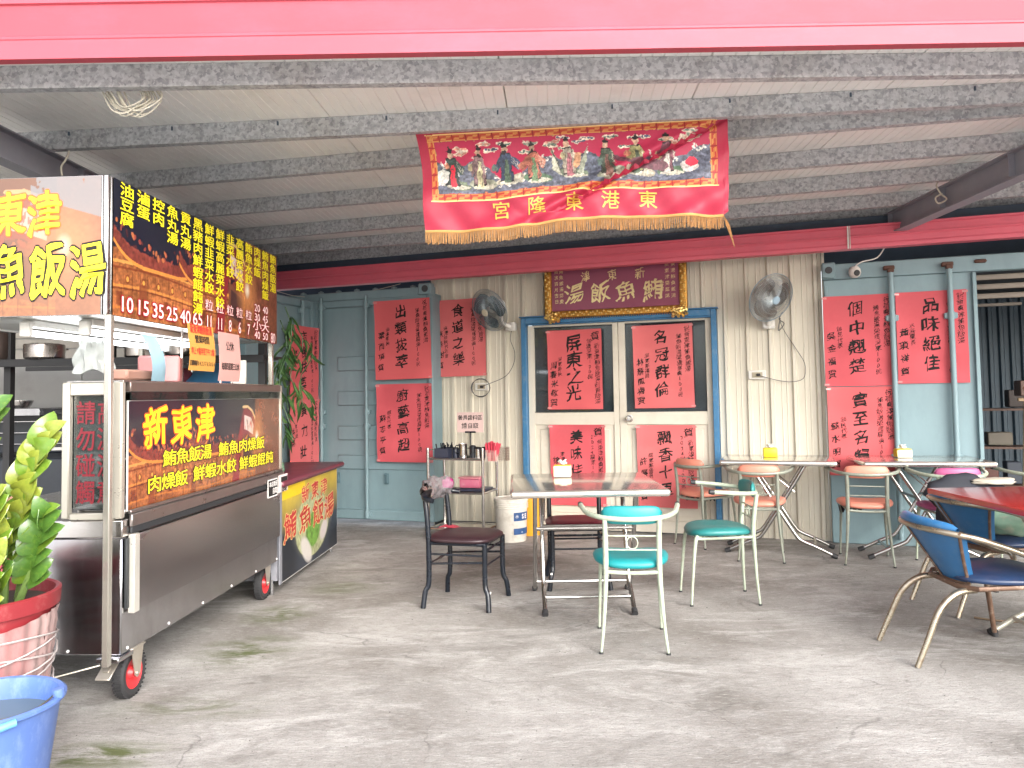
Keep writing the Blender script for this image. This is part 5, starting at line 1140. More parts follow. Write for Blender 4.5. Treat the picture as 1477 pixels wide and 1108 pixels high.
# clutter visible through the gap
def lump(name, label, cat, loc, s, m, seed=0, n=3):
    bm_ = bmesh.new(); bmesh.ops.create_icosphere(bm_, subdivisions=n, radius=1.0); R_ = random.Random(seed); ph = [R_.uniform(0, 6.28) for _ in range(6)]
    for v in bm_.verts:
        k = 1 + 0.12 * math.sin(v.co.x * 3 + ph[0]) + 0.10 * math.sin(v.co.y * 4 + ph[1]) + 0.09 * math.sin(v.co.z * 5 + ph[2]) + 0.05 * math.sin(v.co.x * 9 + v.co.z * 8 + ph[3]) + 0.04 * math.sin(v.co.y * 13 + v.co.x * 6 + ph[4])
        v.co = Vector((v.co.x * k * s[0], v.co.y * k * s[1], v.co.z * k * s[2]))
    q = MB(); q.bm.free(); q.bm = bm_; o = q.build(name, m, loc=loc, angle=180); tag(o, label, cat); return o
t = thing('folded_umbrella', 'blue folded parasol cloth behind the cart showcase', 'umbrella', (-2.36, 6.1, 1.16), 0)
q = MB(); q.lathe([(0.02, 0.5), (0.10, 0.42), (0.24, 0.30), (0.30, 0.16), (0.26, 0.0)], 12); q.build('canopy_cloth', mat('umbrella_blue', (0.06, 0.22, 0.42), 0.5), t); q = MB(); q.tube([(0, 0, -1.16), (0, 0, 0.55)], 0.014, 8); q.build('pole', SS, t)
lump('cloth_heap', 'dark purple and red cloth heap above the showcase', 'cloth', (-2.62, 6.0, 1.50), (0.14, 0.12, 0.12), mat('maroon_cloth', (0.18, 0.04, 0.06), 0.8), 3)
q = MB(); q.box((0, 0, 0.07), (0.2, 0.14, 0.14), 0.01, rot=Matrix.Rotation(0.3, 3, 'Z')); o = q.build('pink_carton', mat('pink_card', (0.5, 0.2, 0.2), 0.6), loc=cl(-0.16, 0.72, 1.408)); tag(o, 'small pink carton on top of the cart showcase', 'carton')
q = MB(); q.box((0, 0, 0.03), (0.1, 0.3, 0.05), 0.01); o = q.build('brown_carton', mat('brown_card', (0.3, 0.16, 0.12), 0.6), loc=cl(-0.12, 0.38, 1.408)); tag(o, 'flat brown carton on top of the cart showcase', 'carton')
q = MB(); q.box((0, 0, 0.08), (0.10, 0.02, 0.16), 0.003); o = q.build('small_card', mat('white_card', (0.7, 0.68, 0.62), 0.6), loc=cl(-0.16, 1.72, 1.408)); tag(o, 'small white card standing on the showcase near the foliage', 'card')

# ---------------- soup counter with banner
t = thing('soup_counter', 'low counter with a printed soup banner beyond the food cart', 'counter', (-1.59, 5.215, 0), CARTZ + 0.008); t.scale = (1, 0.87, 1)
q = MB(); q.box((-0.26, 0.84, 0.39), (0.5, 1.66, 0.60), 0.004); q.build('counter_body', mat('grey_white_sheet', (0.20, 0.205, 0.23), 0.4), t)
q = MB(); q.box((-0.22, 0.86, 0.735), (0.54, 1.76, 0.045), 0.02, seg=3); q.build('counter_top', mat('maroon_top', (0.13, 0.03, 0.045), 0.35), t)
for y in (0.02, 1.62):
    q = MB(); q.tube([(-0.05, y, 0), (-0.05, y, 0.1)], 0.016, 8); q.build('foot', SSD, t)
q = MB(); q.box((0.0, 0.05, 0.40), (0.012, 0.05, 0.68), 0.003); q.build('white_upright', mat('grey_white_sheet', (0.20, 0.205, 0.23), 0.4), t)
q = MB(); q.box((-0.003, 0.86, 0.385), (0.008, 1.58, 0.645), 0.002); bn = q.build('banner_board', WHITEPR, t)
cv = Canvas(300, 150, 2.45); n = cv.noise(5, 31, 5); n2 = cv.noise(24, 32, 3)
cv.c[:] = lin(45, 52, 62); up_ = np.clip((cv.y - 0.45) / 0.5, 0, 1)[..., None]
cv.c = cv.c * (1 - up_) + np.array(lin(196, 170, 60)) * up_ * (0.6 + .7 * n[..., None])
cv.ell(1.25, 0.50, 0.95, 0.46, lin(150, 150, 120), .8, soft=.6); m = (np.hypot((cv.x - 1.25) / .75, (cv.y - .45) / .38) < 1); cc_ = np.array(lin(160, 165, 125)) * (.4 + 1.1 * n2[..., None]); cv.c[m] = cc_[m]
cv.ell(1.25, .38, .36, .25, lin(85, 120, 50), 1, soft=.5); m = np.hypot((cv.x - 1.25) / .3, (cv.y - .38) / .2) < 1; cv.c[m] = (np.array(lin(100, 140, 60)) * (.35 + 1.3 * n2[..., None]))[m]
cv.ell(0.95, .18, .3, .14, lin(200, 195, 190), .9, rot=-.5, soft=.3); cv.ell(1.75, .30, .22, .12, lin(195, 185, 185), .9, rot=.4, soft=.3); cv.ell(1.9, .55, .14, .16, lin(190, 110, 120), .7, soft=.5)
cv.ell(0.15, .12, .5, .45, lin(28, 34, 42), 1, soft=.4); cv.ell(2.35, .08, .45, .25, lin(28, 34, 42), .9, soft=.4)
cv.fill((cv.y > 0.86) & (cv.x < 0.9), lin(225, 190, 20), .85)
cv.build('printed_face', SIGNB, lambda u, v: Vector((0.0022, 0.08 + 1.56 * u, 0.068 + 0.635 * v)), bn)
A_, B_ = Text(), Text(); bf = lambda e: (lambda x, z: Vector((0.003 + e, x, z)))
for ch, x in zip('新東津', (0.66, 0.93, 1.20)): st_ = random.getstate(); A_.put(ch, bf(0), x, 0.60, 0.2, 0.125, bold=0.05, brush=.8); random.setstate(st_); B_.put(ch, bf(.0012), x, 0.60, 0.2, 0.125, bold=0.015, brush=.8)
for ch, x in zip('鮪魚飯湯', (0.28, 0.66, 1.03, 1.37)): st_ = random.getstate(); A_.put(ch, bf(0), x, 0.42, 0.3, 0.19, bold=0.045, brush=.9); random.setstate(st_); B_.put(ch, bf(.0012), x, 0.42, 0.3, 0.19, bold=0.015, brush=.9)
A_.build('letter_outline', mat('cream_print', (0.7, 0.5, 0.2), .5), bn); B_.build('lettering', mat('banner_red_print', (0.42, 0.03, 0.03), .5), bn)

# ================================================================== SERVING RACK
RP = WP(0.545, 0, 0.62)
rk = thing('serving_rack', 'stainless three tier self-service rack against the cream wall', 'rack', RP, WRZ)
W2, D2 = 0.27, 0.18
for sx in (-1, 1):
    for sy in (-1, 1):
        q = MB(); q.tube([(sx * W2, sy * D2, 0.03), (sx * W2, sy * D2, 0.83)], 0.014, 12); q.lathe([(0.0, 0.84), (0.014, 0.835), (0.0145, 0.82)], 12, Matrix.Translation((sx * W2, sy * D2, 0))); q.build('leg', CHROME, rk)
        q = MB(); q.lathe([(0.0, 0.0), (0.016, 0.0), (0.016, 0.03), (0, 0.03)], 10, Matrix.Translation((sx * W2, sy * D2, 0))); q.build('foot', RUBBER, rk)
for z in (0.10, 0.43, 0.735):
    q = MB(); q.box((0, 0, z), (2 * W2 - 0.02, 2 * D2 - 0.02, 0.006))
    for sy in (-1, 1): q.tube([(-W2, sy * D2, z), (W2, sy * D2, z)], 0.011, 8)
    for sx in (-1, 1): q.tube([(sx * W2, -D2, z), (sx * W2, D2, z)], 0.009, 8)
    q.build('shelf', SS, rk)
q = MB(); q.tube([(-W2, D2, 0.81), (W2, D2, 0.81)], 0.006, 8); q.tube([(-W2, -D2, 0.815), (-W2, D2, 0.81)], 0.006, 8); q.build('guard_rail', CHROME, rk)
def onrack(x, y, z): return RP + Matrix.Rotation(WRZ, 3, 'Z') @ Vector((x, y, z))
Z3, Z2_, Z1_ = 0.7385, 0.4335, 0.1035
DKT = mat('dark_tray_plastic', (0.03, 0.035, 0.06), 0.35)
q = MB()
for (c, d) in (((0, 0, 0.005), (0.14, 0.22, 0.008)), ((-0.066, 0, 0.045), (0.006, 0.22, 0.085)), ((0.066, 0, 0.045), (0.006, 0.22, 0.085)), ((0, -0.107, 0.045), (0.127, 0.006, 0.085)), ((0, 0.107, 0.045), (0.127, 0.006, 0.085))): q.box(c, d)
o = q.build('cutlery_box', DKT, loc=onrack(-0.16, -0.02, Z3), rz=WRZ); tag(o, 'dark plastic cutlery box at the left of the rack top', 'box')
q = MB(); 
for k in range(16): p = Vector((random.uniform(-.05, .05), random.uniform(-.08, .08), 0.015)); q.tube([p, p + Vector((random.uniform(-.03, .03), random.uniform(-.03, .03), random.uniform(.10, .13)))], 0.005, 5)
o = q.build('spoons', BLKM, loc=onrack(-0.16, -0.02, Z3), rz=WRZ); tag(o, 'black spoon handles sticking out of the cutlery box', 'cutlery')
t = thing('steel_jug', 'polished steel jug in the middle of the rack top', 'jug', onrack(0.03, -0.06, Z3), WRZ)
q = MB(); q.lathe([(0, 0), (0.042, 0), (0.044, 0.01), (0.038, 0.09), (0.042, 0.13), (0.039, 0.13), (0.035, 0.09), (0, 0.02)], 24); q.build('jug_body', CHROME, t); q = MB(); q.tube([(-0.04, 0, 0.115), (-0.075, 0, 0.105), (-0.075, 0, 0.05), (-0.04, 0, 0.035)], 0.005, 6, sm=3); q.build('handle', BLKM, t)
for (x, lab, m, h, r) in ((0.115, 'black lidded condiment jar beside the steel jug', BLKM, 0.10, 0.03), (0.17, 'small steel condiment can near the right end of rack top', CHROME, 0.085, 0.034), (0.225, 'dark blue condiment can at the right end of rack top', DKT, 0.085, 0.028), (-0.055, 'dark condiment jar left of the steel jug', DKT, 0.08, 0.03)):
    t = thing('condiment_jar', lab, 'jar', onrack(x, -0.03, Z3), WRZ); q = MB(); q.lathe([(0, 0), (r, 0), (r, h), (0, h)], 18); q.build('jar_body', m, t); q = MB(); q.lathe([(0, h + .016), (r * .6, h + .015), (r * 1.05, h + .004), (r * 1.05, h - .006)], 18); q.build('lid', BLKM, t)
# notice on a stand
t = thing('table_notice', 'pale pink notice on a black stand, 餐具醬料區 請自取', 'notice', onrack(0.07, 0.03, Z3), WRZ)
q = MB(); q.tube([(0, 0, 0), (0, 0, 0.235)], 0.006, 8); q.box((0, 0, 0.232), (0.11, 0.018, 0.018), 0.003); q.lathe([(0, 0.01), (0.04, 0.008), (0.045, 0)], 16); q.build('stand', BLKM, t)
q = MB(); q.box((0, -0.006, 0.322), (0.262, 0.002, 0.185)); q.build('card', mat('pale_pink_card', (0.66, 0.48, 0.45), 0.6), t)
T = Text(); nf = lambda x, z: Vector((x, -0.0085, z)); T.row('餐具醬料區', nf, -0.122, 0.365, 0.046, 0.049, brush=0.6, bold=0.012); T.row('請自取', nf, -0.085, 0.290, 0.052, 0.058, brush=0.6, bold=0.014); T.build('lettering', INK, t)
# baskets with chopstick packets
def basket(label, x, y, w, d, h, m, full):
    t = thing('wire_basket', label, 'basket', onrack(x, y, 0.715), WRZ)
    q = MB()
    for k in range(9):
        z = h * k / 8; q.tube([(-w / 2, -d / 2, z), (w / 2, -d / 2, z), (w / 2, d / 2, z), (-w / 2, d / 2, z)], 0.0016, 4, closed=True)
    for k in range(8):
        f = k / 7 - 0.5
        for (a, b) in (((f * w, -d / 2), None), ((f * w, d / 2), None), ((-w / 2, f * d), None), ((w / 2, f * d), None)): q.tube([(a[0], a[1], 0), (a[0], a[1], h)], 0.0016, 4)
    q.build('wire_mesh', m, t)
    return t
basket('pale wire basket on the rack side holding red chopstick packets', 0.335, -0.12, 0.09, 0.09, 0.10, mat('pale_wire', (0.6, 0.52, 0.45), 0.5), True)
basket('rusty brown wire basket on the rack side behind the pale one', 0.40, -0.02, 0.10, 0.10, 0.12, mat('rusty_wire', (0.16, 0.10, 0.07), 0.6), False)
q = MB()
for k in range(34):
    p = Vector((random.uniform(-.035, .035), random.uniform(-.035, .035), 0.004)); q.tube([p, p * 1.0 + Vector((p.x * 0.9, p.y * .9, random.uniform(.15, .175)))], 0.0055, 5)
o = q.build('chopstick_packets', mat('pink_red_wrap', (0.62, 0.06, 0.10), 0.4), loc=onrack(0.335, -0.12, 0.715), rz=WRZ); tag(o, 'red wrapped chopstick packets standing in the pale wire basket', 'chopsticks')
PKT = mat_glass('pink_tub_plastic', (0.62, 0.14, 0.24), 0.75, 0.2)
t = thing('plastic_tub', 'translucent pink lidded tub on the middle shelf of the rack', 'tub', onrack(0.08, -0.05, Z2_), WRZ)
q = MB(); q.box((0, 0, 0.045), (0.2, 0.14, 0.085), 0.015, seg=2); q.build('tub_body', PKT, t); q = MB(); q.box((0, 0, 0.096), (0.215, 0.155, 0.014), 0.006, seg=2); q.build('lid', mat('pink_lid', (0.62, 0.22, 0.26), 0.35), t)
lump('magenta_bag', 'crumpled magenta bag on the left of the middle shelf', 'bag', onrack(-0.16, -0.02, Z2_ + 0.065), (0.075, 0.07, 0.07), mat('magenta_film', (0.45, 0.03, 0.20), 0.3), 5)
q = MB(); q.box((0, 0, 0.012), (0.30, 0.24, 0.022), 0.006); o = q.build('dark_tray', DKT, loc=onrack(0.09, 0.04, Z2_), rz=WRZ); 
tag(o, 'flat dark tray under the pink tub on the middle shelf', 'tray')
for ob in list(COL.objects):
    if ob.get('category') == 'tub': ob.location = onrack(0.08, 0.02, Z2_ + 0.0235)

# ================================================================== BUCKETS
def bucket(name, label, loc, r, h, m, lid=None, bandm=None, lab=False):
    t = thing(name, label, 'bucket', loc, 0)
    q = MB(); q.lathe([(0, 0), (r * 0.86, 0), (r * 0.88, 0.005), (r * 0.985, h * 0.93), (r * 1.02, h * 0.935), (r * 1.02, h * 0.87) if False else (r * 1.02, h * 0.95), (r, h * 0.96), (r, h)], 36)
    for k in range(3): z = h * (0.80 + 0.045 * k); q.lathe([(r * 0.96, z - .006), (r * 1.03, z - .003), (r * 1.03, z + .003), (r * 0.96, z + .006)], 36)
    q.build('pail', m, t)
    if lid is not None: q = MB(); q.lathe([(r * 1.04, h * 0.97), (r * 1.045, h + 0.004), (r * 1.0, h + 0.008), (r * 0.95, h), (0, h)], 36); q.build('lid', lid, t)
    return t
WB = mat('white_pail', (0.62, 0.59, 0.53), 0.45, var=0.06, dirt=(0.30, 0.26, 0.2), dirt_amt=0.6, dirt_scale=9)
t = bucket('paint_bucket', 'white paint bucket with a navy SE label beside the rack', (-0.03, 7.02, 0), 0.15, 0.375, WB, WB)
lp = mat('navy_label', (0.02, 0.07, 0.20), 0.4)
def cylf(r, a0):   # wrap flat text on the pail
    return lambda x, z: Vector((r * math.sin(a0 + x / r), -r * math.cos(a0 + x / r), z))
for (z0_, z1_) in ((0.19, 0.265), (0.07, 0.125)):
    q = MB(); q.sheet(lambda u, v: Vector((0.1465 * math.sin(0.15 + 1.4 * u) * (0.94 + .06 * (z0_ + (z1_ - z0_) * v) / .3), -0.1465 * math.cos(0.15 + 1.4 * u) * (0.94 + .06 * (z0_ + (z1_ - z0_) * v) / .3), z0_ + (z1_ - z0_) * v)), 14, 2, (0, -0.001, 0)); q.build('label_band', lp, t)
T = Text(); T.row('SE', cylf(0.1485, 0.62), 0.0, 0.23, 0.042, h=0.052, pitch=0.036, bold=0.05); T.row('SE', cylf(0.1485, 0.62), 0.0, 0.092, 0.013, pitch=0.010); T.build('lettering', WHITEPR, t)
q = MB()
for k in range(3):
    a = k * 2.094; q.tube([cylf(0.1485, 0.36)(0.008 * math.cos(b) + 0.007 * math.cos(a + 1.57), 0.23 + 0.008 * math.sin(b) + 0.007 * math.sin(a + 1.57)) for b in [i * 0.63 for i in range(10)]], 0.0009, 4, closed=True)
q.build('ring_logo', WHITEPR, t)
OB = mat('orange_pail', (0.72, 0.34, 0.03), 0.4, var=0.06)
bucket('plastic_bucket', 'yellow orange lidded bucket behind the white paint bucket', (0.135, 7.33, 0), 0.15, 0.41, OB, OB)

# blue water pail, front left
t = thing('water_bucket', 'blue plastic bucket full of water at the bottom left corner', 'bucket', (-1.645, 2.42, 0), 0)
BL = mat('blue_bucket_plastic', (0.085, 0.155, 0.40), 0.45, var=0.1, vs=12, dirt=(0.22, 0.31, 0.55), dirt_amt=0.5, dirt_scale=22, stretch=(1, 1, 0.5))
R_ = 0.222
q = MB(); q.lathe([(0, 0), (0.15, 0), (0.155, 0.01), (0.205, 0.375), (0.212, 0.385), (0.222, 0.388), (0.2225, 0.396), (0.214, 0.402), (0.202, 0.399), (0.196, 0.37), (0.150, 0.02), (0, 0.015)], 56); q.build('pail', BL, t)
q = MB(); q.lathe([(0, 0.335), (0.192, 0.335)], 48); 
WATER = mat('still_water', (0.10, 0.13, 0.14), 0.04, var=0.05, ior=1.33); q.build('water_surface', WATER, t)
q = MB(); q.tube([(0.205, 0.03, 0.41), (0.20, -0.03, 0.40), (0.165, -0.13, 0.38), (0.10, -0.208, 0.372), (-0.0, -0.232, 0.362), (-0.1, -0.222, 0.365)], 0.0028, 6, sm=5); q.build('bail_handle', SS, t)
q = MB(); q.tube([(0.183, -0.132, 0.388), (0.145, -0.175, 0.382), (0.09, -0.208, 0.374)], 0.011, 10, sm=3); q.build('hand_grip', mat('light_blue_grip', (0.12, 0.35, 0.62), 0.4), t)
q = MB(); q.lathe([(0, -.012), (0.016, -.01), (0.018, 0), (0.016, .016), (0, .018)], 12, Matrix.Translation((0.208, 0.035, 0.405))); q.build('handle_lug', BL, t)

# ================================================================== POTTED PLANT
PX, PY = -2.02, 2.93
pt = thing('plant_pot', 'red ribbed flowerpot wrapped in clear film at the left edge', 'pot', (PX, PY, 0), 0)
RP_ = mat('red_pot_plastic', (0.22, 0.018, 0.024), 0.45, var=0.15, dirt=(0.42, 0.22, 0.2), dirt_amt=0.5, dirt_scale=6)
q = MB(); q.lathe([(0, 0), (0.19, 0), (0.20, 0.03), (0.25, 0.54), (0.268, 0.545), (0.272, 0.60), (0.262, 0.605), (0.252, 0.60), (0.245, 0.55), (0, 0.55)], 48); q.build('pot_body', RP_, pt)
FILM = mat('plastic_film_wrap', (0.32, 0.22, 0.21), 0.3, var=0.45, vs=16, stretch=(1, 1, 0.35), dirt=(0.26, 0.045, 0.05), dirt_amt=1.0, dirt_scale=4)
q = MB(); q.sheet(lambda u, v: Vector(((0.214 + 0.045 * v + 0.0035 * math.sin(u * 170) + 0.003 * math.sin(v * 40 + u * 60)) * math.cos(u * 6.283), (0.214 + 0.045 * v + 0.0035 * math.sin(u * 170) + 0.003 * math.sin(v * 40 + u * 60)) * math.sin(u * 6.283), 0.05 + 0.46 * v + 0.02 * math.sin(u * 12.566 + 1) * v)), 200, 16); q.build('film_wrap', FILM, pt)
for k in range(9):
    a0 = random.uniform(0, 6); z0 = random.uniform(0.18, 0.48); q = MB(); q.tube([Vector(((0.222 + 0.09 * (z0) + .004) * math.cos(a0 + i * .28), (0.222 + 0.09 * z0 + .004) * math.sin(a0 + i * .28), z0 + 0.05 * math.sin(i * .3 + k))) for i in range(20)], 0.0035, 4); q.build('film_crease', mat('film_crease', (0.42, 0.38, 0.37), 0.25), pt)
q = MB(); q.sheet(lambda u, v: Vector((0.243 * (2 * v - 1) * math.cos(u * 3.1416), 0.243 * (2 * v - 1) * math.sin(u * 3.1416), 0.555)), 24, 2); q.build('soil', mat('soil', (0.05, 0.035, 0.025), 0.9, bump=0.6, bs=40), pt)
LEAFS = []
def leafmat(name, c, c2):
    m = mat(name, c, 0.32, var=0.15, vs=9, dirt=c2, dirt_amt=0.8, dirt_scale=7, coat=0.3); return m
LG = [leafmat('zz_leaf_bright', (0.10, 0.18, 0.018), (0.18, 0.235, 0.025)), leafmat('zz_leaf_yellow', (0.19, 0.225, 0.028), (0.10, 0.17, 0.02)), leafmat('zz_leaf_deep', (0.055, 0.13, 0.02), (0.14, 0.22, 0.03))]
def leaf_mesh(m, rr=0.6):
    q = MB()
    def lf(u, v):
        l = u; w = rr * 0.5 * math.sin(math.pi * min(1, l ** 0.8)) ** 0.75 * (1.0) + 0.001
        x = (v - 0.5) * 2 * w; return Vector((x, l, 0.10 * math.sin(l * math.pi) + 0.9 * x * x - 0.25 * l * l))
    q.sheet(lf, 9, 6, (0, 0, 0.03)); o = q.build('leaf', m, None, angle=60); COL.objects.unlink(o); return o.data
LM = [leaf_mesh(m, r) for m in LG for r in (0.86, 0.74)]
zz = thing('zz_plant', 'bright green plant with stacked round fleshy leaves in the red pot', 'plant', (PX, PY, 0.56), 0)
def zz_stem(base, mid, tip, n, ls, seed, mi=(0, 1), spread=1.0):
    R_ = random.Random(seed); pts = []
    for i in range(13):
        t_ = i / 12; pts.append((1 - t_) ** 2 * Vector(base) + 2 * t_ * (1 - t_) * Vector(mid) + t_ * t_ * Vector(tip))
    q = MB(); q.tube(pts, [0.017 - 0.012 * i / 12 for i in range(13)], 7); st = q.build('stem', mat('zz_stem', (0.14, 0.22, 0.06), 0.45), zz)
    side0 = R_.uniform(-0.5, 0.5)
    for i in range(n):
        t_ = 0.25 + 0.73 * i / max(1, n - 1); k = min(11.99, t_ * 12); a = pts[int(k)]; b = pts[min(12, int(k) + 1)]; p = a.lerp(b, k - int(k)); d = (b - a).normalized()
        ref = Vector((math.cos(side0), math.sin(side0), 0)); sd_ = (ref - d * ref.dot(d)).normalized(); 
        for s in (-1, 1):
            dirv = (sd_ * s * 0.62 * spread + Vector((0.0, -0.35, 0)) + d * (0.75 + 0.6 * t_) + Vector((R_.uniform(-.2, .2), R_.uniform(-.2, .2), R_.uniform(-.1, .1)))).normalized()
            nrm = (d.cross(sd_) * 0.25 + Vector((R_.uniform(-.35, .35), -1.0, 0.35 + R_.uniform(-.2, .2)))).normalized(); x = dirv.cross(nrm).normalized(); nrm = x.cross(dirv)
            L_ = ls * 1.12 * R_.uniform(0.85, 1.15) * (1 - 0.25 * abs(t_ - 0.55))
            me = LM[R_.choice(mi) * 2 + R_.choice((0, 1))]
            o = bpy.data.objects.new('leaf', me); COL.objects.link(o); o.parent = st
            M = Matrix(((x.x, dirv.x, nrm.x, p.x), (x.y, dirv.y, nrm.y, p.y), (x.z, dirv.z, nrm.z, p.z), (0, 0, 0, 1))) @ Matrix.Scale(L_, 4)
            o.matrix_local = M
# stems: offsets from pot centre (x right, y towards/away, z up from soil)
for st_i, (b_, m_, t_2, n_, l_, sd_, mi_) in enumerate((
    ((0.08, 0.02, 0), (0.12, -0.02, 0.34), (0.285, -0.04, 0.64), 13, 0.098, 1, (1, 0)),
    ((0.0, 0.02, 0), (-0.06, -0.04, 0.40), (0.06, -0.06, 0.70), 13, 0.115, 2, (0, 2, 0)),
    ((0.05, -0.10, 0), (0.06, -0.14, 0.22), (0.07, -0.16, 0.50), 9, 0.12, 3, (1, 0)),
    ((0.10, -0.06, 0), (0.16, -0.12, 0.18), (0.17, -0.16, 0.40), 8, 0.11, 4, (0, 1, 2)),
    ((0.12, 0.05, 0), (0.20, 0.02, 0.14), (0.27, -0.04, 0.34), 7, 0.095, 5, (2, 0)),
    ((0.02, -0.12, 0), (0.05, -0.16, 0.20), (0.10, -0.2, 0.34), 7, 0.12, 6, (0, 1)),
    ((0.04, 0.0, 0), (0.06, -0.10, 0.26), (0.10, -0.12, 0.44), 8, 0.10, 7, (1, 2)),
    ((0.12, -0.12, 0), (0.15, -0.17, 0.06), (0.19, -0.19, 0.22), 5, 0.085, 8, (1, 0)),
    ((0.02, -0.16, 0), (0.03, -0.19, 0.05), (0.09, -0.2, 0.13), 4, 0.08, 9, (2, 2)),
    ((-0.1, 0.0, 0), (-0.10, -0.04, 0.36), (0.0, -0.05, 0.60), 10, 0.11, 10, (2, 0)),
    ((0.15, -0.1, 0), (0.17, -0.14, 0.03), (0.16, -0.19, 0.09), 4, 0.06, 11, (2, 2)),
    ((0.10, 0.08, 0), (0.14, 0.06, 0.18), (0.17, 0.02, 0.36), 7, 0.09, 12, (2, 0)))):
    zz_stem(b_, m_, t_2, n_, l_, sd_, mi_)
q = MB()
for k in range(3): q.tube([Vector((-0.15, -0.2, 0.15 + .03 * k)), Vector((0.0, -0.235, 0.16)), Vector((0.15, -0.2, 0.15 + 0.05 * (k - 1))), Vector((0.19, -0.12, 0.19))], 0.005, 6, sm=4)
q.build('tie_ribbon', mat('pink_ribbon', (0.62, 0.12, 0.18), 0.4), zz)
q = MB(); q.tube([Vector((0.02, -0.1, 0.5)), Vector((0.05, -0.12, 0.62)), Vector((0.11, -0.1, 0.68)), Vector((0.14, -0.1, 0.4))], 0.0035, 5, sm=4); q.tube([Vector((-.1, -.22, .32)), Vector((0.05, -.23, .30)), Vector((.15, -.2, .36)), Vector((.22, -.15, .42))], 0.004, 5, sm=4); q.build('twine', mat('brown_twine', (0.32, 0.17, 0.12), 0.6), zz)

# hanging foliage beyond the cart
fol = thing('hanging_foliage', 'drooping narrow green leaves hanging beyond the end of the cart', 'plant', cl(-0.02, 2.35, 0), 0)
FL = [mat('bamboo_leaf', (0.035, 0.085, 0.025), 0.45, var=0.3, vs=9), mat('bamboo_leaf_light', (0.075, 0.15, 0.045), 0.45, var=0.3, vs=9)]
q0 = MB(); q0.sheet(lambda u, v: Vector(((v - .5) * 0.16 * math.sin(math.pi * min(1, u * 1.05)) ** 0.8, u, -0.35 * u * u + 0.4 * abs(v - .5) ** 1.5)), 7, 2, (0, 0, 0.006)); o0 = q0.build('leaf', FL[0], None, angle=60); lmA = o0.data; COL.objects.unlink(o0); lmB = lmA.copy(); lmB.materials[0] = FL[1]
R_ = random.Random(3)
for s in range(6):
    bx_, by_, tz = R_.uniform(-0.14, 0.10), R_.uniform(-0.3, 0.3), R_.uniform(1.75, 1.98); ez = R_.uniform(0.95, 1.4); pts = [Vector((bx_ + 0.05 * math.sin(i), by_, tz + (ez - tz) * i / 8)) for i in range(9)]
    q = MB(); q.tube(pts, 0.004, 5); st = q.build('stem', FL[0], fol)
    for i in range(14):
        p = pts[R_.randrange(1, 9)] + Vector((0, 0, R_.uniform(-.06, .06))); a = R_.uniform(0, 6.28); dv = Vector((math.cos(a) * .6, math.sin(a) * .6, -R_.uniform(0.3, 1.4))).normalized(); nn = Vector((R_.uniform(-.5, .5), R_.uniform(-1, -.2), .6)).normalized(); x = dv.cross(nn).normalized(); nn = x.cross(dv); L_ = R_.uniform(.08, .16)
        o = bpy.data.objects.new('leaf', lmA if R_.random() < .65 else lmB); COL.objects.link(o); o.parent = st
        o.matrix_local = Matrix(((x.x, dv.x, nn.x, p.x), (x.y, dv.y, nn.y, p.y), (x.z, dv.z, nn.z, p.z), (0, 0, 0, 1))) @ Matrix.Scale(L_, 4)
q = MB(); q.lathe([(0, 0), (0.035, 0.01), (0.045, 0.05), (0.04, 0.10), (0.015, 0.12)], 14); o = q.build('glass_jar', mat_glass('green_jar_glass', (0.2, 0.4, 0.25), 0.45), loc=cl(-0.02, 2.06, 0.76)); tag(o, 'clear glass jar on the soup counter below the hanging leaves', 'jar')
q = MB(); q.lathe([(0, 0), (0.03, 0.01), (0.045, 0.06), (0.04, 0.11), (0.02, 0.13)], 14); o = q.build('green_ornament', mat('pale_green_ornament', (0.16, 0.42, 0.2), 0.35), loc=cl(-0.12, 1.80, 1.20)); tag(o, 'pale green round ornament hanging inside the showcase end', 'ornament')
# ================================================================== TABLES
def fold_legs(t, hw, foot, m, ztop=0.72, rot90=False):
    """two crossing tube frames; X seen in the local xz plane (or yz when rot90)"""
    def P3(a, b, z): return Vector((b, a, z)) if rot90 else Vector((a, b, z))
    for s in (-1, 1):
        inset = hw - (0.0 if s > 0 else 0.045)
        for sb in (-1, 1):
            q = MB(); q.tube([P3(-s * foot * 0.52, sb * inset, ztop), P3(-s * foot * 0.20, sb * inset, 0.50), P3(s * foot * 0.28, sb * inset, 0.18), P3(s * foot * 0.42, sb * inset, 0.125), P3(s * foot * 0.62, sb * inset, 0.09), P3(s * foot, sb * inset, 0.016)], 0.0145, 10, sm=3)
            lf = q.build('leg', m, t)
            q = MB(); q.tube([P3(s * foot * 0.93, sb * inset, 0.028), P3(s * foot * 1.03, sb * inset, 0.012)], 0.019, 10); q.build('foot_cap', RUBBER, lf)
        q = MB(); q.tube([P3(s * foot * 0.66, -inset, 0.085), P3(s * foot * 0.66, inset, 0.085)], 0.011, 8); q.tube([P3(-s * foot * 0.15, -inset, 0.47), P3(-s * foot * 0.15, inset, 0.47)], 0.012, 8); q.build('crossbar', m, t)
    q = MB()
    for sb in (-1, 1):
        q.tube([P3(-foot * 0.75, sb * (hw - 0.02), ztop + 0.005), P3(foot * 0.75, sb * (hw - 0.02), ztop + 0.005)], 0.011, 8)
        q.tube([P3(foot * 0.30, sb * (hw - 0.06), 0.50), P3(-foot * 0.15, sb * (hw - 0.06), 0.66)], 0.006, 6)
    q.build('slide_rail', m, t)
SST = mat('table_top_steel', (0.74, 0.71, 0.66), 0.13, metal=0.85, var=0.05, vs=1.5, bump=0.03, bs=6)
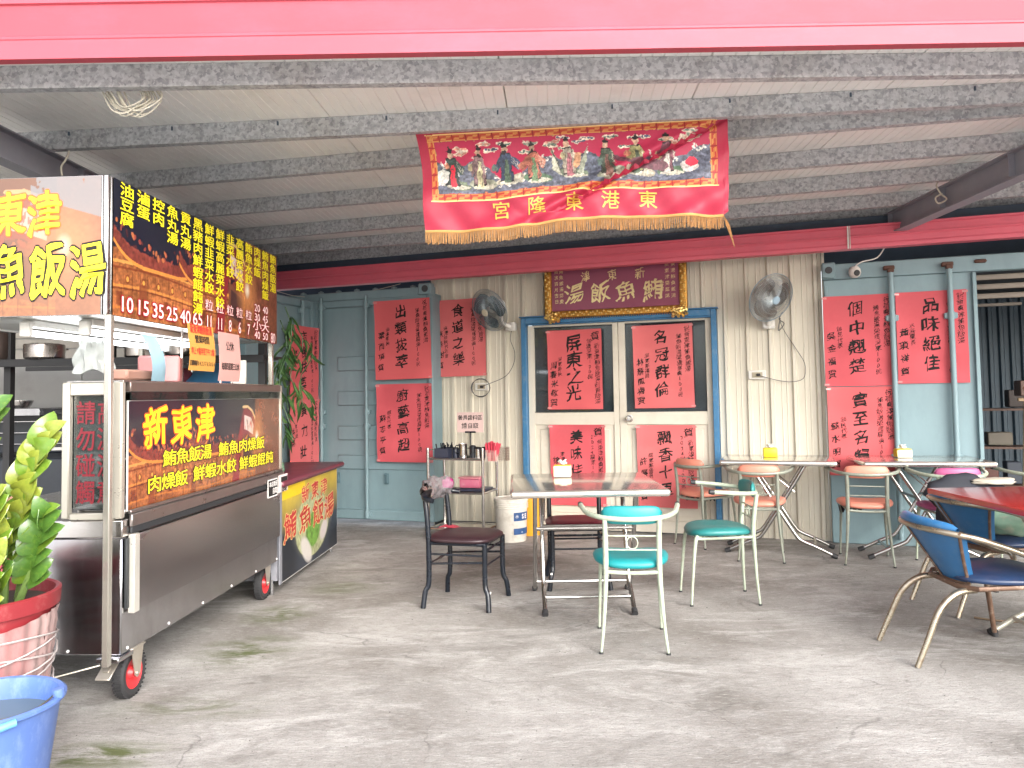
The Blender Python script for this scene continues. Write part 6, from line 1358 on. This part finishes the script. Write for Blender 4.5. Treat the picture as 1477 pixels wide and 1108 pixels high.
def fold_table(label, loc, rz, w, d, topm, foot, rot90=False, legm=CHROME, th=0.042, rnd=0.02):
    t = thing('folding_table', label, 'table', loc, rz, None)
    q = MB(); q.box((0, 0, 0.76 - th / 2), (w, d, th), rnd, seg=4); q.build('table_top', topm, t)
    q = MB(); q.box((0, 0, 0.722), (w - 0.10, d - 0.10, 0.012)); q.build('underside', mat('table_underside', (0.45, 0.43, 0.4), 0.4, metal=.5), t)
    fold_legs(t, (w if rot90 else d) / 2 - (0.15 if rot90 else 0.10), foot, legm, rot90=rot90)
    return t
fold_table('square steel topped folding table in the middle, a tissue box on it', (0.437, 4.92, 0), 0.0, 0.92, 0.98, SST, 0.30, rot90=True)
fold_table('steel edged folding table against the cream wall right of the door', (2.165, 6.36, 0), WRZ, 0.88, 0.60, SST, 0.41)
fold_table('steel edged folding table in front of the right blue container', (3.17, 6.08, 0), -0.19, 0.93, 0.60, SST, 0.41)
REDT = mat('red_table_laminate', (0.42, 0.035, 0.03), 0.16, var=0.1, coat=0.4)
fold_table('red topped folding table cut by the right edge of the view', (2.88, 3.72, 0), 0.0, 1.18, 1.16, REDT, 0.36, legm=mat('pale_tube', (0.45, 0.43, 0.36), 0.35, metal=0.3), th=0.03, rnd=0.003)
# tissue boxes
def tissue(label, loc, rz, c_side, c_top, s=(0.115, 0.085, 0.075)):
    t = thing('tissue_pack', label, 'tissue box', loc, rz, None)
    q = MB(); q.box((0, 0, s[2] / 2), s, 0.006, seg=2); q.build('pack', c_side, t)
    q = MB(); q.box((0, 0, s[2] + 0.001), (s[0] * 0.96, s[1] * 0.96, 0.010), 0.004); q.box((-s[0] / 2 - 0.0, 0, s[2] * 0.55), (0.004, s[1] * 0.9, s[2] * 0.85), 0.001); q.build('printed_wrap', c_top, t)
    q = MB(); q.sheet(lambda u, v: Vector(((u - .5) * 0.05 + 0.008 * math.sin(v * 7), 0.012 * math.sin(u * 6 + v * 3), s[2] + 0.006 + v * 0.028 + 0.008 * math.sin(u * 9))), 8, 5, (0, 0.0008, 0)); q.build('tissue', mat('tissue_paper', (0.62, 0.61, 0.58), 0.8), t)
CRM = mat('cream_wrap', (0.60, 0.56, 0.46), 0.5, var=0.05); OCH = mat('ochre_wrap', (0.62, 0.34, 0.05), 0.45, var=0.3, vs=30); YW = mat('bright_yellow_wrap', (0.80, 0.62, 0.02), 0.4, var=0.1)
tissue('cream and gold tissue pack on the steel table in the middle', (0.325, 5.17, 0.761), -0.15, CRM, OCH)
tissue('bright yellow tissue pack on the table right of the door', (2.13, 6.42, 0.761), WRZ + 0.1, YW, YW, (0.11, 0.08, 0.07))
tissue('white tissue pack with a yellow top before the blue container', (3.10, 6.16, 0.761), -0.1, CRM, YW, (0.115, 0.08, 0.065))

# ================================================================== CAFE CHAIRS
PGREEN = mat('pale_green_enamel', (0.36, 0.41, 0.32), 0.35, var=0.08, dirt=(0.20, 0.15, 0.08), dirt_amt=0.55, dirt_scale=18)
GGREEN = mat('worn_grey_green_enamel', (0.27, 0.29, 0.24), 0.4, metal=0.2, var=0.15, dirt=(0.14, 0.10, 0.06), dirt_amt=0.6, dirt_scale=14)
TEAL = mat('teal_vinyl', (0.010, 0.22, 0.235), 0.42, var=0.06, bump=0.12, bs=120)
TEALD = mat('teal_vinyl_faded', (0.02, 0.18, 0.175), 0.42, var=0.1, bump=0.12, bs=120)
SALM = mat('salmon_vinyl', (0.66, 0.24, 0.17), 0.42, var=0.08, bump=0.12, bs=120)
MAGV = mat('magenta_vinyl', (0.40, 0.08, 0.20), 0.4, var=0.08)
def pad(q, cx, cy, cz, fn, nu=16, nv=10): pass
def cafe_chair(label, loc, rz, vinyl, frame, ring=True, torn=False):
    t = thing('cafe_chair', label, 'chair', loc, rz, 'round backed cafe chairs')
    for s in (-1, 1):
        q = MB(); q.tube([(s * 0.168, -0.215, 0.0), (s * 0.152, -0.205, 0.14), (s * 0.138, -0.198, 0.34), (s * 0.135, -0.195, 0.45), (s * 0.135, -0.205, 0.56), (s * 0.137, -0.222, 0.672)], [0.0065, 0.009, 0.0125, 0.0145, 0.014, 0.0125], 12, sm=4); lg = q.build('leg', frame, t)
        q = MB(); q.lathe([(0, -0.001), (0.011, -0.001), (0.011, 0.008), (0, 0.009)], 10, Matrix.Translation((s * 0.168, -0.215, 0.001))); q.build('foot_cap', RUBBER, lg)
        q = MB(); q.tube([(s * 0.172, 0.205, 0.0), (s * 0.165, 0.19, 0.18), (s * 0.155, 0.165, 0.40), (s * 0.14, 0.13, 0.415)], [0.0065, 0.009, 0.0125, 0.012], 12, sm=4); lg = q.build('leg', frame, t)
        q = MB(); q.lathe([(0, -0.001), (0.011, -0.001), (0.011, 0.008), (0, 0.009)], 10, Matrix.Translation((s * 0.172, 0.205, 0.001))); q.build('foot_cap', RUBBER, lg)
    q = MB()
    q.tube([(-0.135, -0.195, 0.405), (0, -0.19, 0.398), (0.135, -0.195, 0.405)], 0.010, 8, sm=3)
    for s in (-1, 1): q.tube([(s * 0.136, -0.195, 0.41), (s * 0.15, 0.0, 0.408), (s * 0.152, 0.16, 0.405)], 0.010, 8, sm=2)
    q.tube([(-0.152, 0.15, 0.405), (0.152, 0.15, 0.405)], 0.010, 8); q.build('seat_frame', frame, t)
    rail = [(-0.262, 0.085, 0.705), (-0.252, 0.02, 0.70), (-0.225, -0.10, 0.689), (-0.16, -0.195, 0.681), (-0.08, -0.232, 0.677), (0, -0.243, 0.676), (0.08, -0.232, 0.677), (0.16, -0.195, 0.681), (0.225, -0.10, 0.689), (0.252, 0.02, 0.70), (0.262, 0.085, 0.705)]
    q = MB(); q.tube(rail, 0.0135, 12, sm=4); ar = q.build('arm_rail', frame, t)
    for s in (-1, 1):
        q = MB(); q.tube([(s * 0.260, 0.07, 0.7035), (s * 0.2635, 0.10, 0.7065)], [0.0155, 0.0145], 12); q.build('end_cap', RUBBER, ar)
    for zz in (0.518, 0.588):
        q = MB(); q.tube([(-0.136, -0.203, zz), (0.136, -0.203, zz)], 0.0045, 8); q.build('back_rod', frame, t)
    if ring:
        q = MB(); q.tube([(0.028 * math.cos(a * math.pi / 12), -0.203, 0.553 + 0.031 * math.sin(a * math.pi / 12)) for a in range(24)], 0.0035, 6, closed=True); q.build('back_ring', frame, t)
    # back pad, curved along the rail
    q = MB()
    def bp(u, v):
        a = (u - 0.5) * 2; th = 0.014 * (max(0, 1 - a ** 8)) ** 0.5; ph = v * 2 * math.pi
        x = a * 0.156; y = -0.222 + 0.35 * x * x * 4; hh = 0.047 * (max(0.02, 1 - a ** 6)) ** 0.4
        return Vector((x, y + th * math.cos(ph) * 1.2, 0.689 + hh * math.copysign(abs(math.sin(ph)) ** 0.75, math.sin(ph)) + 0.006))
    q.sheet(bp, 18, 16); bmesh.ops.remove_doubles(q.bm, verts=q.bm.verts, dist=0.0004); q.build('back_pad', vinyl, t, angle=180)
    # seat cushion
    q = MB()
    def sp(u, v):
        a = u * 2 * math.pi; k = 2.8; c, s_ = math.cos(a), math.sin(a); ex = 2 / k
        X = math.copysign(abs(c) ** ex, c); Y = math.copysign(abs(s_) ** ex, s_)
        w = 0.198 + 0.018 * Y; prof = [(0.0, 0.462), (0.5, 0.466), (0.82, 0.463), (0.955, 0.452), (1.0, 0.438), (0.985, 0.424), (0.93, 0.418), (0.0, 0.417)]
        i = min(6, int(v * 7)); f = v * 7 - i; r = prof[i][0] * (1 - f) + prof[i + 1][0] * f; z = prof[i][1] * (1 - f) + prof[i + 1][1] * f
        return Vector((X * w * r, Y * 0.20 * r - 0.004, z - 0.012 * r * r * (0.5 + 0.5 * math.cos(X * math.pi)) * (1 if Y > 0.3 else 0) + 0.01 * abs(X) ** 3 * r))
    q.sheet(sp, 48, 14); bmesh.ops.remove_doubles(q.bm, verts=q.bm.verts, dist=0.0004); q.build('seat', vinyl, t, angle=180)
    if torn:
        q = MB()
        q.sheet(lambda u, v: Vector((-0.16 + 0.15 * u, 0.16 - 0.02 * v, 0.415 - v * (0.035 + 0.035 * abs(math.sin(u * 11)) + 0.02 * math.sin(u * 23)))), 16, 4, (0, 0.002, 0))
        q.sheet(lambda u, v: Vector((-0.185 + 0.01 * v, -0.05 + 0.2 * u, 0.415 - v * (0.03 + 0.03 * abs(math.sin(u * 9 + 1))))), 16, 4, (0.002, 0, 0)); q.build('torn_lining', mat('black_lining', (0.02, 0.02, 0.028), 0.8), t)
    return t
cafe_chair('bright teal cafe chair in front of the steel table, back to the viewer', (0.615, 4.155, 0), -0.10, TEAL, PGREEN)
cafe_chair('teal cafe chair facing left at the right side of the steel table', (1.285, 4.955, 0), math.pi / 2 - 0.02, TEALD, PGREEN)
cafe_chair('salmon cafe chair by the door frame at the left end of the far table', (1.655, 6.72, 0), -0.95, SALM, GGREEN, torn=True)
cafe_chair('salmon cafe chair tucked under the far table right of the door', (1.945, 6.16, 0), -0.31, SALM, GGREEN)
cafe_chair('salmon cafe chair before the red poster 實至名歸, between two tables', (2.69, 5.96, 0), -0.33, SALM, GGREEN, ring=False, torn=True)
cafe_chair('magenta cafe chair behind the red table', (3.20, 5.72, 0), -0.18, MAGV, PGREEN, ring=False)
cafe_chair('magenta cafe chair at the far right edge near the container doorway', (3.86, 5.72, 0), -0.1, MAGV, PGREEN, ring=False)

# ================================================================== BLACK CHAIRS
DKM = mat('dark_maroon_vinyl', (0.030, 0.013, 0.017), 0.42, var=0.15); MRN = mat('maroon_vinyl', (0.17, 0.012, 0.03), 0.4, var=0.1); RSEAT = mat('red_vinyl_patch', (0.45, 0.03, 0.06), 0.4)
def black_chair(label, loc, rz, seatm, cover):
    t = thing('dining_chair', label, 'chair', loc, rz, 'black framed dining chairs')
    for s in (-1, 1):
        q = MB(); q.tube([(s * 0.205, -0.215, 0.0), (s * 0.19, -0.205, 0.10), (s * 0.18, -0.185, 0.16), (s * 0.18, -0.185, 0.42), (s * 0.18, -0.195, 0.58), (s * 0.175, -0.21, 0.69)], 0.0165, 12, sm=4); lg = q.build('leg', BLKM, t)
        q = MB(); q.tube([(s * 0.205, 0.215, 0.0), (s * 0.19, 0.205, 0.10), (s * 0.18, 0.185, 0.16), (s * 0.18, 0.185, 0.40)], 0.0165, 12, sm=4); lg = q.build('leg', BLKM, t)
        q = MB(); q.box((s * 0.1905, 0.223, 0.115), (0.014, 0.004, 0.012), 0.001); q.build('white_tape', WHITEPR, lg) if s > 0 else None
        for z in (0.27, 0.33): q = MB(); q.tube([(s * 0.18, -0.185, z), (s * 0.18, 0.185, z + (0.02 if z < .3 else 0))], 0.0065, 8); q.build('side_stretcher', BLKM, t)
    q = MB(); q.tube([(-0.18, 0.185, 0.36), (0.18, 0.185, 0.36)], 0.008, 8); q.tube([(-0.18, -0.185, 0.27), (0.18, -0.185, 0.27)], 0.0065, 8); q.tube([(-0.18, 0.185, 0.27), (0.18, 0.185, 0.27)], 0.0065, 8); q.build('stretcher', BLKM, t)
    q = MB(); q.tube([(-0.235, -0.13, 0.665), (-0.21, -0.19, 0.675), (-0.12, -0.232, 0.682), (0, -0.242, 0.685), (0.12, -0.232, 0.682), (0.21, -0.19, 0.675), (0.235, -0.13, 0.665)], [0.015, 0.017, 0.022, 0.024, 0.022, 0.017, 0.015], 12, sm=4); q.build('back_rail', BLKM, t)
    q = MB()
    def sp(u, v):
        a = u * 2 * math.pi; c, s_ = math.cos(a), math.sin(a); ex = 0.55
        X = math.copysign(abs(c) ** ex, c); Y = math.copysign(abs(s_) ** ex, s_)
        prof = [(0.0, 0.456), (0.6, 0.458), (0.9, 0.45), (1.0, 0.436), (0.98, 0.42), (0.0, 0.417)]
        i = min(4, int(v * 5)); f = v * 5 - i; r = prof[i][0] * (1 - f) + prof[i + 1][0] * f; z = prof[i][1] * (1 - f) + prof[i + 1][1] * f
        return Vector((X * 0.218 * r, Y * 0.215 * r, z - 0.012))
    q.sheet(sp, 44, 10); bmesh.ops.remove_doubles(q.bm, verts=q.bm.verts, dist=0.0004); q.build('seat', seatm, t, angle=180)
    q = MB(); q.box((0, 0, 0.398), (0.385, 0.385, 0.02), 0.006); q.build('seat_board', BLKM, t)
    if cover:
        q = MB(); q.sheet(lambda u, v: Vector((-0.10 - 0.11 * u, -0.20 + 0.17 * v * (1 - u * .5) - 0.03, 0.4475 + 0.004 * math.sin(v * 5))), 6, 6, (0, 0, -0.003)); q.build('seat_patch', RSEAT, t)
    return t
bc = black_chair('black framed chair with dark seat and a plastic covered back', (-0.312, 4.978, 0), -math.radians(106.8), DKM, True)
q = MB()
def cov(u, v):
    a = u * 2 * math.pi; x = (v - 0.5) * 0.36; rr = 0.038 + 0.005 * math.sin(a * 5 + x * 31) + 0.003 * math.sin(a * 9 - x * 60) + 0.010 * math.sin(v * math.pi)
    return Vector((x, -0.235 + 1.2 * x * x + rr * math.cos(a), 0.712 + rr * 1.45 * math.sin(a) + 0.006 * math.sin(x * 70)))
q.sheet(cov, 30, 30); bag = q.build('plastic_cover', mat_glass('cloudy_plastic', (0.24, 0.22, 0.23), 0.55, 0.22), loc=bc.location); bag.rotation_euler = bc.rotation_euler; tag(bag, 'crumpled clear plastic bag over the back of the black chair', 'plastic bag')
bk = black_chair('black framed chair with maroon seat behind the steel table', (0.43, 5.42, 0), math.pi, MRN, False)

# ================================================================== BLUE TUB CHAIRS
BLV = mat('blue_vinyl', (0.025, 0.13, 0.30), 0.33, var=0.14, vs=8, dirt=(0.14, 0.22, 0.28), dirt_amt=0.5, dirt_scale=9, bump=0.1, bs=90)
BLS = mat('dark_blue_vinyl', (0.022, 0.045, 0.11), 0.32, var=0.25, vs=6, dirt=(0.12, 0.09, 0.13), dirt_amt=0.5, dirt_scale=5, bump=0.12, bs=60)
RCH = mat('rusty_chrome', (0.40, 0.34, 0.26), 0.28, metal=0.85, var=0.2, dirt=(0.15, 0.075, 0.04), dirt_amt=1.0, dirt_scale=8)
RST = mat('brown_rusted_tube', (0.15, 0.085, 0.055), 0.5, metal=0.3, var=0.3, vs=20, dirt=(0.5, 0.45, 0.38), dirt_amt=0.6, dirt_scale=10)
def tub_chair(label, loc, rz):
    t = thing('tub_armchair', label, 'chair', loc, rz, 'blue tub armchairs with rusty tube frames')
    for s in (-1, 1):
        q = MB(); q.tube([(s * 0.15, -0.10, 0.345), (s * 0.17, -0.20, 0.335), (s * 0.185, -0.29, 0.265), (s * 0.195, -0.36, 0.12), (s * 0.20, -0.415, 0.0)], [0.016, 0.016, 0.0155, 0.0145, 0.0125], 12, sm=5); q.build('leg', RCH, t)
        q = MB(); q.tube([(s * 0.20, 0.14, 0.37), (s * 0.225, 0.17, 0.28), (s * 0.25, 0.215, 0.0)], [0.015, 0.014, 0.012], 12, sm=4); lg = q.build('leg', RST, t)
        q = MB(); q.lathe([(0, 0), (0.017, 0), (0.016, 0.022), (0, 0.022)], 10, Matrix.Translation((s * 0.25, 0.215, 0))); q.build('foot_cap', RUBBER, lg)
    rail = [(-0.235, 0.30, 0.44), (-0.262, 0.20, 0.475), (-0.275, 0.05, 0.54), (-0.268, -0.12, 0.60), (-0.22, -0.25, 0.628), (-0.11, -0.315, 0.635), (0, -0.33, 0.637), (0.11, -0.315, 0.635), (0.22, -0.25, 0.628), (0.268, -0.12, 0.60), (0.275, 0.05, 0.54), (0.262, 0.20, 0.475), (0.235, 0.30, 0.44)]
    q = MB(); q.tube(rail, 0.0145, 12, sm=5); q.build('arm_rail', RCH, t)
    for s in (-1, 1):
        q = MB(); q.tube([(s * 0.235, 0.30, 0.44), (s * 0.22, 0.31, 0.42), (s * 0.20, 0.29, 0.385), (s * 0.19, 0.2, 0.372)], 0.0145, 10, sm=4); q.build('arm_support', RCH, t)
    q = MB(); q.tube([(-0.21, 0.28, 0.375), (-0.21, -0.12, 0.362), (-0.13, -0.17, 0.358), (0.13, -0.17, 0.358), (0.21, -0.12, 0.362), (0.21, 0.28, 0.375)], 0.012, 8, closed=True); q.build('seat_frame', RST, t)
    # upholstered back shell: narrow at the seat, wide at the rail
    q = MB()
    def bs(u, v):
        a = (u - 0.5) * 2; w = 0.125 + 0.125 * v ** 1.2; x = a * w; y = -0.155 - 0.165 * v + 0.10 * (abs(a) ** 2.2) * (0.4 + 0.6 * v)
        return Vector((x, y, 0.37 + 0.262 * v))
    q.sheet(bs, 16, 12, (0, 0.03, 0.0)); q.build('back_shell', BLV, t)
    q = MB()
    for s in (-1, 1): q.tube([bs(0.5 + s * 0.5, v / 8) + Vector((0, -0.002, 0)) for v in range(9)], 0.008, 7)
    q.tube([bs(0.36, v / 8) + Vector((0, -0.006, 0)) for v in range(9)], 0.006, 7); q.tube([bs(u / 8, 0) + Vector((0, 0, -0.004)) for u in range(9)], 0.010, 7); q.build('back_frame', RST, t)
    q = MB()
    def tr(u, v):
        a = (u - 0.5) * 2; x = a * 0.235; y = -0.325 + 1.75 * x * x - 0.004; ph = v * 2 * math.pi; r = 0.024 * max(0.05, 1 - a ** 10) ** 0.4
        return Vector((x, y + r * math.cos(ph) * 1.2 + 0.014, 0.664 + r * math.sin(ph) - 0.02 * a * a))
    q.sheet(tr, 18, 12); bmesh.ops.remove_doubles(q.bm, verts=q.bm.verts, dist=0.0004); q.build('top_pad', BLV, t, angle=180)
    q = MB()
    def sp(u, v):
        a = u * 2 * math.pi; c, s_ = math.cos(a), math.sin(a); ex = 0.62
        X = math.copysign(abs(c) ** ex, c); Y = math.copysign(abs(s_) ** ex, s_)
        prof = [(0.0, 0.445), (0.4, 0.440), (0.75, 0.428), (0.93, 0.414), (1.0, 0.398), (0.99, 0.382), (0.9, 0.376), (0.0, 0.376)]
        i = min(6, int(v * 7)); f = v * 7 - i; r = prof[i][0] * (1 - f) + prof[i + 1][0] * f; z = prof[i][1] * (1 - f) + prof[i + 1][1] * f
        return Vector((X * (0.225 + 0.02 * Y) * r, (Y * 0.235) * r + 0.075, z))
    q.sheet(sp, 48, 14); bmesh.ops.remove_doubles(q.bm, verts=q.bm.verts, dist=0.0004); q.build('seat', BLS, t, angle=180)
    q = MB(); q.sheet(lambda u, v: Vector((0.20 - 0.004 * v, -0.06 + 0.36 * u, 0.378 - v * (0.018 + 0.022 * abs(math.sin(u * 9)) + 0.012 * math.sin(u * 25)) * (0.3 + u))), 24, 3, (-0.002, 0, 0)); q.build('torn_lining', mat('brown_lining', (0.06, 0.05, 0.045), 0.85), t)
    return t
tub_chair('worn blue tub armchair at the lower right, nearest the viewer', (2.305, 3.885, 0), -math.pi / 2 - 0.02)
tub_chair('worn blue tub armchair loaded with bags behind the red table', (2.90, 4.72, 0), -math.pi / 2 + 0.15)
# bags and clothes on the far armchair and magenta chair
lump('cloth_bag', 'green and cream soft cloth bag on the far blue armchair', 'bag', (2.95, 4.66, 0.50), (0.21, 0.15, 0.085), mat('sage_cloth', (0.20, 0.33, 0.24), 0.8, var=0.1, dirt=(0.48, 0.42, 0.33), dirt_amt=1.0, dirt_scale=5), 2)
lump('fur_bag', 'brown fuzzy bag on the far blue armchair', 'bag', (3.17, 4.66, 0.565), (0.19, 0.13, 0.10), mat('brown_fur', (0.07, 0.05, 0.04), 0.9, var=0.5, vs=40, bump=1.0, bs=140), 6)
lump('dark_jacket', 'black jacket slumped over the magenta chair', 'jacket', (3.19, 5.47, 0.57), (0.27, 0.09, 0.13), mat('black_cloth', (0.016, 0.019, 0.028), 0.8, var=0.3), 9)
lump('dark_backpack', 'black backpack behind the red table', 'bag', (3.04, 5.25, 0.42), (0.19, 0.12, 0.17), mat('black_cloth', (0.016, 0.019, 0.028)), 12)
lump('pale_garment', 'cream garment draped across the black jacket', 'cloth', (3.34, 5.40, 0.655), (0.15, 0.06, 0.025), mat('cream_cloth', (0.42, 0.38, 0.31), 0.8), 15)
q = MB(); q.tube([(2.60, 4.44, 0.008), (2.72, 4.36, 0.008), (2.92, 4.34, 0.008)], 0.006, 5, sm=4); o = q.build('loose_strap', mat('brown_strap', (0.16, 0.11, 0.07), 0.7)); tag(o, 'thin brown strap lying on the floor by the red table', 'strap')

# little bits on the floor
R_ = random.Random(5); q = MB()
for k in range(260):
    x, y = R_.uniform(-1.9, 3.2), R_.uniform(2.6, 7.0); r = R_.uniform(0.0015, 0.004); q.lathe([(0, r * .8), (r, r * .4), (r * .9, 0)], 5, Matrix.Translation((x, y, 0)))
o = q.build('grit', mat('grit', (0.10, 0.095, 0.085), 0.9)); tag(o, 'fine grit scattered over the concrete', 'grit', kind='stuff')
# neighbouring street opposite, only seen in reflections
q = MB(); q.box((0, -13, 0.06), (60, 2.0, 0.12)); o = q.build('pavement', mat('pavement_concrete', (0.3, 0.29, 0.27), 0.85)); tag(o, kind='structure')
bpy.data.objects.remove(_fo); bpy.data.curves.remove(_fc)
